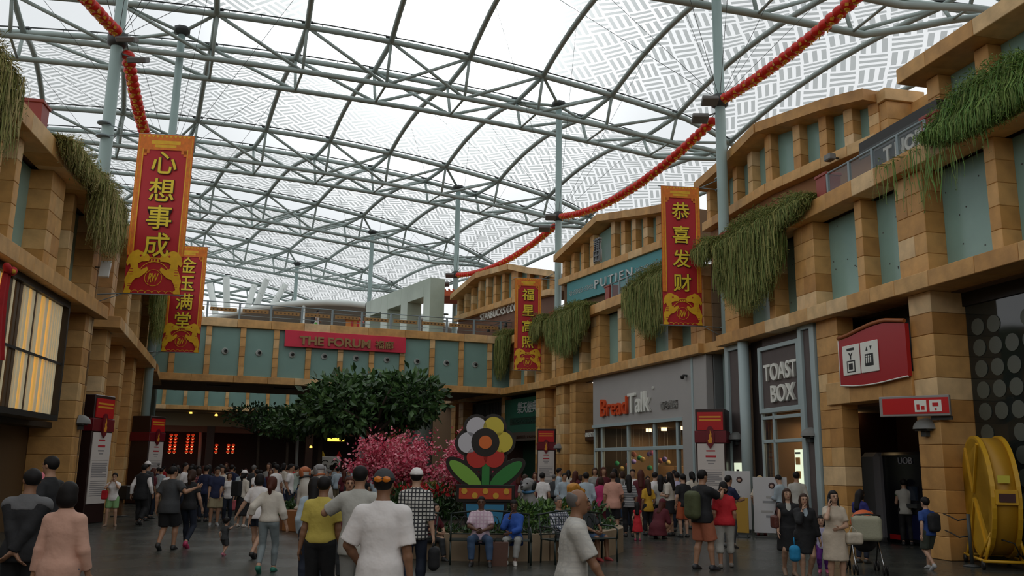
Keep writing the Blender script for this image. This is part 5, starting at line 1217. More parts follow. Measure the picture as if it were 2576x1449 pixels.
def solve(p):
    """joint positions for a pose; everything in metres for a 1.72 m adult, scaled by p['s']"""
    b = Body(); g = p.get; f = g('fem', 0); fat = g('fat', 1.0); b.fat = fat; b.f = f
    pz = g('pz', .93); lean = R(g('lean', 2)); side = R(g('side', 0))
    b.P = V3(g('px', 0), g('py', 0), pz); b.U = nrm(V3(math.sin(side), math.sin(lean), math.cos(lean))); b.X = V3(1, 0, 0); tw = R(g('twist', 0)); b.SX = V3(math.cos(tw), -math.sin(tw), 0); b.Fw = np.cross(b.U, b.SX) if True else None
    k = g('torso', 1.0); b.k = k
    b.N = b.P + b.U * .52 * k; sh = (.158 - .020 * f) * g('shw', 1.0)
    b.S = [b.P + b.U * .438 * k + b.SX * sh * sg for sg in (-1, 1)]
    hp, hy, hr_ = R(g('hpitch', 0)), R(g('hyaw', 0)), R(g('htilt', 0))
    hu = nrm(b.U * .5 + V3(0, .12, 1)); hf = V3(math.sin(hy) * math.cos(hp), math.cos(hy) * math.cos(hp), -math.sin(hp)); hx = nrm(np.cross(hf, hu)); hx = nrm(hx - V3(0, 0, math.sin(hr_))); hf = nrm(np.cross(V3(0, 0, 1) * .0 + hu, hx)) if False else nrm(hf - hx * (hf @ hx)); hu = np.cross(hx, hf)
    b.HB = np.stack([hx, hf, hu]); b.hs = g('head', 1.0)
    b.H = b.N + nrm(b.U + V3(0, .15, 0)) * (.09 * k) + hu * .085 * b.hs
    hw = .088 + .008 * f
    b.hip = [b.P + b.X * hw * sg - b.U * .03 for sg in (-1, 1)]
    ft = g('feet', ((-.10, .0, .085), (.10, .02, .085))); b.foot = [V3(*q) for q in ft]; kp = g('knee', ((-.12, 1, .1), (.12, 1, .1)))
    ll = g('leg', 1.0); b.knee = []; b.ank = []
    for i in (0, 1):
        kn, an = two_bone(b.hip[i], b.foot[i], .413 * ll, .413 * ll, V3(*kp[i])); b.knee.append(kn); b.ank.append(an)
    hd = g('hands', (None, None)); ep = g('elbow', ((-.5, -1, -.25), (.5, -1, -.25))); b.elb = []; b.wri = []
    al = g('arm', 1.0)
    for i, sg in enumerate((-1, 1)):
        h_ = V3(*hd[i]) if hd[i] is not None else b.S[i] + V3(sg * .06, .05, -.50 * al)
        e, w_ = two_bone(b.S[i], h_, .285 * al, .25 * al, V3(*ep[i])); b.elb.append(e); b.wri.append(w_)
    b.hdir = g('hdir', (None, None)); b.fyaw = g('fyaw', (-8, 8))
    return b
def bounds(b, pad=.2):
    pts = np.array([b.P, b.N, b.H + V3(0, 0, .12), *b.S, *b.knee, *b.ank, *b.elb, *b.wri]); return pts.min(0) - pad, pts.max(0) + pad
def toe_dir(b, i):
    a = R(b.fyaw[i]); d = V3(math.sin(a), math.cos(a), 0); z = b.ank[i][2]
    return nrm(d * .15 - V3(0, 0, min(.13, max(.045, z - .035)))) if z > .045 else d
def torso_prims(F, b, g=0.0, k=.05, chest=True, belly=1.0):
    fat = b.fat; fx = .008 * b.f
    B = np.stack([b.SX, b.Fw, b.U]); K_ = b.k
    F.ell(b.P + b.U * .02, (.155 * fat + fx + g, .115 * fat + g, .125 + g), k, B)
    F.ell(b.P + b.U * .16 * K_ + b.Fw * .012 * (fat - .6), (.132 * fat - fx + g, .100 * fat * belly + g, .15 * K_ + g), k, B)
    if chest:
        F.ell(b.P + b.U * .33 * K_, (.155 * (.5 + .5 * fat) - fx + g, .108 * (.5 + .5 * fat) + g, .175 * K_ + g), k, B)
        for q in (0, 1): F.cone(b.N - b.U * .055 * K_, b.S[q] - b.U * .004, .062 + g * .7, .050 + g, k)
        F.cone(b.P + b.U * .40 * K_, b.N + b.U * .02, .080 + g * .5, .054 + g * .3, k)
def make_body(p, b, h, hands=True):
    lo, hi = bounds(b, .16); F = Field(lo, hi, h); fat = b.fat; hs = b.hs; HB = b.HB; Hw = lambda x, y, z: b.H + (HB[0] * x + HB[1] * y + HB[2] * z) * hs
    torso_prims(F, b)
    if b.f:
        for sg in (-1, 1): F.ell(b.P + b.U * .32 * b.k + b.SX * .065 * sg + b.Fw * .085, (.052, .045, .05), .03)
    for i, sg in enumerate((-1, 1)):
        lg = (.5 + .5 * fat)
        F.cone(b.hip[i], b.knee[i], .088 * lg, .056 * lg, .04); kn, an = b.knee[i], b.ank[i]; mid = kn + (an - kn) * .33 - nrm(V3(0, 1, 0)) * .012
        F.cone(kn, mid, .054 * lg, .056 * lg, .02); F.cone(mid, an, .055 * lg, .037, .02)
        d = toe_dir(b, i); heel = an + V3(0, -.03, 0) * 1 - V3(0, 0, .045); F.cone(heel, an - V3(0, 0, .01), .036, .038, .02); F.cone(heel + V3(0, 0, .0), heel + d * .19, .034, .026, .02)
        F.cone(b.S[i], b.elb[i], .050 * lg, .040, .03); m2 = b.elb[i] + (b.wri[i] - b.elb[i]) * .3; F.cone(b.elb[i], m2, .040, .041, .02); F.cone(m2, b.wri[i], .041, .027, .02)
    F.cone(b.N - b.U * .05, Hw(0, -.012, -.06), .060, .052, .03)
    F.ell(Hw(0, -.005, .022), (.077 * hs, .094 * hs, .096 * hs), .02, HB); F.ell(Hw(0, .022, -.045), (.058 * hs, .066 * hs, .066 * hs), .03, HB); F.ell(Hw(0, .062, -.085), (.026 * hs, .024 * hs, .022 * hs), .03, HB)
    F.cone(Hw(0, .090, .012), Hw(0, .108, -.022), .010 * hs, .015 * hs, .014); F.ell(Hw(0, .088, -.052), (.024 * hs, .012 * hs, .010 * hs), .012, HB)
    F.ell(Hw(0, .086, .030), (.05 * hs, .012 * hs, .010 * hs), .012, HB)
    for sg in (-1, 1): F.ell(Hw(.078 * sg, -.012, -.005), (.012 * hs, .022 * hs, .034 * hs), .008, HB); F.ell(Hw(.030 * sg, .092, .014), (.013 * hs, .010 * hs, .008 * hs), .010, HB, sub=False)
    X = MB(); fr = []
    for i, sg in enumerate((-1, 1)):
        w_ = b.wri[i]; fd = nrm(w_ - b.elb[i]) if b.hdir[i] is None else nrm(V3(*b.hdir[i])); inn = V3(-sg, .15, 0); inn = nrm(inn - fd * (inn @ fd)); sd = np.cross(fd, inn) * sg  # sd points to the thumb side
        if sd[1] < 0 and abs(fd[2]) > .6: sd = -sd
        Bp = np.stack([sd, inn, fd]); F.ell(w_ + fd * .052, (.043, .019, .056), .014, Bp)
        if hands:
            curl = p.get('curl', 35)
            for q in range(4):
                base = w_ + fd * .088 + sd * (.030 - .020 * q) - fd * .006 * abs(q - 1); ln = (.070, .078, .072, .056)[q]; pts = [base - fd * .02, base]; d = fd.copy(); a = R(curl * (.7 + .1 * q) / 2)
                for s_ in (.45, .32, .23): d = nrm(d * math.cos(a) + inn * math.sin(a)); pts.append(pts[-1] + d * ln * s_)
                X.tube(pts, [.0105, .0105, .0098, .009, .0068], 6)
            tb = w_ + fd * .028 + sd * .030; td = nrm(sd * .75 + fd * .62 + inn * .35); t2 = nrm(fd * .8 + sd * .25 + inn * .45)
            X.tube([tb - td * .012, tb + td * .030, tb + td * .030 + t2 * .030, tb + td * .030 + t2 * .052], [.015, .0135, .0115, .0085], 6)
    V, Q = F.polys(); return V, Q, X
def shell(kind, p, b, h, o):
    """one garment as a distance-field shell"""
    if kind != 'bag': lo, hi = bounds(b, .24); F = Field(lo, hi, h); fat = b.fat; lg = (.5 + .5 * fat); HB = b.HB; hs = b.hs
    if kind != 'bag': kk = b.k
    Hw = lambda x, y, z: b.H + (HB[0] * x + HB[1] * y + HB[2] * z) * hs
    g = o.get('g', .016)
    if kind in ('top', 'dress'):
        torso_prims(F, b, g, .05, belly=o.get('belly', 1.0))
        if b.f:
            for sg in (-1, 1): F.ell(b.P + b.U * .32 * kk + b.SX * .065 * sg + b.Fw * .085, (.055 + g, .045 + g, .052 + g), .03)
        hem = o.get('hem', -.10)
        if hem < -.02: F.ell(b.P - b.U * .02 + b.U * hem * .5, (.160 * fat + g + .008 + .008 * b.f, .120 * fat + g + .006, .13 + g - hem * .3), .05, np.stack([b.SX, b.Fw, b.U]))
        sl = o.get('sleeve', .65)
        for i in (0, 1):
            if sl <= 0: continue
            S_, E_, W_ = b.S[i], b.elb[i], b.wri[i]
            if sl <= 1: c = S_ + (E_ - S_) * sl; lo_ = o.get('loose', .022); F.cone(S_, E_, .056 * lg + g, .048 * lg + lo_, .03, cut=(c, E_ - S_))
            else:
                F.cone(S_, E_, .054 * lg + g, .044 + g * .9, .03); c = E_ + (W_ - E_) * (sl - 1); F.cone(E_, W_, .044 + g * .9, .031 + g * .8, .015, cut=(c, W_ - E_))
        F.plane(b.N + b.U * o.get('neck', .035), b.U * 1.0)
        F.ell(b.N + b.U * .05 + b.Fw * .035, (.066, .062, .05), .0, sub=True)
        if o.get('vneck'): F.ell(b.N - b.U * .05 + b.Fw * .10, (.045, .06, .11), .0, sub=True)
        if kind == 'top': F.plane(b.P + b.U * hem, -b.U)
        else:
            ln = o.get('len', .52); z1 = b.P[2] + .03; c = (b.P[0], b.P[1]); F.skirt(c, b.P[2] - ln, z1, o.get('r0', (.235, .23)), (.165 * fat + g, .125 * fat + g), .03)
    elif kind == 'skirt':
        F.ell(b.P + b.U * .02, (.158 * fat + g, .118 * fat + g, .11), .03); F.skirt((b.P[0], b.P[1]), b.P[2] - o.get('len', .45), b.P[2] + .02, o.get('r0', (.20, .20)), (.165 * fat + g, .128 * fat + g), .03); F.plane(b.P + b.U * .09, b.U)
    elif kind == 'legs':
        torso_prims(F, b, g * .9, .04, chest=False); ln = o.get('len', 1.92); fl = o.get('flare', 0)
        for i in (0, 1):
            Hp, Kn, An = b.hip[i], b.knee[i], b.ank[i]
            if ln <= 1: c = Hp + (Kn - Hp) * ln; F.cone(Hp, Kn, .092 * lg + g, .062 * lg + g + fl, .03, cut=(c, Kn - Hp))
            else:
                F.cone(Hp, Kn, .090 * lg + g, .058 * lg + g, .03); c = Kn + (An - Kn) * (ln - 1); mid = Kn + (An - Kn) * .35 - V3(0, .01, 0)
                F.cone(Kn, mid, .057 * lg + g, .057 * lg + g, .02); F.cone(mid, An, .057 * lg + g, .040 + g + fl, .02, cut=(c, An - Kn))
        F.plane(b.P + b.U * o.get('waist', .08), b.U)
    elif kind == 'shoe':
        i = o['i']; an = b.ank[i]; d = toe_dir(b, i); heel = an + V3(0, -.03, 0) - V3(0, 0, .045)
        F = Field(np.minimum(heel, heel + d * .2) - .1, np.maximum(heel, heel + d * .2) + .12, min(h, .016)); sd = np.cross(d, V3(0, 0, 1))
        F.cone(heel, an - V3(0, 0, .01 if not o.get('flat') else .035), .045, .044, .02); F.cone(heel, heel + d * .18, .044, .036, .03); F.cone(heel + d * .1 + V3(0, 0, .015), heel + d * .18, .044, .036, .02)
        if an[2] < .1: F.plane(V3(0, 0, max(.004, an[2] - .082)), V3(0, 0, -1))
        F.plane(an + V3(0, 0, .03 if not o.get('boot') else .10), V3(0, 0, 1))
    elif kind == 'hair':
        st = o['style']
        F = Field(b.H - .5 if st in ('long', 'pony') else b.H - .22, b.H + .2, min(h, .016))
        F.ell(Hw(0, -.012, .030), (.088 * hs, .104 * hs, .098 * hs), .01, HB)
        if st == 'short':
            F.notch(b.H, (HB[1], .045 * hs), (-HB[2], -.058 * hs)); F.notch(b.H, (HB[1], -.02 * hs), (-HB[2], -.004 * hs)); F.plane(Hw(0, 0, -.085), -HB[2]); F.ell(Hw(0, .05, -.10), (.12, .09, .07), 0, HB, sub=True)
        elif st == 'balding':
            F.plane(Hw(0, 0, .055), HB[2] * .9 + HB[1] * .45); F.notch(b.H, (HB[1], -.01 * hs), (-HB[2], -.2 * hs)); F.plane(Hw(0, 0, -.06), -HB[2])
        elif st == 'bun':
            F.ell(Hw(0, -.105, .075), (.045 * hs,) * 3, .01); F.notch(b.H, (HB[1], .045 * hs), (-HB[2], -.055 * hs)); F.notch(b.H, (HB[1], -.01 * hs), (-HB[2], -.0)); F.plane(Hw(0, 0, -.06), -HB[2])
        else:
            F.ell(Hw(0, -.035, -.03), (.096 * hs, .085 * hs, .115 * hs), .02, HB)
            if st == 'bob': F.ell(Hw(0, -.025, -.055), (.100 * hs, .088 * hs, .085 * hs), .02, HB)
            if st == 'long':
                F.cone(Hw(0, -.055, -.03), b.N - b.U * .16 - b.Fw * .095, .085 * hs, .075 * hs, .03)
                for sg in (-1, 1): F.cone(Hw(.07 * sg, -.015, -.02), b.N + b.SX * .075 * sg - b.U * .10 + b.Fw * .075, .030, .026, .02)
            if st == 'pony': F.cone(Hw(0, -.10, .0), Hw(0, -.14, -.09), .032, .042, .02); F.cone(Hw(0, -.14, -.09), Hw(0, -.10, -.24), .042, .022, .02)
            F.notch(b.H, (HB[1], .035 * hs), (-HB[2], -.055 * hs))
            F.ell(Hw(0, .085, -.045), (.064 * hs, .075 * hs, .10 * hs), 0, HB, sub=True)
    elif kind == 'cap':
        F = Field(b.H - .28, b.H + .28, min(h, .014)); F.ell(Hw(0, -.010, .032), (.096 * hs, .112 * hs, .108 * hs), .01, HB); F.plane(Hw(0, 0, .030), -HB[2]); sg = -1 if o.get('back') else 1
        F.ell(Hw(0, sg * .125, .032 if sg > 0 else .02), (.072 * hs, .080 * hs, .011 * hs), .012, HB)
    elif kind == 'hat':
        F = Field(b.H - .3, b.H + .3, min(h, .014)); F.ell(Hw(0, -.008, .045), (.098, .112, .10), .01, HB); F.plane(Hw(0, 0, .045), -HB[2]); F.ell(Hw(0, -.005, .052), (.20, .21, .012), .008, HB)
    elif kind == 'bag':
        c, r_, B = V3(*o['c']), o['r'], o.get('B'); F = Field(c - max(r_) - .1, c + max(r_) + .1, min(h, .02)); q = F.sub(c - max(r_) - .05, c + max(r_) + .05); sl, x, y, z = q; x, y, z = x - c[0], y - c[1], z - c[2]
        rr_ = o.get('rd', .04); a = [np.maximum(np.abs(v) - (r_[i] - rr_), 0) for i, v in enumerate((x, y, z))]; F.mix(sl, np.sqrt(a[0] ** 2 + a[1] ** 2 + a[2] ** 2) - rr_, 0)
    return F.polys()
PEOPLE = {}
def person(label, place, heading, top, legs, hair=('short', 'black'), sk='mid', pose=None, shoes=(.03, .03, .03), extra=(), h=None, group=None, cat='person', face=None, flat=False):
    """place = (x, y, height) in metres; top/legs = (kind, material, options)"""
    x, y, ht = place; p = dict(pose or {}); b = solve(p); s_ = ht / 1.72 if 'abs' not in p else p['abs']
    d = math.hypot(x, y); hv = h or min(.05, max(.0115, 2.3 * d / 2218)); hv /= s_
    t = thing('person', label, cat, (x, y, p.get('lift', 0)), R(-heading), group); t.scale = (s_, s_, s_)
    near = d < 33
    V, Q, X = make_body(p, b, hv, hands=near); link('body', np_mesh('body', V, Q, skin(sk), extra=X), t)
    for q in (top, legs) + tuple(extra):
        if q is None: continue
        nm, kind, m = q[0], q[1], q[2]; o = dict(q[3]) if len(q) > 3 else {}
        V, Q = shell(kind, p, b, hv, o)
        if len(V): link(nm, np_mesh(nm, V, Q, m), t)
    if hair:
        st, hc = hair
        if st: V, Q = shell('hair', p, b, hv, {'style': st}); link('hair', np_mesh('hair', V, Q, HAIRS[hc]), t)
    if shoes is not None:
        sm = mat('shoe_%d_%d_%d' % tuple(int(c * 100) for c in shoes), shoes, rough=.5)
        for i in (0, 1): V, Q = shell('shoe', p, b, hv, {'i': i, 'flat': flat}); link('shoe', np_mesh('shoe', V, Q, sm), t)
    if face is None: face = d < 30 and math.cos(R(heading + p.get('hyaw', 0)) - math.atan2(x, y)) < .35
    if face:
        HB, hs = b.HB, b.hs; Hw = lambda a, c, e: Vector(b.H + (HB[0] * a + HB[1] * c + HB[2] * e) * hs); RM = Matrix([[HB[j][i] for j in range(3)] for i in range(3)]).to_4x4()
        for sg in (-1, 1):
            MB().lathe([(0, -.006), (.010, -.004), (.0115, 0), (.010, .004), (0, .006)], 8, M=Matrix.Translation(Hw(.031 * sg, .0965, .012)) @ RM @ Matrix.Diagonal((1.25, .7, 1, 1))).obj('eye', EYEW, t)
            MB().tube([Hw(.016 * sg, .0995, .032), Hw(.034 * sg, .0985, .037), Hw(.050 * sg, .090, .031)], [.003, .004, .002], 5).obj('eyebrow', HAIRS['black'], t)
        MB().tube([Hw(-.024, .091, -.053), Hw(-.008, .0985, -.051), Hw(.008, .0985, -.051), Hw(.024, .091, -.053)], [.003, .0055, .0055, .003], 6).obj('mouth', LIPS, t)
    PEOPLE[label] = (t, b, s_)
    return t, b
def spot(px, yh, yf):
    """where somebody stands whose feet show at yf and crown at yh in the column px"""
    g_ = at_z(px, yf, 0.0); top_ = at_depth(px, yh, g_.y); return (g_.x, g_.y, top_.z)
def spot_d(px, yh, d):
    q = at_depth(px, yh, d); return (q.x, d, q.z)
def held(label, name, cat, who, m, c, r_, rd=.04, strap=None, group=None, h=.012):
    """a bag or the like carried by a person, in that person's frame but an object of its own"""
    t, b, s_ = PEOPLE[who]; o = thing(name, label, cat, group=group); o.matrix_world = Matrix.Translation(t.location) @ Matrix.Rotation(t.rotation_euler.z, 4, 'Z') @ Matrix.Scale(s_, 4)
    V, Q = shell('bag', {}, b, h, {'c': c, 'r': r_, 'rd': rd}); link(name + '_body', np_mesh(name + '_body', V, Q, m), o)
    if strap: MB().tube(strap, .011, 6).obj('strap', m, o)
    return o
# poses
def stand(**k): return dict(k)
def walk(ph=1, st=.26, **k):
    a = dict(feet=((-.08, st * ph, .085 if ph > 0 else .15), (.08, -st * ph, .15 if ph > 0 else .085)), fyaw=(-4, 4), pz=.90, hands=((-.24, -.16 * ph, .86), (.24, .16 * ph, .86)), lean=4); a.update(k); return a
def sit(**k):
    a = dict(pz=.50, py=0, lean=-6, feet=((-.13, .46, .085), (.13, .46, .085)), knee=((-.15, .5, 1), (.15, .5, 1)), hands=((-.10, .30, .62), (.10, .30, .62)), elbow=((-1, -.3, -.3), (1, -.3, -.3))); a.update(k); return a
C = lambda r, g, b: cl(r, g, b)

# ------------------------------------------------------------------ who is there
W_ = cloth('white', (.82, .78, .77)); OFFW = cloth('cream', (.62, .56, .48)); BLK = cloth('black', (.012, .012, .014)); CHAR = cloth('charcoal', (.045, .048, .052)); GREY = cloth('grey', (.30, .30, .285)); LGREY = cloth('light_grey', (.46, .45, .41)); NAVY = cloth('navy', (.012, .018, .06)); DENIM = cloth('denim', (.035, .07, .14)); DKDEN = cloth('dark_denim', (.012, .018, .035)); PINK = cloth('blush_pink', (.62, .36, .27)); KHAKI = cloth('khaki', (.30, .25, .15)); YEL = cloth('mustard_yellow', (.56, .44, .085)); MAR = cloth('maroon', (.10, .008, .016)); REDC = cloth('bright_red', (.55, .015, .025)); ORC = cloth('rust_orange', (.46, .10, .035)); SALM = cloth('salmon', (.64, .33, .25)); BLUE = cloth('cobalt_blue', (.02, .085, .38)); MINT = cloth('mint_green', (.22, .40, .17)); SLATE = cloth('slate_blue_grey', (.235, .275, .285)); MAG = cloth('magenta', (.50, .03, .14)); LILAC = cloth('lilac', (.45, .42, .58)); PALEB = cloth('pale_blue', (.42, .50, .56)); PURP = cloth('purple', (.12, .02, .22)); BEIGE = cloth('beige', (.56, .47, .37)); GOLDC = cloth('gold_yellow', (.62, .35, .03)); OLIVE = cloth('olive', (.075, .085, .035)); GRN2 = cloth('lime_green', (.16, .55, .10))
CHK = cloth('black_white_check', (.62, .60, .56), kind=('check', (.03, .03, .035), .052)); STR = cloth('grey_stripe', (.16, .17, .18), kind=('hstripe', (.42, .42, .42), .07, .4)); STR2 = cloth('white_stripe', (.55, .56, .60), kind=('check', (.08, .09, .13), .06)); PCHK = cloth('pink_check', (.40, .16, .17), kind=('check', (.10, .02, .03), .09)); LPNK = cloth('pale_pink_check', (.62, .50, .56), kind=('check', (.52, .36, .45), .07)); TEXW = cloth('white_ribbed', (.56, .54, .50), kind=('check', (.50, .485, .455), .05))
T = lambda m, sl=.65, hem=-.10, **k: ('shirt', 'top', m, dict(sleeve=sl, hem=hem, **k))
LG = lambda m, ln=1.92, nm='trousers', **k: (nm, 'legs', m, dict(len=ln, **k))
SK = lambda m, ln=.45, **k: ('skirt', 'skirt', m, dict(len=ln, **k))

# foreground left
person('man in a black jacket with pale yoke, hands clasped behind his back', spot_d(78, 1185, 9.2), -6, T(BLK, 1.93, -.12, g=.026), LG(BLK), ('short', 'black'), 'tan', dict(hands=((.03, -.185, .86), (-.03, -.20, .89)), elbow=((-1, -.7, .1), (1, -.7, .1)), hyaw=-38, fat=1.08, shw=1.04, hdir=((.6, -.1, -.8), (-.7, -.1, -.7))), extra=[('yoke', 'top', cloth('ash_grey', (.13, .13, .135)), dict(hem=.39, sleeve=.02, g=.030)), ('collar', 'top', cloth('pale_check', (.5, .48, .45)), dict(hem=.50, sleeve=0, neck=.06, g=.012))])
person('woman in a blush pink sweater and jeans seen from behind at the left', spot_d(172, 1218, 8.2), 2, T(PINK, 1.8, -.11, g=.020), LG(DENIM), ('bob', 'black'), 'mid', dict(fem=1, fat=1.06, hands=((-.24, -.03, .80), (.24, .10, .86))))
person('tall man in a black T-shirt turning left beside the lit slats', spot_d(135, 1152, 12.2), -75, T(BLK, .7), LG(GREY), ('short', 'black'), 'mid', dict(hands=((-.2, .12, .95), (.2, .2, .95))))
person('person with a pink cap and white sleeves in front of the tall man', spot_d(112, 1194, 12.9), 150, T(W_, 1.5), LG(CHAR), None, 'mid', dict(fem=1), extra=[('cap', 'cap', cloth('pink_cap', (.60, .16, .20)), {})])
w5 = 'woman in mint shorts holding a phone to her face beside the left kiosk'
person(w5, spot(277, 1191, 1324), 170, T(W_, .6), LG(MINT, .78, 'shorts', flare=.02), ('bun', 'black'), 'light', dict(fem=1, hands=((-.07, .19, 1.43), (.07, .19, 1.43)), hdir=((.2, 0, 1), (-.2, 0, 1)), elbow=((-.8, .3, -1), (.8, .3, -1)), feet=((-.14, 0, .085), (.14, .03, .085)), fyaw=(-20, 20)), shoes=(.30, .20, .14), flat=True)
held('red shoulder bag on the woman in mint shorts', 'handbag', 'bag', w5, REDC, (.26, .06, 1.02), (.10, .06, .15), strap=[(.24, .03, 1.15), (.15, .02, 1.42), (.10, -.06, 1.44)])
person('man in a black waistcoat over a white shirt walking away on the left', spot(348, 1166, 1321), 3, T(W_, 1.95, -.05), LG(BLK, 1.93, g=.03), ('short', 'black'), 'mid', walk(1, .12, hands=((-.28, -.04, .84), (.30, .06, .86)), fat=1.1), extra=[('waistcoat', 'top', BLK, dict(sleeve=0, hem=-.20, g=.034))])
person('person in a white cap and dark jacket beside the waistcoat man', spot_d(371, 1163, 27.5), 10, T(CHAR, 1.9), LG(BLK), ('short', 'black'), 'mid', {}, extra=[('cap', 'cap', W_, {})])
person('man in a charcoal T-shirt and black shorts with an arm round a woman', spot(416, 1172, 1384), 6, T(CHAR, .75, -.16, g=.03), LG(BLK, .95, 'shorts', flare=.035, g=.028), ('short', 'black'), 'mid', walk(-1, .17, hands=((-.26, -.03, .84), (.52, .10, 1.28)), fat=1.22, hyaw=25, elbow=((-.5, -1, -.25), (.5, -.6, -.6))))
person('woman in a black top and dark trousers walking under his arm, pink shoes', spot(466, 1180, 1378), 4, T(BLK, .5, -.08), LG(DKDEN, 1.95, g=.008), ('pony', 'brown'), 'light', walk(1, .18, fem=1), shoes=(.48, .04, .12))
person('man in a navy shirt and khaki shorts facing the viewer', spot(536, 1176, 1322), 155, T(NAVY, .75, -.12, g=.028), LG(KHAKI, .95, 'shorts', flare=.035, g=.026), ('short', 'black'), 'mid', dict(fat=1.15, hands=((-.12, .2, .85), (.22, .15, .84)), hpitch=15), shoes=(.3, .3, .3))
person('man in a dark blue shirt behind the couple on the left', spot(508, 1173, 1312), 8, T(NAVY, .75), LG(DKDEN), ('short', 'black'), 'mid', {})
person('person in a pink checked shirt behind the arm-in-arm couple', spot(490, 1180, 1308), 20, T(PCHK, .9), LG(DKDEN), ('bob', 'brown'), 'mid', dict(fem=1))
w13 = 'woman in a white top carrying a red and white bag, far left crowd'
person(w13, spot(569, 1190, 1316), 165, T(W_, .55), LG(DKDEN), ('bob', 'brown'), 'mid', dict(fem=1)); held('red and white carrier bag hanging from her hand', 'carrier_bag', 'bag', w13, cloth('carrier_red', (.5, .1, .12)), (-.26, .05, .62), (.13, .06, .18))
w14 = 'woman with a white cap, cream top and black skirt seen from behind'
person(w14, spot(604, 1185, 1326), 22, T(OFFW, 1.6, -.04), SK(BLK, .58), ('pony', 'black'), 'light', dict(fem=1), extra=[('cap', 'cap', W_, {})], shoes=(.55, .5, .45)); held('black backpack on the woman with the white cap', 'backpack', 'bag', w14, BLK, (-.10, -.19, 1.18), (.16, .09, .24))
person('woman in a white T-shirt and denim shorts leading the toddler by the hand', spot(637, 1190, 1404), 12, T(W_, .8, -.12, g=.03), LG(DKDEN, .55, 'shorts', flare=.02), ('bob', 'black'), 'light', walk(1, .22, fem=1, hands=((-.46, -.05, .78), (.26, .05, .84))), shoes=(.02, .02, .02), flat=True)
person('woman in slate leggings and a cream top with an auburn ponytail', spot(668, 1197, 1441), 1, T(OFFW, 1.55, -.01, g=.030), LG(SLATE, 1.93, 'leggings', g=.006, waist=.06), ('pony', 'auburn'), 'light', walk(-1, .20, fem=1, fat=.98, hands=((-.33, -.10, .92), (.30, .08, .84))), shoes=(.03, .20, .14), flat=True, extra=[('belt', 'legs', BLK, dict(len=.01, waist=.055, g=.014))] if False else [])
person('toddler in a dark grey romper stretching an arm up to the woman', spot(562, 1296, 1398), 20, T(CHAR, .7, -.1), LG(CHAR, .9, 'shorts', flare=.02), ('short', 'black'), 'light', walk(1, .16, head=1.55, leg=.84, pz=.76, torso=.92, shw=.95, hands=((-.24, .0, .75), (.42, .05, 1.28)), arm=.85, feet=((-.08, .14, .085), (.08, -.16, .13))), shoes=(.48, .16, .22))
w18 = 'child in a red cap and white shirt in the middle distance'
person(w18, spot(693, 1194, 1300), 5, T(W_, .7), LG(CHAR), ('short', 'black'), 'mid', dict(head=1.1), extra=[('cap', 'cap', REDC, {})]); held('small black backpack on the child in the red cap', 'backpack', 'bag', w18, BLK, (0, -.17, 1.15), (.13, .07, .20))
person('man in a pale mint shirt in the middle distance', spot(737, 1172, 1300), 30, T(cloth('pale_mint', (.42, .50, .44)), .9), LG(DENIM), ('short', 'black'), 'mid', dict(hands=((-.2, .1, .9), (.35, .35, 1.2))))
person('girl in a grey dress facing the viewer in the middle distance', spot(748, 1219, 1303), 175, None, ('dress', 'dress', cloth('grey_blue', (.11, .12, .14)), dict(sleeve=.4, len=.5)), ('bob', 'black'), 'mid', dict(fem=1, head=1.12))
person('man in a mustard yellow T-shirt and black trousers seen from behind', spot_d(815, 1203, 11.0), 3, T(YEL, .72, -.02, g=.026), LG(BLK, 1.93, g=.022), ('short', 'black'), 'tan', dict(fat=1.12, hands=((-.27, .0, .80), (.27, .03, .80))))
person('woman with waist-long black hair and a pale shirt beside the yellow T-shirt', spot_d(792, 1203, 13.0), -8, T(PALEB, 1.9, -.16), LG(DKDEN), ('long', 'black'), 'light', dict(fem=1), extra=[])
person('man in a light grey T-shirt resting a hand on the yellow-shirted shoulder', spot_d(906, 1177, 10.4), 2, T(LGREY, .85, -.16, g=.03), LG(GREY), ('short', 'black'), 'mid', dict(fat=1.06, hands=((-.36, .30, 1.30), (.25, .04, .80)), elbow=((-1, -.35, -.8), (.5, -1, -.25))))
person('woman in a maroon sleeveless top facing the viewer between the two men', spot_d(880, 1203, 14.2), 165, T(MAR, 0), LG(CHAR), ('bun', 'auburn'), 'mid', dict(fem=1))
w25 = 'man in a loose white T-shirt and dark cap, nearest figure seen from behind'
t25, b25 = person(w25, spot_d(966, 1190, 7.9), 1, T(W_, .92, -.20, g=.028, loose=.036), LG(CHAR), ('short', 'black'), 'tan', dict(fat=1.1, shw=1.08, hands=((-.19, .14, .92), (.27, .0, .80)), elbow=((-1, -.7, -.2), (.5, -1, -.25)), hyaw=6), extra=[('cap', 'cap', CHAR, {})], h=.0105)
sg_ = thing('sunglasses', 'sunglasses with orange lenses pushed onto the back of the dark cap', 'sunglasses'); sg_.matrix_world = Matrix.Translation(t25.location) @ Matrix.Rotation(t25.rotation_euler.z, 4, 'Z') @ Matrix.Scale(PEOPLE[w25][2], 4) @ Matrix.Translation(Vector(b25.H) + Vector((0, -.122, .045)))
for sx in (-1, 1): MB().lathe([(0, -.006), (.030, -.005), (.034, 0), (.030, .005), (0, .006)], 14, M=Matrix.Translation((.036 * sx, .004, 0)) @ Matrix.Rotation(R(90), 4, 'X') @ Matrix.Diagonal((1.1, .78, 1, 1))).obj('lens', mat('orange_lens', (.75, .22, .02), rough=.15), sg_); MB().tube([(.07 * sx, .004, .01), (.105 * sx, .06, .005), (.10 * sx, .13, -.02)], .004, 5).obj('temple_arm', BLK, sg_)
MB().tube([(-.012, .0, .006), (.012, 0, .006)], .004, 5).obj('bridge', BLK, sg_)
w26 = 'man in a black and white checked shirt and white cap seen from behind'
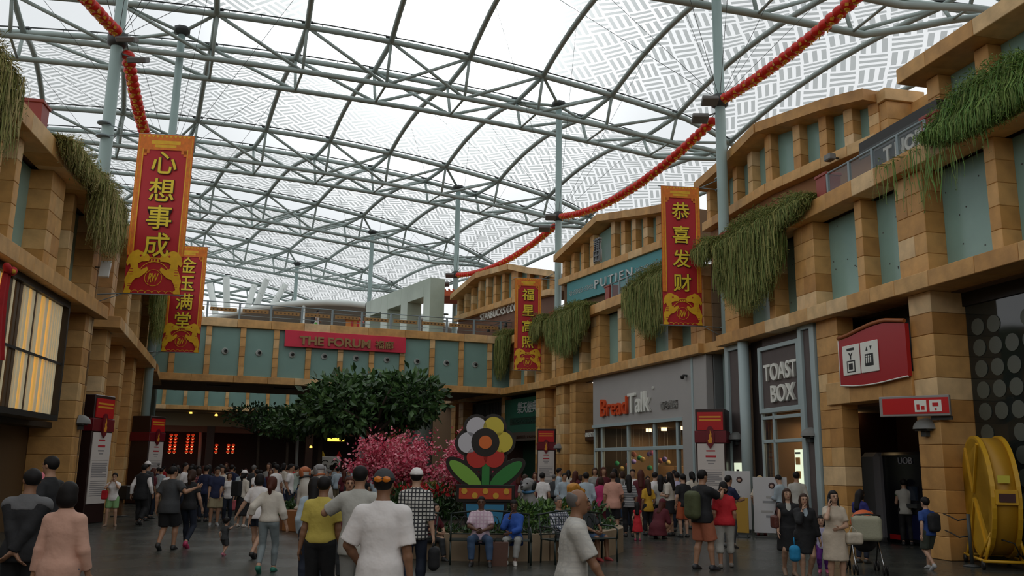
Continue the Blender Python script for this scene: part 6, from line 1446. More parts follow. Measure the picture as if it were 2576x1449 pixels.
person(w26, spot_d(1048, 1183, 12.8), 1, T(CHK, 1.25, -.16, g=.024), LG(DKDEN, 1.92, g=.014), ('short', 'black'), 'light', dict(hands=((-.25, .02, .82), (.27, .0, .80))), extra=[('cap', 'cap', W_, {})])
held('black bag hanging from the hand of the man in the checked shirt', 'holdall', 'bag', w26, BLK, (.29, .0, .52), (.08, .14, .16), rd=.075, strap=[(.27, .08, .68), (.28, .02, .79), (.27, -.06, .68)])
# seated round the planter
person('seated man in a pale pink checked shirt and jeans on the middle bench', (-.52, 17.15, 1.60), 182, T(LPNK, .85, -.10, g=.024), LG(DENIM), ('short', 'black'), 'dark', sit(fat=1.15, hands=((-.06, .30, .66), (.05, .31, .67)), feet=((-.22, .50, .085), (.14, .46, .085))), shoes=(.02, .02, .02))
person('seated woman in a cobalt blue tunic and grey trousers, hand at her chin', (.10, 17.35, 1.52), 183, T(BLUE, 1.85, -.14, g=.026), LG(GREY, 1.85), ('short', 'black'), 'dark', sit(fem=1, fat=1.08, hands=((.06, .30, .64), (.07, .22, .95)), hdir=(None, (-.2, -.2, 1)), elbow=((-1, -.3, -.3), (.6, .2, -1)), feet=((-.06, .50, .085), (.12, .48, .085)), lean=-2, hpitch=8), shoes=(.55, .52, .48))
person('seated girl in maroon half hidden at the left bench', (-1.50, 17.8, 1.40), 118, T(MAR, .9), LG(CHAR), ('bob', 'black'), 'light', sit(fem=1, lean=8))
person('seated man in a white striped shirt on the right bench', (1.02, 18.1, 1.58), 150, T(STR2, 1.9), LG(CHAR), ('short', 'grey'), 'mid', sit())
person('person in denim shorts and red sandals seated at the right bench end', (1.62, 18.35, 1.5), 140, T(CHAR, .8), LG(DENIM, .95, 'shorts'), ('short', 'black'), 'tan', sit(), shoes=(.30, .03, .03), flat=True)
person('balding man in a white short-sleeved shirt striding right', spot_d(1437, 1228, 8.1), 88, T(TEXW, .95, -.24, g=.030, loose=.034), LG(BLK), ('balding', 'grey'), 'tan', walk(1, .20, hands=((-.24, .06, .84), (.23, .30, .86)), lean=5, fat=1.08, hyaw=2), h=.0105, face=True)
# crowd at the bakery
person('man in a salmon pink shirt and black shorts in the bakery crowd', spot(1543, 1190, 1353), 12, T(SALM, .85, -.16, g=.028), LG(BLK, .95, 'shorts', flare=.02), ('short', 'brown'), 'mid', dict(fat=1.12, hands=((-.24, .03, .85), (.20, .26, 1.0))))
person('woman in a grey striped top with long dark hair in the bakery crowd', spot(1583, 1196, 1350), -4, T(STR, .95, -.12), LG(BLK), ('long', 'black'), 'mid', dict(fem=1))
person('little girl in a red dress standing in the bakery crowd', spot(1604, 1262, 1360), 8, None, ('dress', 'dress', REDC, dict(sleeve=.15, len=.46, r0=(.25, .22))), ('long', 'black'), 'light', dict(fem=1, head=1.28, leg=.9, pz=.84), shoes=(.42, .05, .12))
person('woman in maroon crouching down beside the girl in red', (spot(1655, 1268, 1356)[0], spot(1655, 1268, 1356)[1], 1.62), 38, None, ('dress', 'dress', MAR, dict(sleeve=1.9, len=.24, r0=(.27, .27), g=.03)), ('long', 'auburn'), 'mid', dict(fem=1, fat=1.15, pz=.34, lean=30, feet=((-.12, .10, .085), (.12, .12, .085)), knee=((-.3, 1, .6), (.3, 1, .6)), hands=((-.12, .45, .45), (.14, .45, .45))), extra=[('headscarf', 'cap', MAR, {})])
person('woman in a maroon coat with long auburn hair in the bakery crowd', spot(1614, 1184, 1344), 10, T(MAR, 1.9, -.3, g=.03), LG(BLK), ('long', 'auburn'), 'mid', dict(fem=1))
person('girl in a magenta top and dark red leggings left of the salmon shirt', spot(1512, 1201, 1340), 15, T(MAG, .7, -.14), LG(MAR), ('bob', 'brown'), 'mid', dict(fem=1))
person('girl in gold yellow at the bakery window', spot(1632, 1208, 1346), -20, T(GOLDC, .9, -.2), LG(BLK), ('long', 'brown'), 'mid', dict(fem=1))
person('man in a white T-shirt leaning forward in the bakery crowd', spot(1648, 1189, 1340), 30, T(W_, .8, -.12), LG(DKDEN), ('short', 'black'), 'light', dict(hands=((-.1, .3, .95), (.2, .3, .95)), lean=6))
person('woman in a grey T-shirt with long black hair in the bakery crowd', spot(1664, 1196, 1342), 12, T(LGREY, .7), LG(BLK), ('long', 'black'), 'light', dict(fem=1))
person('woman in a cream blouse and short black skirt facing left in the bakery crowd', spot(1689, 1190, 1348), -50, T(OFFW, .9, -.02), SK(BLK, .32), ('long', 'black'), 'light', dict(fem=1, hands=((-.1, .22, 1.1), (.1, .24, 1.1))), shoes=(.02, .02, .02))
person('boy in a black T-shirt and rust orange shorts in the bakery crowd', spot(1722, 1194, 1352), -18, T(BLK, .75), LG(ORC, .98, 'shorts', flare=.03), ('short', 'black'), 'light', {})
person('person in a purple top half hidden behind the boy in rust shorts', spot(1706, 1190, 1338), 10, T(LILAC, .75), LG(DKDEN), ('short', 'black'), 'mid', {})
w45 = 'man in a black T-shirt and rust shorts photographing with raised phone'
person(w45, spot(1770, 1185, 1433), 58, T(BLK, .8, -.12, g=.028), LG(cloth('terracotta', (.40, .125, .065)), .97, 'shorts', flare=.03, g=.026), ('short', 'black'), 'mid', dict(fat=1.16, hands=((-.03, .46, 1.34), (.06, .47, 1.36)), elbow=((-.8, .2, -1), (.8, .2, -1)), feet=((-.13, -.06, .085), (.13, .10, .085))), shoes=(.035, .035, .04)); held('olive backpack on the photographing man', 'backpack', 'bag', w45, OLIVE, (0, -.23, 1.12), (.165, .10, .25), rd=.10)
held('phone held up by the man in rust shorts', 'phone', 'phone', w45, BLK, (.015, .56, 1.42), (.045, .008, .08), rd=.006)
person('woman in a bright red T-shirt and pale capri trousers seen from behind', spot(1826, 1214, 1429), 8, T(REDC, .8, -.08, g=.026), LG(LGREY, 1.5, flare=.02), ('bob', 'black'), 'mid', dict(fem=1, fat=1.12, feet=((-.10, -.04, .085), (.13, .16, .085))), shoes=(.22, .2, .18), flat=True)
person('boy in navy half hidden beyond the woman in red', spot(1836, 1198, 1378), 60, T(NAVY, .8), LG(CHAR), ('short', 'black'), 'mid', dict(hands=((-.2, .3, 1.1), (.1, .4, 1.15))))
w48 = 'woman in a straw hat, beige top and long cream skirt at the toast shop'
person(w48, spot_d(1911, 1200, 25.5), 15, T(BEIGE, .95), SK(cloth('cream_skirt', (.50, .46, .38)), .78, r0=(.24, .22)), ('bob', 'black'), 'light', dict(fem=1, hands=((-.22, .1, .95), (.2, .26, 1.1))), extra=[('straw_hat', 'hat', cloth('straw', (.46, .34, .18)), {})], shoes=(.2, .05, .05)); held('black shoulder bag on the woman in the straw hat', 'shoulder_bag', 'bag', w48, BLK, (.12, -.20, .84), (.15, .07, .15), rd=.065, strap=[(.10, -.19, 1.0), (-.05, -.15, 1.35), (-.10, -.03, 1.44)])
person('man in a white shirt and black trousers reading at the toast shop window', spot_d(1963, 1196, 24.5), -35, T(PALEB, 1.9, -.02), LG(BLK), ('short', 'black'), 'light', dict(hands=((-.05, .3, 1.1), (.08, .3, 1.1)), hpitch=25))
person('man in a pale shirt with back turned at the toast shop window', spot_d(2003, 1189, 23.5), 12, T(LGREY, 1.5, -.02), LG(CHAR), ('short', 'black'), 'mid', dict(fat=1.1))
# foreground right
w51 = 'woman in a black sleeveless dress walking toward the viewer'
person(w51, spot(1987, 1230, 1446), 182, ('inner_top', 'top', LGREY, dict(sleeve=0, hem=.1, g=.012)), ('dress', 'dress', BLK, dict(sleeve=.08, len=.44, vneck=True, r0=(.235, .235), g=.02)), ('long', 'brown'), 'light', walk(1, .07, fem=1, fat=1.16, pz=.92), shoes=(.3, .2, .14), flat=True, face=True); held('brown shoulder bag under the arm of the woman in the black dress', 'handbag', 'bag', w51, cloth('brown_leather', (.12, .035, .025), rough=.45), (.27, .02, 1.05), (.06, .15, .13), strap=[(.24, .1, 1.16), (.19, .02, 1.42), (.24, -.1, 1.16)])
w52 = 'woman in a black jacket and skirt covering her mouth with one hand'
person(w52, spot(2030, 1243, 1462), 184, ('blouse', 'top', PALEB, dict(sleeve=0, hem=-.02, g=.016)), SK(BLK, .38, g=.02, r0=(.20, .215)), ('long', 'brown'), 'light', walk(-1, .06, fem=1, fat=1.16, pz=.92, hands=((-.27, .10, .82), (.07, .17, 1.39)), hdir=(None, (-.35, -.1, 1)), elbow=((-.5, -1, -.25), (.5, .2, -1))), shoes=(.25, .17, .12), flat=True, face=True, extra=[('jacket_half', 'top', BLK, dict(sleeve=1.85, hem=-.12, g=.028, vneck=True))])
o_ = held('bright blue cloth bag hanging between the two women in black', 'drawstring_bag', 'bag', w52, cloth('bright_blue', (.015, .25, .50)), (.25, .14, .55), (.11, .09, .16), rd=.088, strap=[(.25, .14, .70), (.25, .12, .86)])
w53 = 'woman in a beige dress with a phone at her ear'
person(w53, spot(2107, 1237, 1476), 176, None, ('dress', 'dress', BEIGE, dict(sleeve=.75, len=.46, r0=(.235, .225), g=.026)), ('long', 'black'), 'light', dict(fem=1, fat=1.14, hands=((.02, .24, 1.06), (.135, .13, 1.43)), hdir=(None, (-.05, -.15, 1)), elbow=((-1, -.4, -.3), (.5, .2, -1)), feet=((-.10, .03, .085), (.10, -.03, .085))), shoes=(.3, .2, .14), flat=True, face=True); held('phone at the ear of the woman in beige', 'phone', 'phone', w53, CHAR, (.115, .09, 1.53), (.012, .035, .07), rd=.006)
held('cream handbag on the arm of the woman in beige', 'handbag', 'bag', w53, cloth('cream_leather', (.55, .48, .38), rough=.5), (-.30, .17, .88), (.16, .06, .11), rd=.055, strap=[(-.40, .17, .95), (-.27, .14, 1.10), (-.18, .17, .95)])
person('small child in purple trousers behind the women in black', spot(2072, 1294, 1440), 200, T(LILAC, .9), LG(PURP), ('bob', 'black'), 'light', dict(head=1.4, leg=.88, pz=.80), shoes=(.5, .1, .2))
person('woman in navy blue bending her head beside the pushchair', spot(2170, 1233, 1416), 60, T(cloth('royal_navy', (.02, .022, .16)), .7, -.2), LG(DKDEN), ('long', 'black'), 'mid', dict(fem=1, hpitch=25, hands=((-.1, .3, 1.1), (.12, .3, 1.15))))
person('man in a grey raglan shirt with green sleeves at the bank machine', spot(2284, 1207, 1372), 20, T(LGREY, .2, -.12), LG(BLK), ('short', 'black'), 'light', dict(hands=((-.12, .32, 1.1), (.15, .32, 1.1))), extra=[('raglan_sleeves', 'top', cloth('green_sleeve', (.02, .20, .06)), dict(sleeve=.75, hem=.36, g=.012))])
w57 = 'boy in a blue T-shirt walking away past the pillar'
person(w57, spot(2343, 1253, 1433), -14, T(cloth('royal_blue', (.02, .06, .24)), .75), LG(cloth('dark_olive', (.045, .055, .04)), .95, 'shorts', flare=.03), ('short', 'black'), 'light', walk(-1, .20, head=1.16, hands=((-.27, -.08, .84), (.25, .12, .86))), shoes=(.42, .42, .42)); held('black backpack on the boy in the blue T-shirt', 'backpack', 'bag', w57, BLK, (.03, -.19, 1.14), (.155, .10, .23), rd=.095)
w58 = 'walker in a white top and lime green shorts up on the footbridge'
person(w58, (-11.45, 51.2, 1.66), 95, T(W_, .6), LG(GRN2, .9, 'shorts'), ('short', 'black'), 'tan', walk(1, .15, lift=8.95, hands=((-.2, .25, 1.0), (.2, .25, 1.0)))); held('dark backpack on the walker on the footbridge', 'backpack', 'bag', w58, CHAR, (0, -.22, 1.15), (.15, .12, .22))
PEOPLE[w58][0].location.z = 8.95; 
for o in COL.objects:
    if o.name.startswith('backpack') and 'footbridge' in o.get('label', ''): o.location.z = 8.95

# ------------------------------------------------------------------ far crowd: a dozen figures repeated with their own places
PROTO = []
for lb, tp, bt, hr, kw in (('white top', T(W_, .7), LG(DKDEN), ('short', 'black'), {}), ('black top', T(BLK, .8), LG(CHAR), ('long', 'black'), dict(fem=1)), ('navy top', T(NAVY, 1.9), LG(BLK), ('short', 'black'), {}), ('grey top', T(GREY, .7), LG(DENIM), ('bob', 'brown'), dict(fem=1)), ('red top', T(REDC, .7), LG(BLK), ('short', 'black'), {}), ('cream top', T(OFFW, .9), SK(NAVY, .5), ('pony', 'black'), dict(fem=1)), ('pale blue shirt', T(PALEB, 1.5), LG(KHAKI), ('short', 'black'), {}), ('maroon top', T(MAR, .9), LG(DKDEN), ('long', 'auburn'), dict(fem=1)), ('charcoal jacket', T(CHAR, 1.9), LG(BLK), ('short', 'grey'), {})):
    t, b = person('person in a ' + lb + ' in the far crowd', (0, 34, 1.68), 0, tp, bt, hr, 'mid', kw, h=.036, group='far crowd in ' + lb + 's', face=False); PROTO.append([t, False])
rr = random.Random(21)
CROWD = []
def crowd(px, yh, d, k, hd):
    taken = [(o.location.x, o.location.y) for o, _b, _s in PEOPLE.values()] + [(c[2].location.x, c[2].location.y) for c in CROWD]
    for _try in range(14):
        q = at_depth(px, yh, d)
        if min(math.hypot(q.x - a_, d - b_) for a_, b_ in taken) > .44: break
        px += rr.uniform(-9, 9); d += rr.uniform(-1.0, 2.2)
    p_, used = PROTO[k]; ht = min(1.82, max(1.50, q.z))
    if not used: r_ = p_; PROTO[k][1] = True
    else:
        r_ = p_.copy(); COL.objects.link(r_)
        for ch in p_.children: c_ = ch.copy(); COL.objects.link(c_); c_.parent = r_
    CROWD.append((px, k, r_))
    r_.location = (q.x, d, 0); r_.rotation_euler = (0, 0, R(-hd)); s_ = ht / 1.72; r_.scale = (s_, s_, s_)
xs_ = list(range(384, 1010, 13)) + list(range(1388, 1480, 15)) + [1300, 1322, 1345, 1366] + list(range(1500, 1745, 22)) + [1740, 1880]
for i, px in enumerate(xs_):
    d = rr.uniform(27.2, 36) if px < 1010 else (rr.uniform(29, 36) if px < 1490 else rr.uniform(26.5, 31.5))
    if 1290 < px < 1490: d = rr.uniform(24, 33)
    crowd(px + rr.uniform(-5, 5), rr.uniform(1166, 1192) + (px - 700) * .012, d, rr.randrange(9), rr.choice((0, 15, -20, 40, 170, 190, -60, 90)))
for i in range(26): 
    px = rr.uniform(390, 1000); crowd(px, rr.uniform(1163, 1176), rr.uniform(37, 47), rr.randrange(9), rr.choice((0, 20, -30, 180, 90)))

for k in range(len(PROTO)):
    same = sorted([c for c in CROWD if c[1] == k], key=lambda c: c[0]); what = PROTO[k][0]['label'].replace(' in the far crowd', '').replace('person in a ', '')
    for i, c in enumerate(same): c[2]['label'] = ordinal(i) + ' person from the left wearing a ' + what + ' in the far crowd'

# ------------------------------------------------------------------ round planter with benches, sculpture and dog statues
PC = Vector((-.55, 20.7, 0)); PR = 3.15
pl = thing('round_planter', 'round raised flower bed with a tan stone rim behind the benches', 'planter', PC)
WALLT = mat('planter_tan', (.33, .24, .15), rough=.6, noise=.15, nscale=3)
n_ = 28
for i in range(n_):
    a0, a1 = 2 * PI * i / n_ + .004, 2 * PI * (i + 1) / n_ - .004; mb = MB(); vs = []
    for a, r_ in ((a0, PR), (a1, PR), (a1, PR - .3), (a0, PR - .3)):
        for z in (0, .50): vs.append((r_ * math.cos(a), r_ * math.sin(a), z))
    mb.add(vs, [(0, 2, 3, 1), (2, 4, 5, 3), (4, 6, 7, 5), (6, 0, 1, 7), (1, 3, 5, 7), (0, 6, 4, 2)]); mb.obj('rim_stone', WALLT, pl)
MB().lathe([(0, .55), (1.2, .62), (2.4, .55), (2.85, .42), (2.85, 0)], 24, M=None).obj('soil', mat('soil', (.03, .02, .012), rough=.9), pl)
rg = np.random.default_rng(5)
def bed(r0, r1, a0, a1, n, z, h_, size, mats, nm, seed, asp=.4):
    rg = np.random.default_rng(seed); r_ = np.sqrt(rg.uniform(r0 ** 2, r1 ** 2, n)); a = rg.uniform(a0, a1, n); pts = np.stack([r_ * np.cos(a), r_ * np.sin(a), z + h_ * rg.random(n)], 1)
    return leaf_cloud(pts, np.tile([0, 0, .8], (n, 1)), size, nm, mats, pl, seed=seed, asp=asp)
bed(2.0, 2.95, PI, 2 * PI, 2600, .42, .14, .13, [LEAF[0], LEAF[1]], 'low_shrubs', 1); bed(0, 2.9, 0, PI, 1800, .5, .4, .18, LEAF, 'shrubs', 2)
bed(.6, 2.2, PI * 1.0, PI * 1.30, 1300, .55, .75, .16, [LEAF[0], LEAF[1]], 'dark_shrubs', 3); bed(.4, 2.2, PI * 1.62, PI * 2.05, 1500, .5, .50, .16, [LEAF[1], mat('leaf_lime', (.10, .19, .03), rough=.5)], 'lime_shrubs', 4)
FLR = mat('flower_red', (.50, .01, .015), rough=.5); bed(.9, 2.1, PI * 1.02, PI * 1.30, 420, 1.12, .18, .11, [FLR], 'red_flowers', 5, .6)
bed(.2, 1.6, PI * .6, PI * 1.1, 300, 1.0, .35, .16, [mat('flower_yellow_green', (.30, .28, .05), rough=.5)], 'yellow_foliage', 6, .4)
# blossom tree
bt = thing('blossom_tree', 'pink blossom tree standing behind the flower sculpture', 'tree', (-2.15, 21.6, 0))
rr = random.Random(9); mb = MB(); tips = []
def branch(p, d, ln, r_, lev):
    q = p + d * ln; mid = p.lerp(q, .5) + Vector((rr.uniform(-.05, .05), rr.uniform(-.05, .05), .03)); mb.tube([p, mid, q], [r_, r_ * .8, r_ * .6], 5, cap=False)
    if lev >= 2: tips.append((mid, d)); tips.append((q, d)); tips.append((p.lerp(q, .75), d))
    if lev < 4:
        for k in range(3 if lev < 3 else 2):
            nd = (d + Vector((rr.uniform(-1, 1), rr.uniform(-1, 1), rr.uniform(-.25, .6))) * .75).normalized(); branch(q, nd, ln * rr.uniform(.62, .85), r_ * .55, lev + 1)
mb.tube([(0, 0, 0), (.03, 0, .45), (0, 0, .9)], [.07, .06, .055], 7)
for k in range(6):
    a = 2 * PI * k / 6 + .3; branch(Vector((0, 0, .85)), Vector((math.cos(a) * 1.05, math.sin(a) * .8, .62)).normalized(), .66, .035, 1)
mb.obj('branches', mat('twig', (.09, .035, .03), rough=.8), bt)
TP = np.array([t_[0] for t_ in tips]); TD = np.array([t_[1] for t_ in tips]); TP[:, 2] = np.minimum(TP[:, 2], 2.75); k_ = rg.integers(0, len(TP), 15000)
BP_ = TP[k_] + TD[k_] * rg.uniform(-.25, .45, (15000, 1)) + rg.normal(0, .075, (15000, 3))
leaf_cloud(BP_, rg.normal(0, .6, (15000, 3)), .075, 'blossom', [mat('blossom_pink', (.74, .15, .23), rough=.6), mat('blossom_rose', (.58, .05, .11), rough=.6), mat('blossom_pale', (.82, .32, .38), rough=.6)], bt, seed=4, asp=.75)
# generic flower-pot sculpture, flat painted cut-out with thick black edges
fs_ = thing('flower_sculpture', 'tall flat flower pot sculpture with black outlines behind the seated pair', 'sculpture', (-.50, 19.1, .62), R(3))
def disc(cx, cz, rx, rz, y0, y1, m, nm, rot=0, n=22):
    pts = [(cx + rx * math.cos(a) * math.cos(rot) - rz * math.sin(a) * math.sin(rot), cz + rx * math.cos(a) * math.sin(rot) + rz * math.sin(a) * math.cos(rot)) for a in [2 * PI * i / n for i in range(n)]]
    return MB().prism(pts, y0, y1).obj(nm, m, fs_)
SBL = mat('sculpture_black', (.008, .008, .009), rough=.3); YLW = mat('petal_yellow', (.62, .50, .05), rough=.4); WHT = mat('petal_white', (.58, .56, .60), rough=.4); RDP = mat('petal_red', (.50, .022, .012), rough=.4); ORG = mat('centre_orange', (.72, .15, .02), rough=.4); GRL = mat('leaf_paint_green', (.02, .20, .035), rough=.4); GRP = mat('leaf_paint_lime', (.20, .42, .05), rough=.4); BLP = mat('pot_blue', (.03, .20, .36), rough=.4)
fc = (-.02, 1.66)
for i, mm in enumerate((YLW, WHT, WHT, RDP, RDP, YLW)):
    a = R(62 + 60 * i); cx, cz = fc[0] + .36 * math.cos(a), fc[1] + .36 * math.sin(a); disc(cx, cz, .285, .285, -.10, .12, SBL, 'petal_edge'); disc(cx, cz, .22, .22, -.125, -.10, mm, 'petal')
disc(*fc, .30, .30, -.128, .1, SBL, 'centre_edge'); disc(*fc, .14, .14, -.15, -.128, ORG, 'centre')
for sx, mm in ((-1, GRP), (1, GRL)):
    disc(sx * .43, 1.00, .50, .215, -.09, .12, SBL, 'leaf_edge', rot=-sx * -R(38)); disc(sx * .43, 1.00, .42, .14, -.115, -.09, mm, 'leaf', rot=-sx * -R(38))
MB().box(-.13, .13, -.09, .12, .6, 1.5).obj('stem_edge', SBL, fs_); MB().box(-.08, .08, -.115, -.09, .6, 1.34).obj('stem', GRL, fs_)
MB().cham(-.62, .62, -.15, .16, .42, .78, .01).obj('pot_rim_edge', SBL, fs_); MB().box(-.55, .55, -.17, -.15, .49, .71).obj('pot_rim', mat('rim_red', (.48, .05, .015), rough=.4), fs_)
for k in range(5): disc(-.44 + .22 * k, .56 if k % 2 else .65, .062, .062, -.185, -.17, mat('rim_dot', (.62, .34, .03), rough=.4), 'dot', n=14)
MB().prism([(-.34, -.6), (.34, -.6), (.47, .42), (-.47, .42)], -.12, .14).obj('pot_edge', SBL, fs_); MB().prism([(-.28, -.55), (.28, -.55), (.40, .38), (-.40, .38)], -.14, -.12).obj('pot', BLP, fs_)

# wrought iron benches
IRON = mat('green_black_iron', (.012, .022, .018), rough=.4)
def bench(label, x, y, rz, wd=1.5):
    t = thing('iron_bench', label, 'bench', (x, y, 0), rz, 'black iron benches round the planter'); a = wd / 2
    for k in range(6): MB().box(-a, a, -.22 + k * .08, -.16 + k * .08, .425, .445).obj('seat_slat', IRON, t)
    for sx in (-1, 1):
        MB().tube([(sx * (a - .03), -.22, 0), (sx * (a - .03), -.20, .43)], .018, 6).obj('leg', IRON, t); MB().tube([(sx * (a - .03), .26, 0), (sx * (a - .03), .24, .43), (sx * (a - .03), .34, .88)], .018, 6).obj('leg', IRON, t)
        MB().tube([(sx * (a - .03), .30, .66), (sx * (a - .03), -.12, .66), (sx * (a - .03), -.24, .60), (sx * (a - .03), -.22, .43)], .016, 6).obj('armrest', IRON, t)
    MB().tube([(-a, .34, .88), (-a * .5, .345, .93), (0, .35, .95), (a * .5, .345, .93), (a, .34, .88)], .02, 6).obj('back_rail', IRON, t); MB().tube([(-a, .27, .52), (a, .27, .52)], .014, 6).obj('back_rail', IRON, t)
    n = int(wd / .19)
    for k in range(n):
        cx = -a + (k + .5) * wd / n; MB().tube([(cx + .075 * math.cos(q * PI / 6), .31 + .04 * math.sin(q * PI / 6), .71 + .13 * math.sin(q * PI / 6)) for q in range(13)], .009, 5).obj('back_scroll', IRON, t)
    return t
for lb, ang in (('iron bench carrying the seated man in pink check and woman in blue', -86.5), ('iron bench left of the seated pair with a girl in maroon', -117), ('iron bench right of the seated pair with a man in stripes', -57)):
    a = R(ang); bench(lb, PC.x + (PR + .42) * math.cos(a), PC.y + (PR + .42) * math.sin(a), a + PI / 2, 1.55)
bs = thing('paper_bag', 'brown paper bag standing on the floor between the seated pair', 'bag', (-.18, 16.85, 0)); MB().prism([(-.17, 0), (.17, 0), (.19, .42), (-.19, .42)], -.09, .09).obj('bag_body', mat('kraft_brown', (.10, .045, .03), rough=.7), bs)
for y in (-.06, .06): MB().tube([(-.07, y, .42), (-.05, y, .50), (.05, y, .50), (.07, y, .42)], .006, 5).obj('handle', BARK, bs)

# dog statues for the new year display
def dog(label, x, y, z0, rz, s, cols, plinth=True):
    """seated dog: deep chest, upright neck, muzzle, drooping ears, haunches, forelegs, tail; facing local +y"""
    t = thing('dog_statue', label, 'statue', (x, y, z0), rz, 'dog statues of the new year display'); t.scale = (s, s, s); h_ = .024
    F = Field((-.4, -.6, -.02), (.4, .55, 1.25), h_)
    F.ell((0, -.10, .42), (.20, .25, .34), .06, np.stack([V3(1, 0, 0), nrm(V3(0, 1, -.45)), nrm(V3(0, .45, 1))])); F.ell((0, .07, .56), (.17, .17, .24), .06); F.cone((0, .06, .70), (0, .12, .92), .13, .11, .05)
    F.ell((0, .14, 1.0), (.135, .15, .125), .03); F.cone((0, .22, .97), (0, .36, .93), .085, .06, .04)
    for sg in (-1, 1):
        F.ell((.15 * sg, -.12, .20), (.11, .23, .19), .05); F.cone((.17 * sg, .0, .05), (.17 * sg, .18, .045), .055, .05, .03); F.cone((.10 * sg, .14, .50), (.10 * sg, .18, .08), .075, .05, .04); F.cone((.10 * sg, .18, .05), (.10 * sg, .27, .045), .052, .045, .02)
    F.cone((0, -.32, .12), (.16, -.48, .10), .05, .035, .03)
    V, Q = F.polys(); link('body', np_mesh('body', V, Q, cols[0]), t)
    for sg in (-1, 1):
        F = Field((-.3, -.1, .7), (.3, .3, 1.2), .018); F.ell((.145 * sg, .10, .96), (.035, .075, .14), .0, np.stack([nrm(V3(1, 0, -.3 * sg)), V3(0, 1, 0), nrm(V3(.3 * sg, 0, 1))])); V, Q = F.polys(); link('ear', np_mesh('ear', V, Q, cols[1]), t)
        MB().lathe([(0, -.02), (.02, -.01), (.022, 0), (.02, .01), (0, .02)], 8, M=Matrix.Translation((.06 * sg, .268, 1.03))).obj('eye', EYEW, t)
    F = Field((-.2, .2, .8), (.2, .5, 1.1), .016); F.ell((0, .395, .955), (.04, .03, .03)); V, Q = F.polys(); link('nose', np_mesh('nose', V, Q, EYEW), t)
    F = Field((-.3, -.2, .8), (.3, .4, 1.3), .018); F.ell((0, .11, 1.04), (.138, .14, .11)); F.plane((0, .0, 1.0), (0, 0, -1)); F.notch((0, 0, 0), (V3(0, 1, 0), .19), (V3(0, 0, -1), -1.06)); V, Q = F.polys()
    if len(cols) > 2: link('head_patch', np_mesh('head_patch', V, Q, cols[2]), t)
    if len(cols) > 3: MB().tube([(.125 * math.cos(a), .10 + .125 * math.sin(a), .86 - .03 * math.sin(a)) for a in [2 * PI * i / 14 for i in range(15)]], .03, 6).obj('collar', cols[3], t)
    if plinth: MB().cham(-.42, .42, -.58, .42, -z0 / s if z0 > 0 else -.3, -.0, .02).obj('plinth', mat('plinth_orange', (.34, .14, .05), rough=.6), t)
    return t
DW = mat('dog_white', (.60, .57, .52), rough=.6); DO = mat('dog_orange', (.48, .14, .05), rough=.6); DGD = mat('dog_golden', (.55, .24, .03), rough=.5); DK_ = mat('dog_black', (.02, .02, .022), rough=.5); DGY = mat('dog_grey', (.28, .27, .27), rough=.6); CBL = mat('collar_blue', (.08, .25, .50), rough=.6)
q = at_depth(775, 1176, 24.5); dog('white and orange dog statue in the crowd left of centre', q.x, 24.5, .55, R(60), 1.0, [DW, DO, DO, DK_])
q = at_depth(812, 1167, 24.0); dog('white dog statue with dark ears beside the orange one', q.x, 24.0, .60, R(55), 1.02, [DW, DGY, DGY, DO])
dog('golden dog statue sitting upright behind the bench on the right', 1.35, 20.6, .30, R(-70), 1.02, [DGD, DGD])
dog('grey dog statue with a blue ruff beside the flower sculpture', .48, 20.0, .42, R(150), .98, [DGY, DK_, DGY, CBL])
pb_ = thing('low_planter', 'low terracotta planter of leafy plants in front of the far dogs', 'planter', at_z(742, 1332)); MB().prism([(-.36, 0), (.36, 0), (.40, .34), (-.40, .34)], -.3, .3).obj('tub', mat('terracotta', (.20, .08, .035), rough=.7), pb_); MB().cham(-.43, .43, -.33, .33, .32, .38, .01).obj('rim', mat('terracotta', (.20, .08, .035)), pb_)
pts, dd = lump_points((0, 0, .5), (.5, .4, .3), 500, 3); leaf_cloud(pts, dd, .16, 'foliage', LEAF, pb_, seed=8)
kp = thing('cat_face_panel', 'white panel with a plain smiling cat face and two pointed ears in the far shop', 'panel', at_depth(830, 1168, 46))
MB().cham(-.5, .5, 0, .2, -.42, .38, .02).obj('face_board', WHITE, kp)
for sx, c in ((-1, mat('ear_yellow', (.7, .45, .03), rough=.5)), (1, RED)): MB().prism([(sx * .42 - .14, .38), (sx * .42 + .14, .38), (sx * .42, .66)], .02, .16).obj('ear', c, kp)
for sx in (-1, 1):
    m_ = MB(); ribbon_arc(m_, [(sx * .25 + .16 * math.cos(a * PI / 8), .08 + .12 * math.sin(a * PI / 8)) for a in range(9)], .035, -.012, 0, 0); m_.obj('eye', INK, kp); m_ = MB(); ribbon_arc(m_, [(sx * .07 + .07 * math.cos(-a * PI / 6), -.14 + .07 * math.sin(-a * PI / 6)) for a in range(7)], .02, -.012, 0, 0); m_.obj('mouth', INK, kp)
MB().prism([(-.05, -.06), (0, -.12), (.05, -.06)], -.012, 0).obj('nose', INK, kp); MB().box(-.5, .5, .02, .18, -2.6, -.42).obj('stand', DARK, kp)

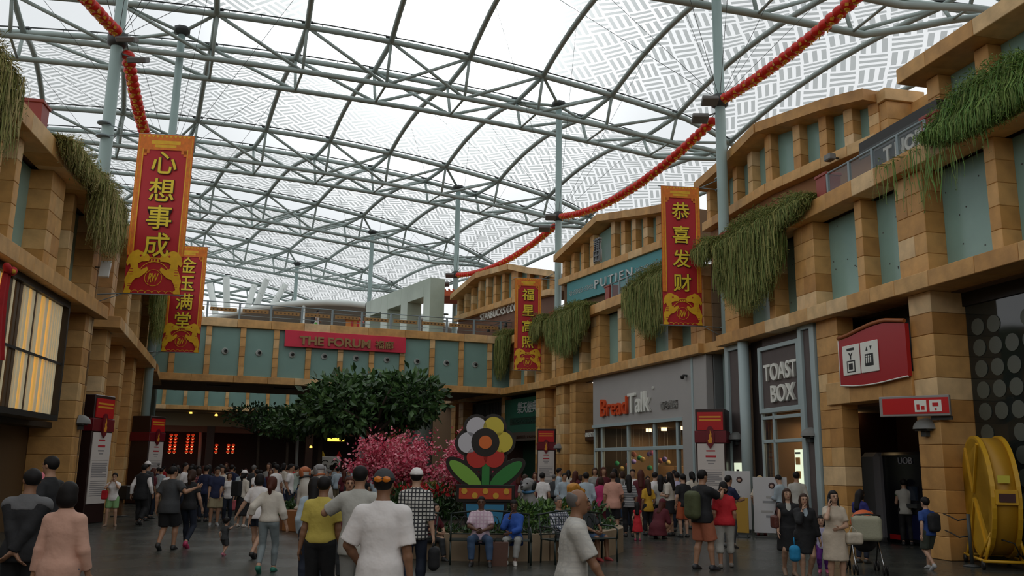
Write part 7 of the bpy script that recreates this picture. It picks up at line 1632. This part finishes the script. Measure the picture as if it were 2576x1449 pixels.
# ------------------------------------------------------------------ yellow drum fan
FY = mat('fan_yellow', (.62, .335, .012), rough=.45, noise=.08, nscale=3); FMESH = mat('fan_mesh', (.20, .115, .01), rough=.5)
fan = thing('drum_fan', 'big yellow wheeled drum fan in front of the dark disc-patterned glass', 'fan', (9.62, 18.05, 0), R(-15), None)
def ring(x, r0, r1, w_, n=36, m=FY, nm='ring', z=1.36):
    M_ = Matrix.Translation((x, 0, z)) @ Matrix.Rotation(R(90), 4, 'Y'); return MB().lathe([(r0, -w_), (r1, -w_), (r1, w_), (r0, w_), (r0, -w_)], n, M=M_, smooth=False).obj(nm, m, fan)
FR_ = 1.16
ring(-.22, FR_ - .035, FR_ + .02, .04); ring(.22, FR_ - .035, FR_ + .02, .04); MB().lathe([(FR_ - .02, -.2), (FR_ - .02, .2)], 40, M=Matrix.Translation((0, 0, 1.36)) @ Matrix.Rotation(R(90), 4, 'Y')).obj('drum_shell', mat('fan_shell', (.44, .225, .012), rough=.5), fan)
for x in (-.235, .235):
    for k in range(1, 8): ring(x, .14 * k, .14 * k + .008, .005, 28, FMESH, 'guard_ring')
    for k in range(12): a = 2 * PI * k / 12; MB().tube([(x, .12 * math.sin(a), 1.36 + .12 * math.cos(a)), (x, 1.13 * math.sin(a), 1.36 + 1.13 * math.cos(a))], .006, 4).obj('guard_spoke', FMESH, fan)
MB().lathe([(0, -.16), (.17, -.15), (.17, .15), (0, .16)], 16, M=Matrix.Translation((0, 0, 1.36)) @ Matrix.Rotation(R(90), 4, 'Y')).obj('motor', DSTEEL, fan)
for k in range(5):
    M_ = Matrix.Translation((0, 0, 1.36)) @ Matrix.Rotation(2 * PI * k / 5, 4, 'X') @ Matrix.Rotation(R(28), 4, 'Z'); MB().add([M_ @ Vector(v) for v in ((-.01, -.10, .12), (-.01, .10, .12), (-.01, .24, 1.05), (-.01, -.2, 1.05), (.012, -.10, .12), (.012, .10, .12), (.012, .24, 1.05), (.012, -.2, 1.05))], [(0, 1, 2, 3), (7, 6, 5, 4), (0, 4, 5, 1), (1, 5, 6, 2), (2, 6, 7, 3), (3, 7, 4, 0)]).obj('blade', FMESH, fan)
for a0, b0 in (((-.28, -.50, 2.36), (-.28, .10, 1.42)), ((-.28, .55, 2.30), (-.28, .14, 1.42)), ((-.28, .1, 1.30), (-.28, -.62, .32)), ((-.28, .1, 1.30), (-.28, .70, .36))):
    MB().tube([a0, b0], .035, 4, smooth=False).obj('face_brace', FY, fan)
MB().add([(-.262, math.sin(a) * r_, 1.36 + math.cos(a) * r_) for r_, a in ((.1, 2.2), (1.12, 2.2), (1.14, 2.7), (1.14, 3.2), (1.12, 3.9), (.1, 3.9))], [(0, 1, 2, 3, 4, 5)]).obj('face_plate', FY, fan)
MB().cham(-.2, .2, -1.20, -1.165, 1.22, 1.50, .01).obj('nameplate_housing', FY, fan); MB().box(-.14, .14, -1.215, -1.20, 1.27, 1.43).obj('nameplate', mat('plate_dark', (.05, .012, .012), rough=.4), fan); MB().box(-.13, .08, -1.18, -1.165, 1.62, 1.76).obj('warning_label', mat('label_yellow', (.60, .52, .05), rough=.5), fan)
for sy in (-1, 1):
    MB().tube([(-.42, sy * .78, .16), (.42, sy * .78, .16)], .03, 6).obj('base_bar', FY, fan)
    for sx in (-1, 1):
        MB().tube([(sx * .36, sy * .74, .16), (sx * .24, sy * .80, .62)], .028, 6).obj('strut', FY, fan); MB().tube([(sx * .36, sy * .30, .16), (sx * .24, sy * .86, .70)], .028, 6).obj('strut', FY, fan)
        m_ = Matrix.Translation((sx * .40, sy * .74, .085)) @ Matrix.Rotation(R(90), 4, 'Y'); MB().lathe([(.03, -.03), (.085, -.025), (.085, .025), (.03, .03)], 14, M=m_).obj('wheel', DARK, fan)
for sx in (-1, 1): MB().tube([(sx * .38, -.80, .16), (sx * .38, .80, .16)], .03, 6).obj('base_bar', FY, fan)
MB().tube([(-.25, -.6, .62), (.1, -1.0, .52), (.25, -.7, .3), (.55, -.4, .05)], .014, 5).obj('power_cable', DARK, fan)
rp = thing('rope_barrier', 'sagging dark ropes round the pillar beside the fan', 'rope'); rp.matrix_world = MR1
for z in (.95, .62): MB().tube([(-.05, -.05, z), (.2, -.12, z - .03), (.55, -.2, z - .10), (.9, -.25, z - .04)], .014, 5).obj('rope', DARK, rp)
MB().tube([(.95, -.28, 0), (.95, -.28, 1.0)], .035, 8).obj('post', DSTEEL, rp); MB().lathe([(.16, 0), (.16, .02), (.04, .05)], 14, M=Matrix.Translation((.95, -.28, 0))).obj('post_base', DSTEEL, rp)

# ------------------------------------------------------------------ pushchair
g_ = at_z(2180, 1440); pc = thing('pushchair', 'black pushchair with an orange hood and pale bags beside the woman in beige', 'pushchair', (g_.x, g_.y, 0), R(168))
OLV = mat('pale_olive_canvas', (.36, .35, .25), rough=.7, bump=.3); ORH = mat('hood_orange', (.62, .11, .02), rough=.6)
for sx in (-1, 1):
    MB().tube([(sx * .24, -.42, .08), (sx * .22, .05, .55), (sx * .22, .42, 1.02)], .014, 6).obj('frame_tube', DSTEEL, pc); MB().tube([(sx * .24, .42, .08), (sx * .22, .0, .58)], .014, 6).obj('frame_tube', mat('chrome', (.5, .5, .5), rough=.2, metal=1), pc)
    for y in (-.42, .42):
        for d_ in (-.03, .03): MB().lathe([(.02, -.012), (.085, -.012), (.085, .012), (.02, .012)], 14, M=Matrix.Translation((sx * .25 + d_, y, .085)) @ Matrix.Rotation(R(90), 4, 'Y')).obj('wheel', DARK, pc)
MB().tube([(-.22, .42, 1.02), (0, .46, 1.05), (.22, .42, 1.02)], .018, 6).obj('handlebar', DARK, pc)
F = Field((-.4, -.5, .3), (.4, .5, 1.2), .02); F.ell((0, -.05, .55), (.21, .32, .20), .03); F.ell((0, .12, .72), (.21, .16, .26), .04); F.ell((0, -.12, .75), (.17, .26, .20), 0, sub=True); V, Q = F.polys(); link('seat', np_mesh('seat', V, Q, cloth('pram_black', (.02, .02, .022))), pc)
F = Field((-.4, -.4, .6), (.4, .5, 1.3), .018); F.ell((0, .06, .86), (.24, .27, .25)); F.ell((0, .03, .82), (.215, .26, .23), 0, sub=True); F.plane((0, 0, .86), (0, -.3, -1)); V, Q = F.polys(); link('hood', np_mesh('hood', V, Q, ORH), pc)
V, Q = shell('bag', {}, None, .015, {'c': (.02, .44, .80), 'r': (.25, .10, .22), 'rd': .08}); ob = thing('canvas_bag', 'pale olive canvas bag hanging on the pushchair handle', 'bag', (g_.x, g_.y, 0), R(168)); link('bag_body', np_mesh('bag_body', V, Q, OLV), ob); MB().tube([(-.15, .44, .98), (0, .46, 1.06), (.17, .44, .98)], .012, 5).obj('strap', OLV, ob); MB().prism([(-.22, .80), (.26, .80), (.27, .99), (-.23, .99)], .335, .35).obj('flap', OLV, ob)

# ------------------------------------------------------------------ boards, bins, posters
def board(label, px, yf, wd, ht, rz, cat='poster board', art=True, base=(.58, .57, .58)):
    p = at_z(px, yf); t = thing('poster_stand', label, cat, p, rz); rr = random.Random(px)
    MB().cham(-wd / 2, wd / 2, 0, .03, .12, ht, .006).obj('panel', mat('board_%d' % px, base, rough=.45), t); MB().box(-wd / 2, wd / 2, -.12, .15, 0, .03).obj('foot', DSTEEL, t)
    for sx in (-1, 1): MB().tube([(sx * (wd / 2 - .05), .01, .03), (sx * (wd / 2 - .05), .015, .13)], .012, 5).obj('leg', DSTEEL, t)
    if art:
        m_ = MB(); m_.lathe([(0, 0), (.085, 0), (.085, .006), (0, .006)], 14, 0, Matrix.Translation((.05, 0, ht * .86)) @ Matrix.Rotation(R(90), 4, 'X')); m_.obj('portrait_hair', mat('print_dark', (.05, .02, .02), rough=.6), t)
        m_ = MB(); m_.lathe([(0, .007), (.05, .007), (.05, .010), (0, .010)], 12, 0, Matrix.Translation((.05, 0, ht * .85)) @ Matrix.Rotation(R(90), 4, 'X')); m_.obj('portrait_face', mat('print_skin', (.50, .32, .25), rough=.6), t)
        for k in range(6): MB().cham(-wd * .35 + rr.random() * wd * .5, -wd * .35 + rr.random() * wd * .1 + wd * .4, -.006, 0, ht * (.25 + .08 * k), ht * (.25 + .08 * k) + .06, .002).obj('print_patch', mat('print_%d' % (k % 3), ((.30, .05, .06), (.30, .30, .31), (.40, .38, .36))[k % 3], rough=.6), t)
    return t
board('white standing poster with a portrait beside the pale blue column', 1860, 1342, .72, 1.75, R(-16)); board('narrow yellow standing poster in front of the white one', 1868, 1352, .36, 1.05, R(-30), art=False, base=(.45, .26, .04)); board('white standing poster with red dots behind the woman in the straw hat', 1942, 1353, .9, 1.6, R(-18))
wm = thing('menu_poster', 'tall pale menu poster with food pictures in the dark shop at the left edge', 'poster'); wm.matrix_world = MLn
MB().cham(3.4, 4.45, 1.0, 1.06, .75, 2.0, .01).obj('panel', mat('menu_cream', (.55, .54, .44), rough=.5, emit=.12), wm)
for k, (a, z) in enumerate(((3.7, 1.75), (4.15, 1.7), (3.7, 1.35), (4.18, 1.28), (3.7, 1.0), (4.16, .95))): MB().cham(a - .15, a + .15, .99, 1.0, z - .12, z + .12, .003).obj('food_picture', mat('food_%d' % (k % 3), ((.30, .12, .04), (.35, .22, .10), (.20, .10, .05))[k % 3], rough=.5), wm)
MB().box(3.35, 4.5, 1.06, 1.1, 0, 2.05).obj('stand', DARK, wm)
bn = thing('waste_bin', 'dark square waste bin on a post beside the second left pilaster', 'bin', at_z(300, 1300)); MB().cham(-.26, .26, -.2, .2, .55, .98, .02).obj('bin_box', DARK, bn); MB().box(-.06, .06, -.06, .06, 0, .55).obj('post', mat('wood_post', (.14, .07, .03), rough=.6), bn); MB().box(-.22, .22, -.2, .2, 0, .04).obj('base', DSTEEL, bn)
# red drape at the far left
dr = thing('red_drape', 'red festive drape with a bow hanging in front of the lit slats', 'drape'); dr.matrix_world = MLn
vs = []; nu, nv = 8, 14
for j in range(nv + 1):
    for i in range(nu + 1): wv = .30 + .28 * (j / nv); vs.append((.62 + wv * (i / nu) - .12 * math.sin(PI * j / nv), -.30 + .05 * math.sin(i * 2.4), 5.45 - 1.75 * j / nv))
MB().add(vs, [(j * (nu + 1) + i, (j + 1) * (nu + 1) + i, (j + 1) * (nu + 1) + i + 1, j * (nu + 1) + i + 1) for j in range(nv) for i in range(nu)], 0, True).obj('cloth', cloth('drape_red', (.45, .012, .015)), dr)
for sx in (-1, 1): F = Field((-.4, -.3, -.3), (.4, .3, .3), .02); F.ell((.14 * sx, 0, .03), (.16, .08, .09), .02, np.stack([nrm(V3(1, 0, .35 * sx)), V3(0, 1, 0), nrm(V3(-.35 * sx, 0, 1))])); V, Q = F.polys(); link('bow_loop', np_mesh('bow_loop', V + np.array([.80, -.34, 5.45]), Q, cloth('drape_red', (.45, .012, .015))), dr)
MB().lathe([(0, -.05), (.05, -.03), (.05, .03), (0, .05)], 10, M=Matrix.Translation((.80, -.40, 5.45))).obj('bow_knot', GOLDC, dr)
o = thing('louvre_panel', 'small white louvre panel on a bracket on the nearest left pilaster', 'panel'); o.matrix_world = MLn @ Matrix.Translation((8.0, -.25, 7.05)) @ Matrix.Rotation(R(20), 4, 'Y'); MB().cham(-.04, .04, -.16, .12, -.26, .26, .01).obj('board', WHITE, o); MB().tube([(0, .3, .05), (0, -.05, .05)], .02, 5).obj('bracket', DSTEEL, o)

# ------------------------------------------------------------------ small pieces belong to the part that carries them
UNDER = {'eye': 'body', 'eyebrow': 'body', 'mouth': 'body', 'nose': 'body', 'flame': 'oval_badge', 'gold_print': 'red_panel', 'emblem': 'emblem_ring', 'lens': 'hood', 'print_line': 'light_panel', 'toast_picture': 'light_panel', 'food_picture': 'panel', 'portrait_hair': 'panel', 'portrait_face': 'panel', 'print_patch': 'panel', 'nameplate': 'nameplate_housing', 'bow_knot': 'cloth'}
base = lambda n: n.split('.')[0]
for o in list(COL.objects):
    b_ = base(o.name)
    if b_ in UNDER and o.parent is not None and o.parent.parent is None:
        for sib in o.parent.children:
            if base(sib.name) == UNDER[b_] and sib.location.length < 1e-6: o.parent = sib; break
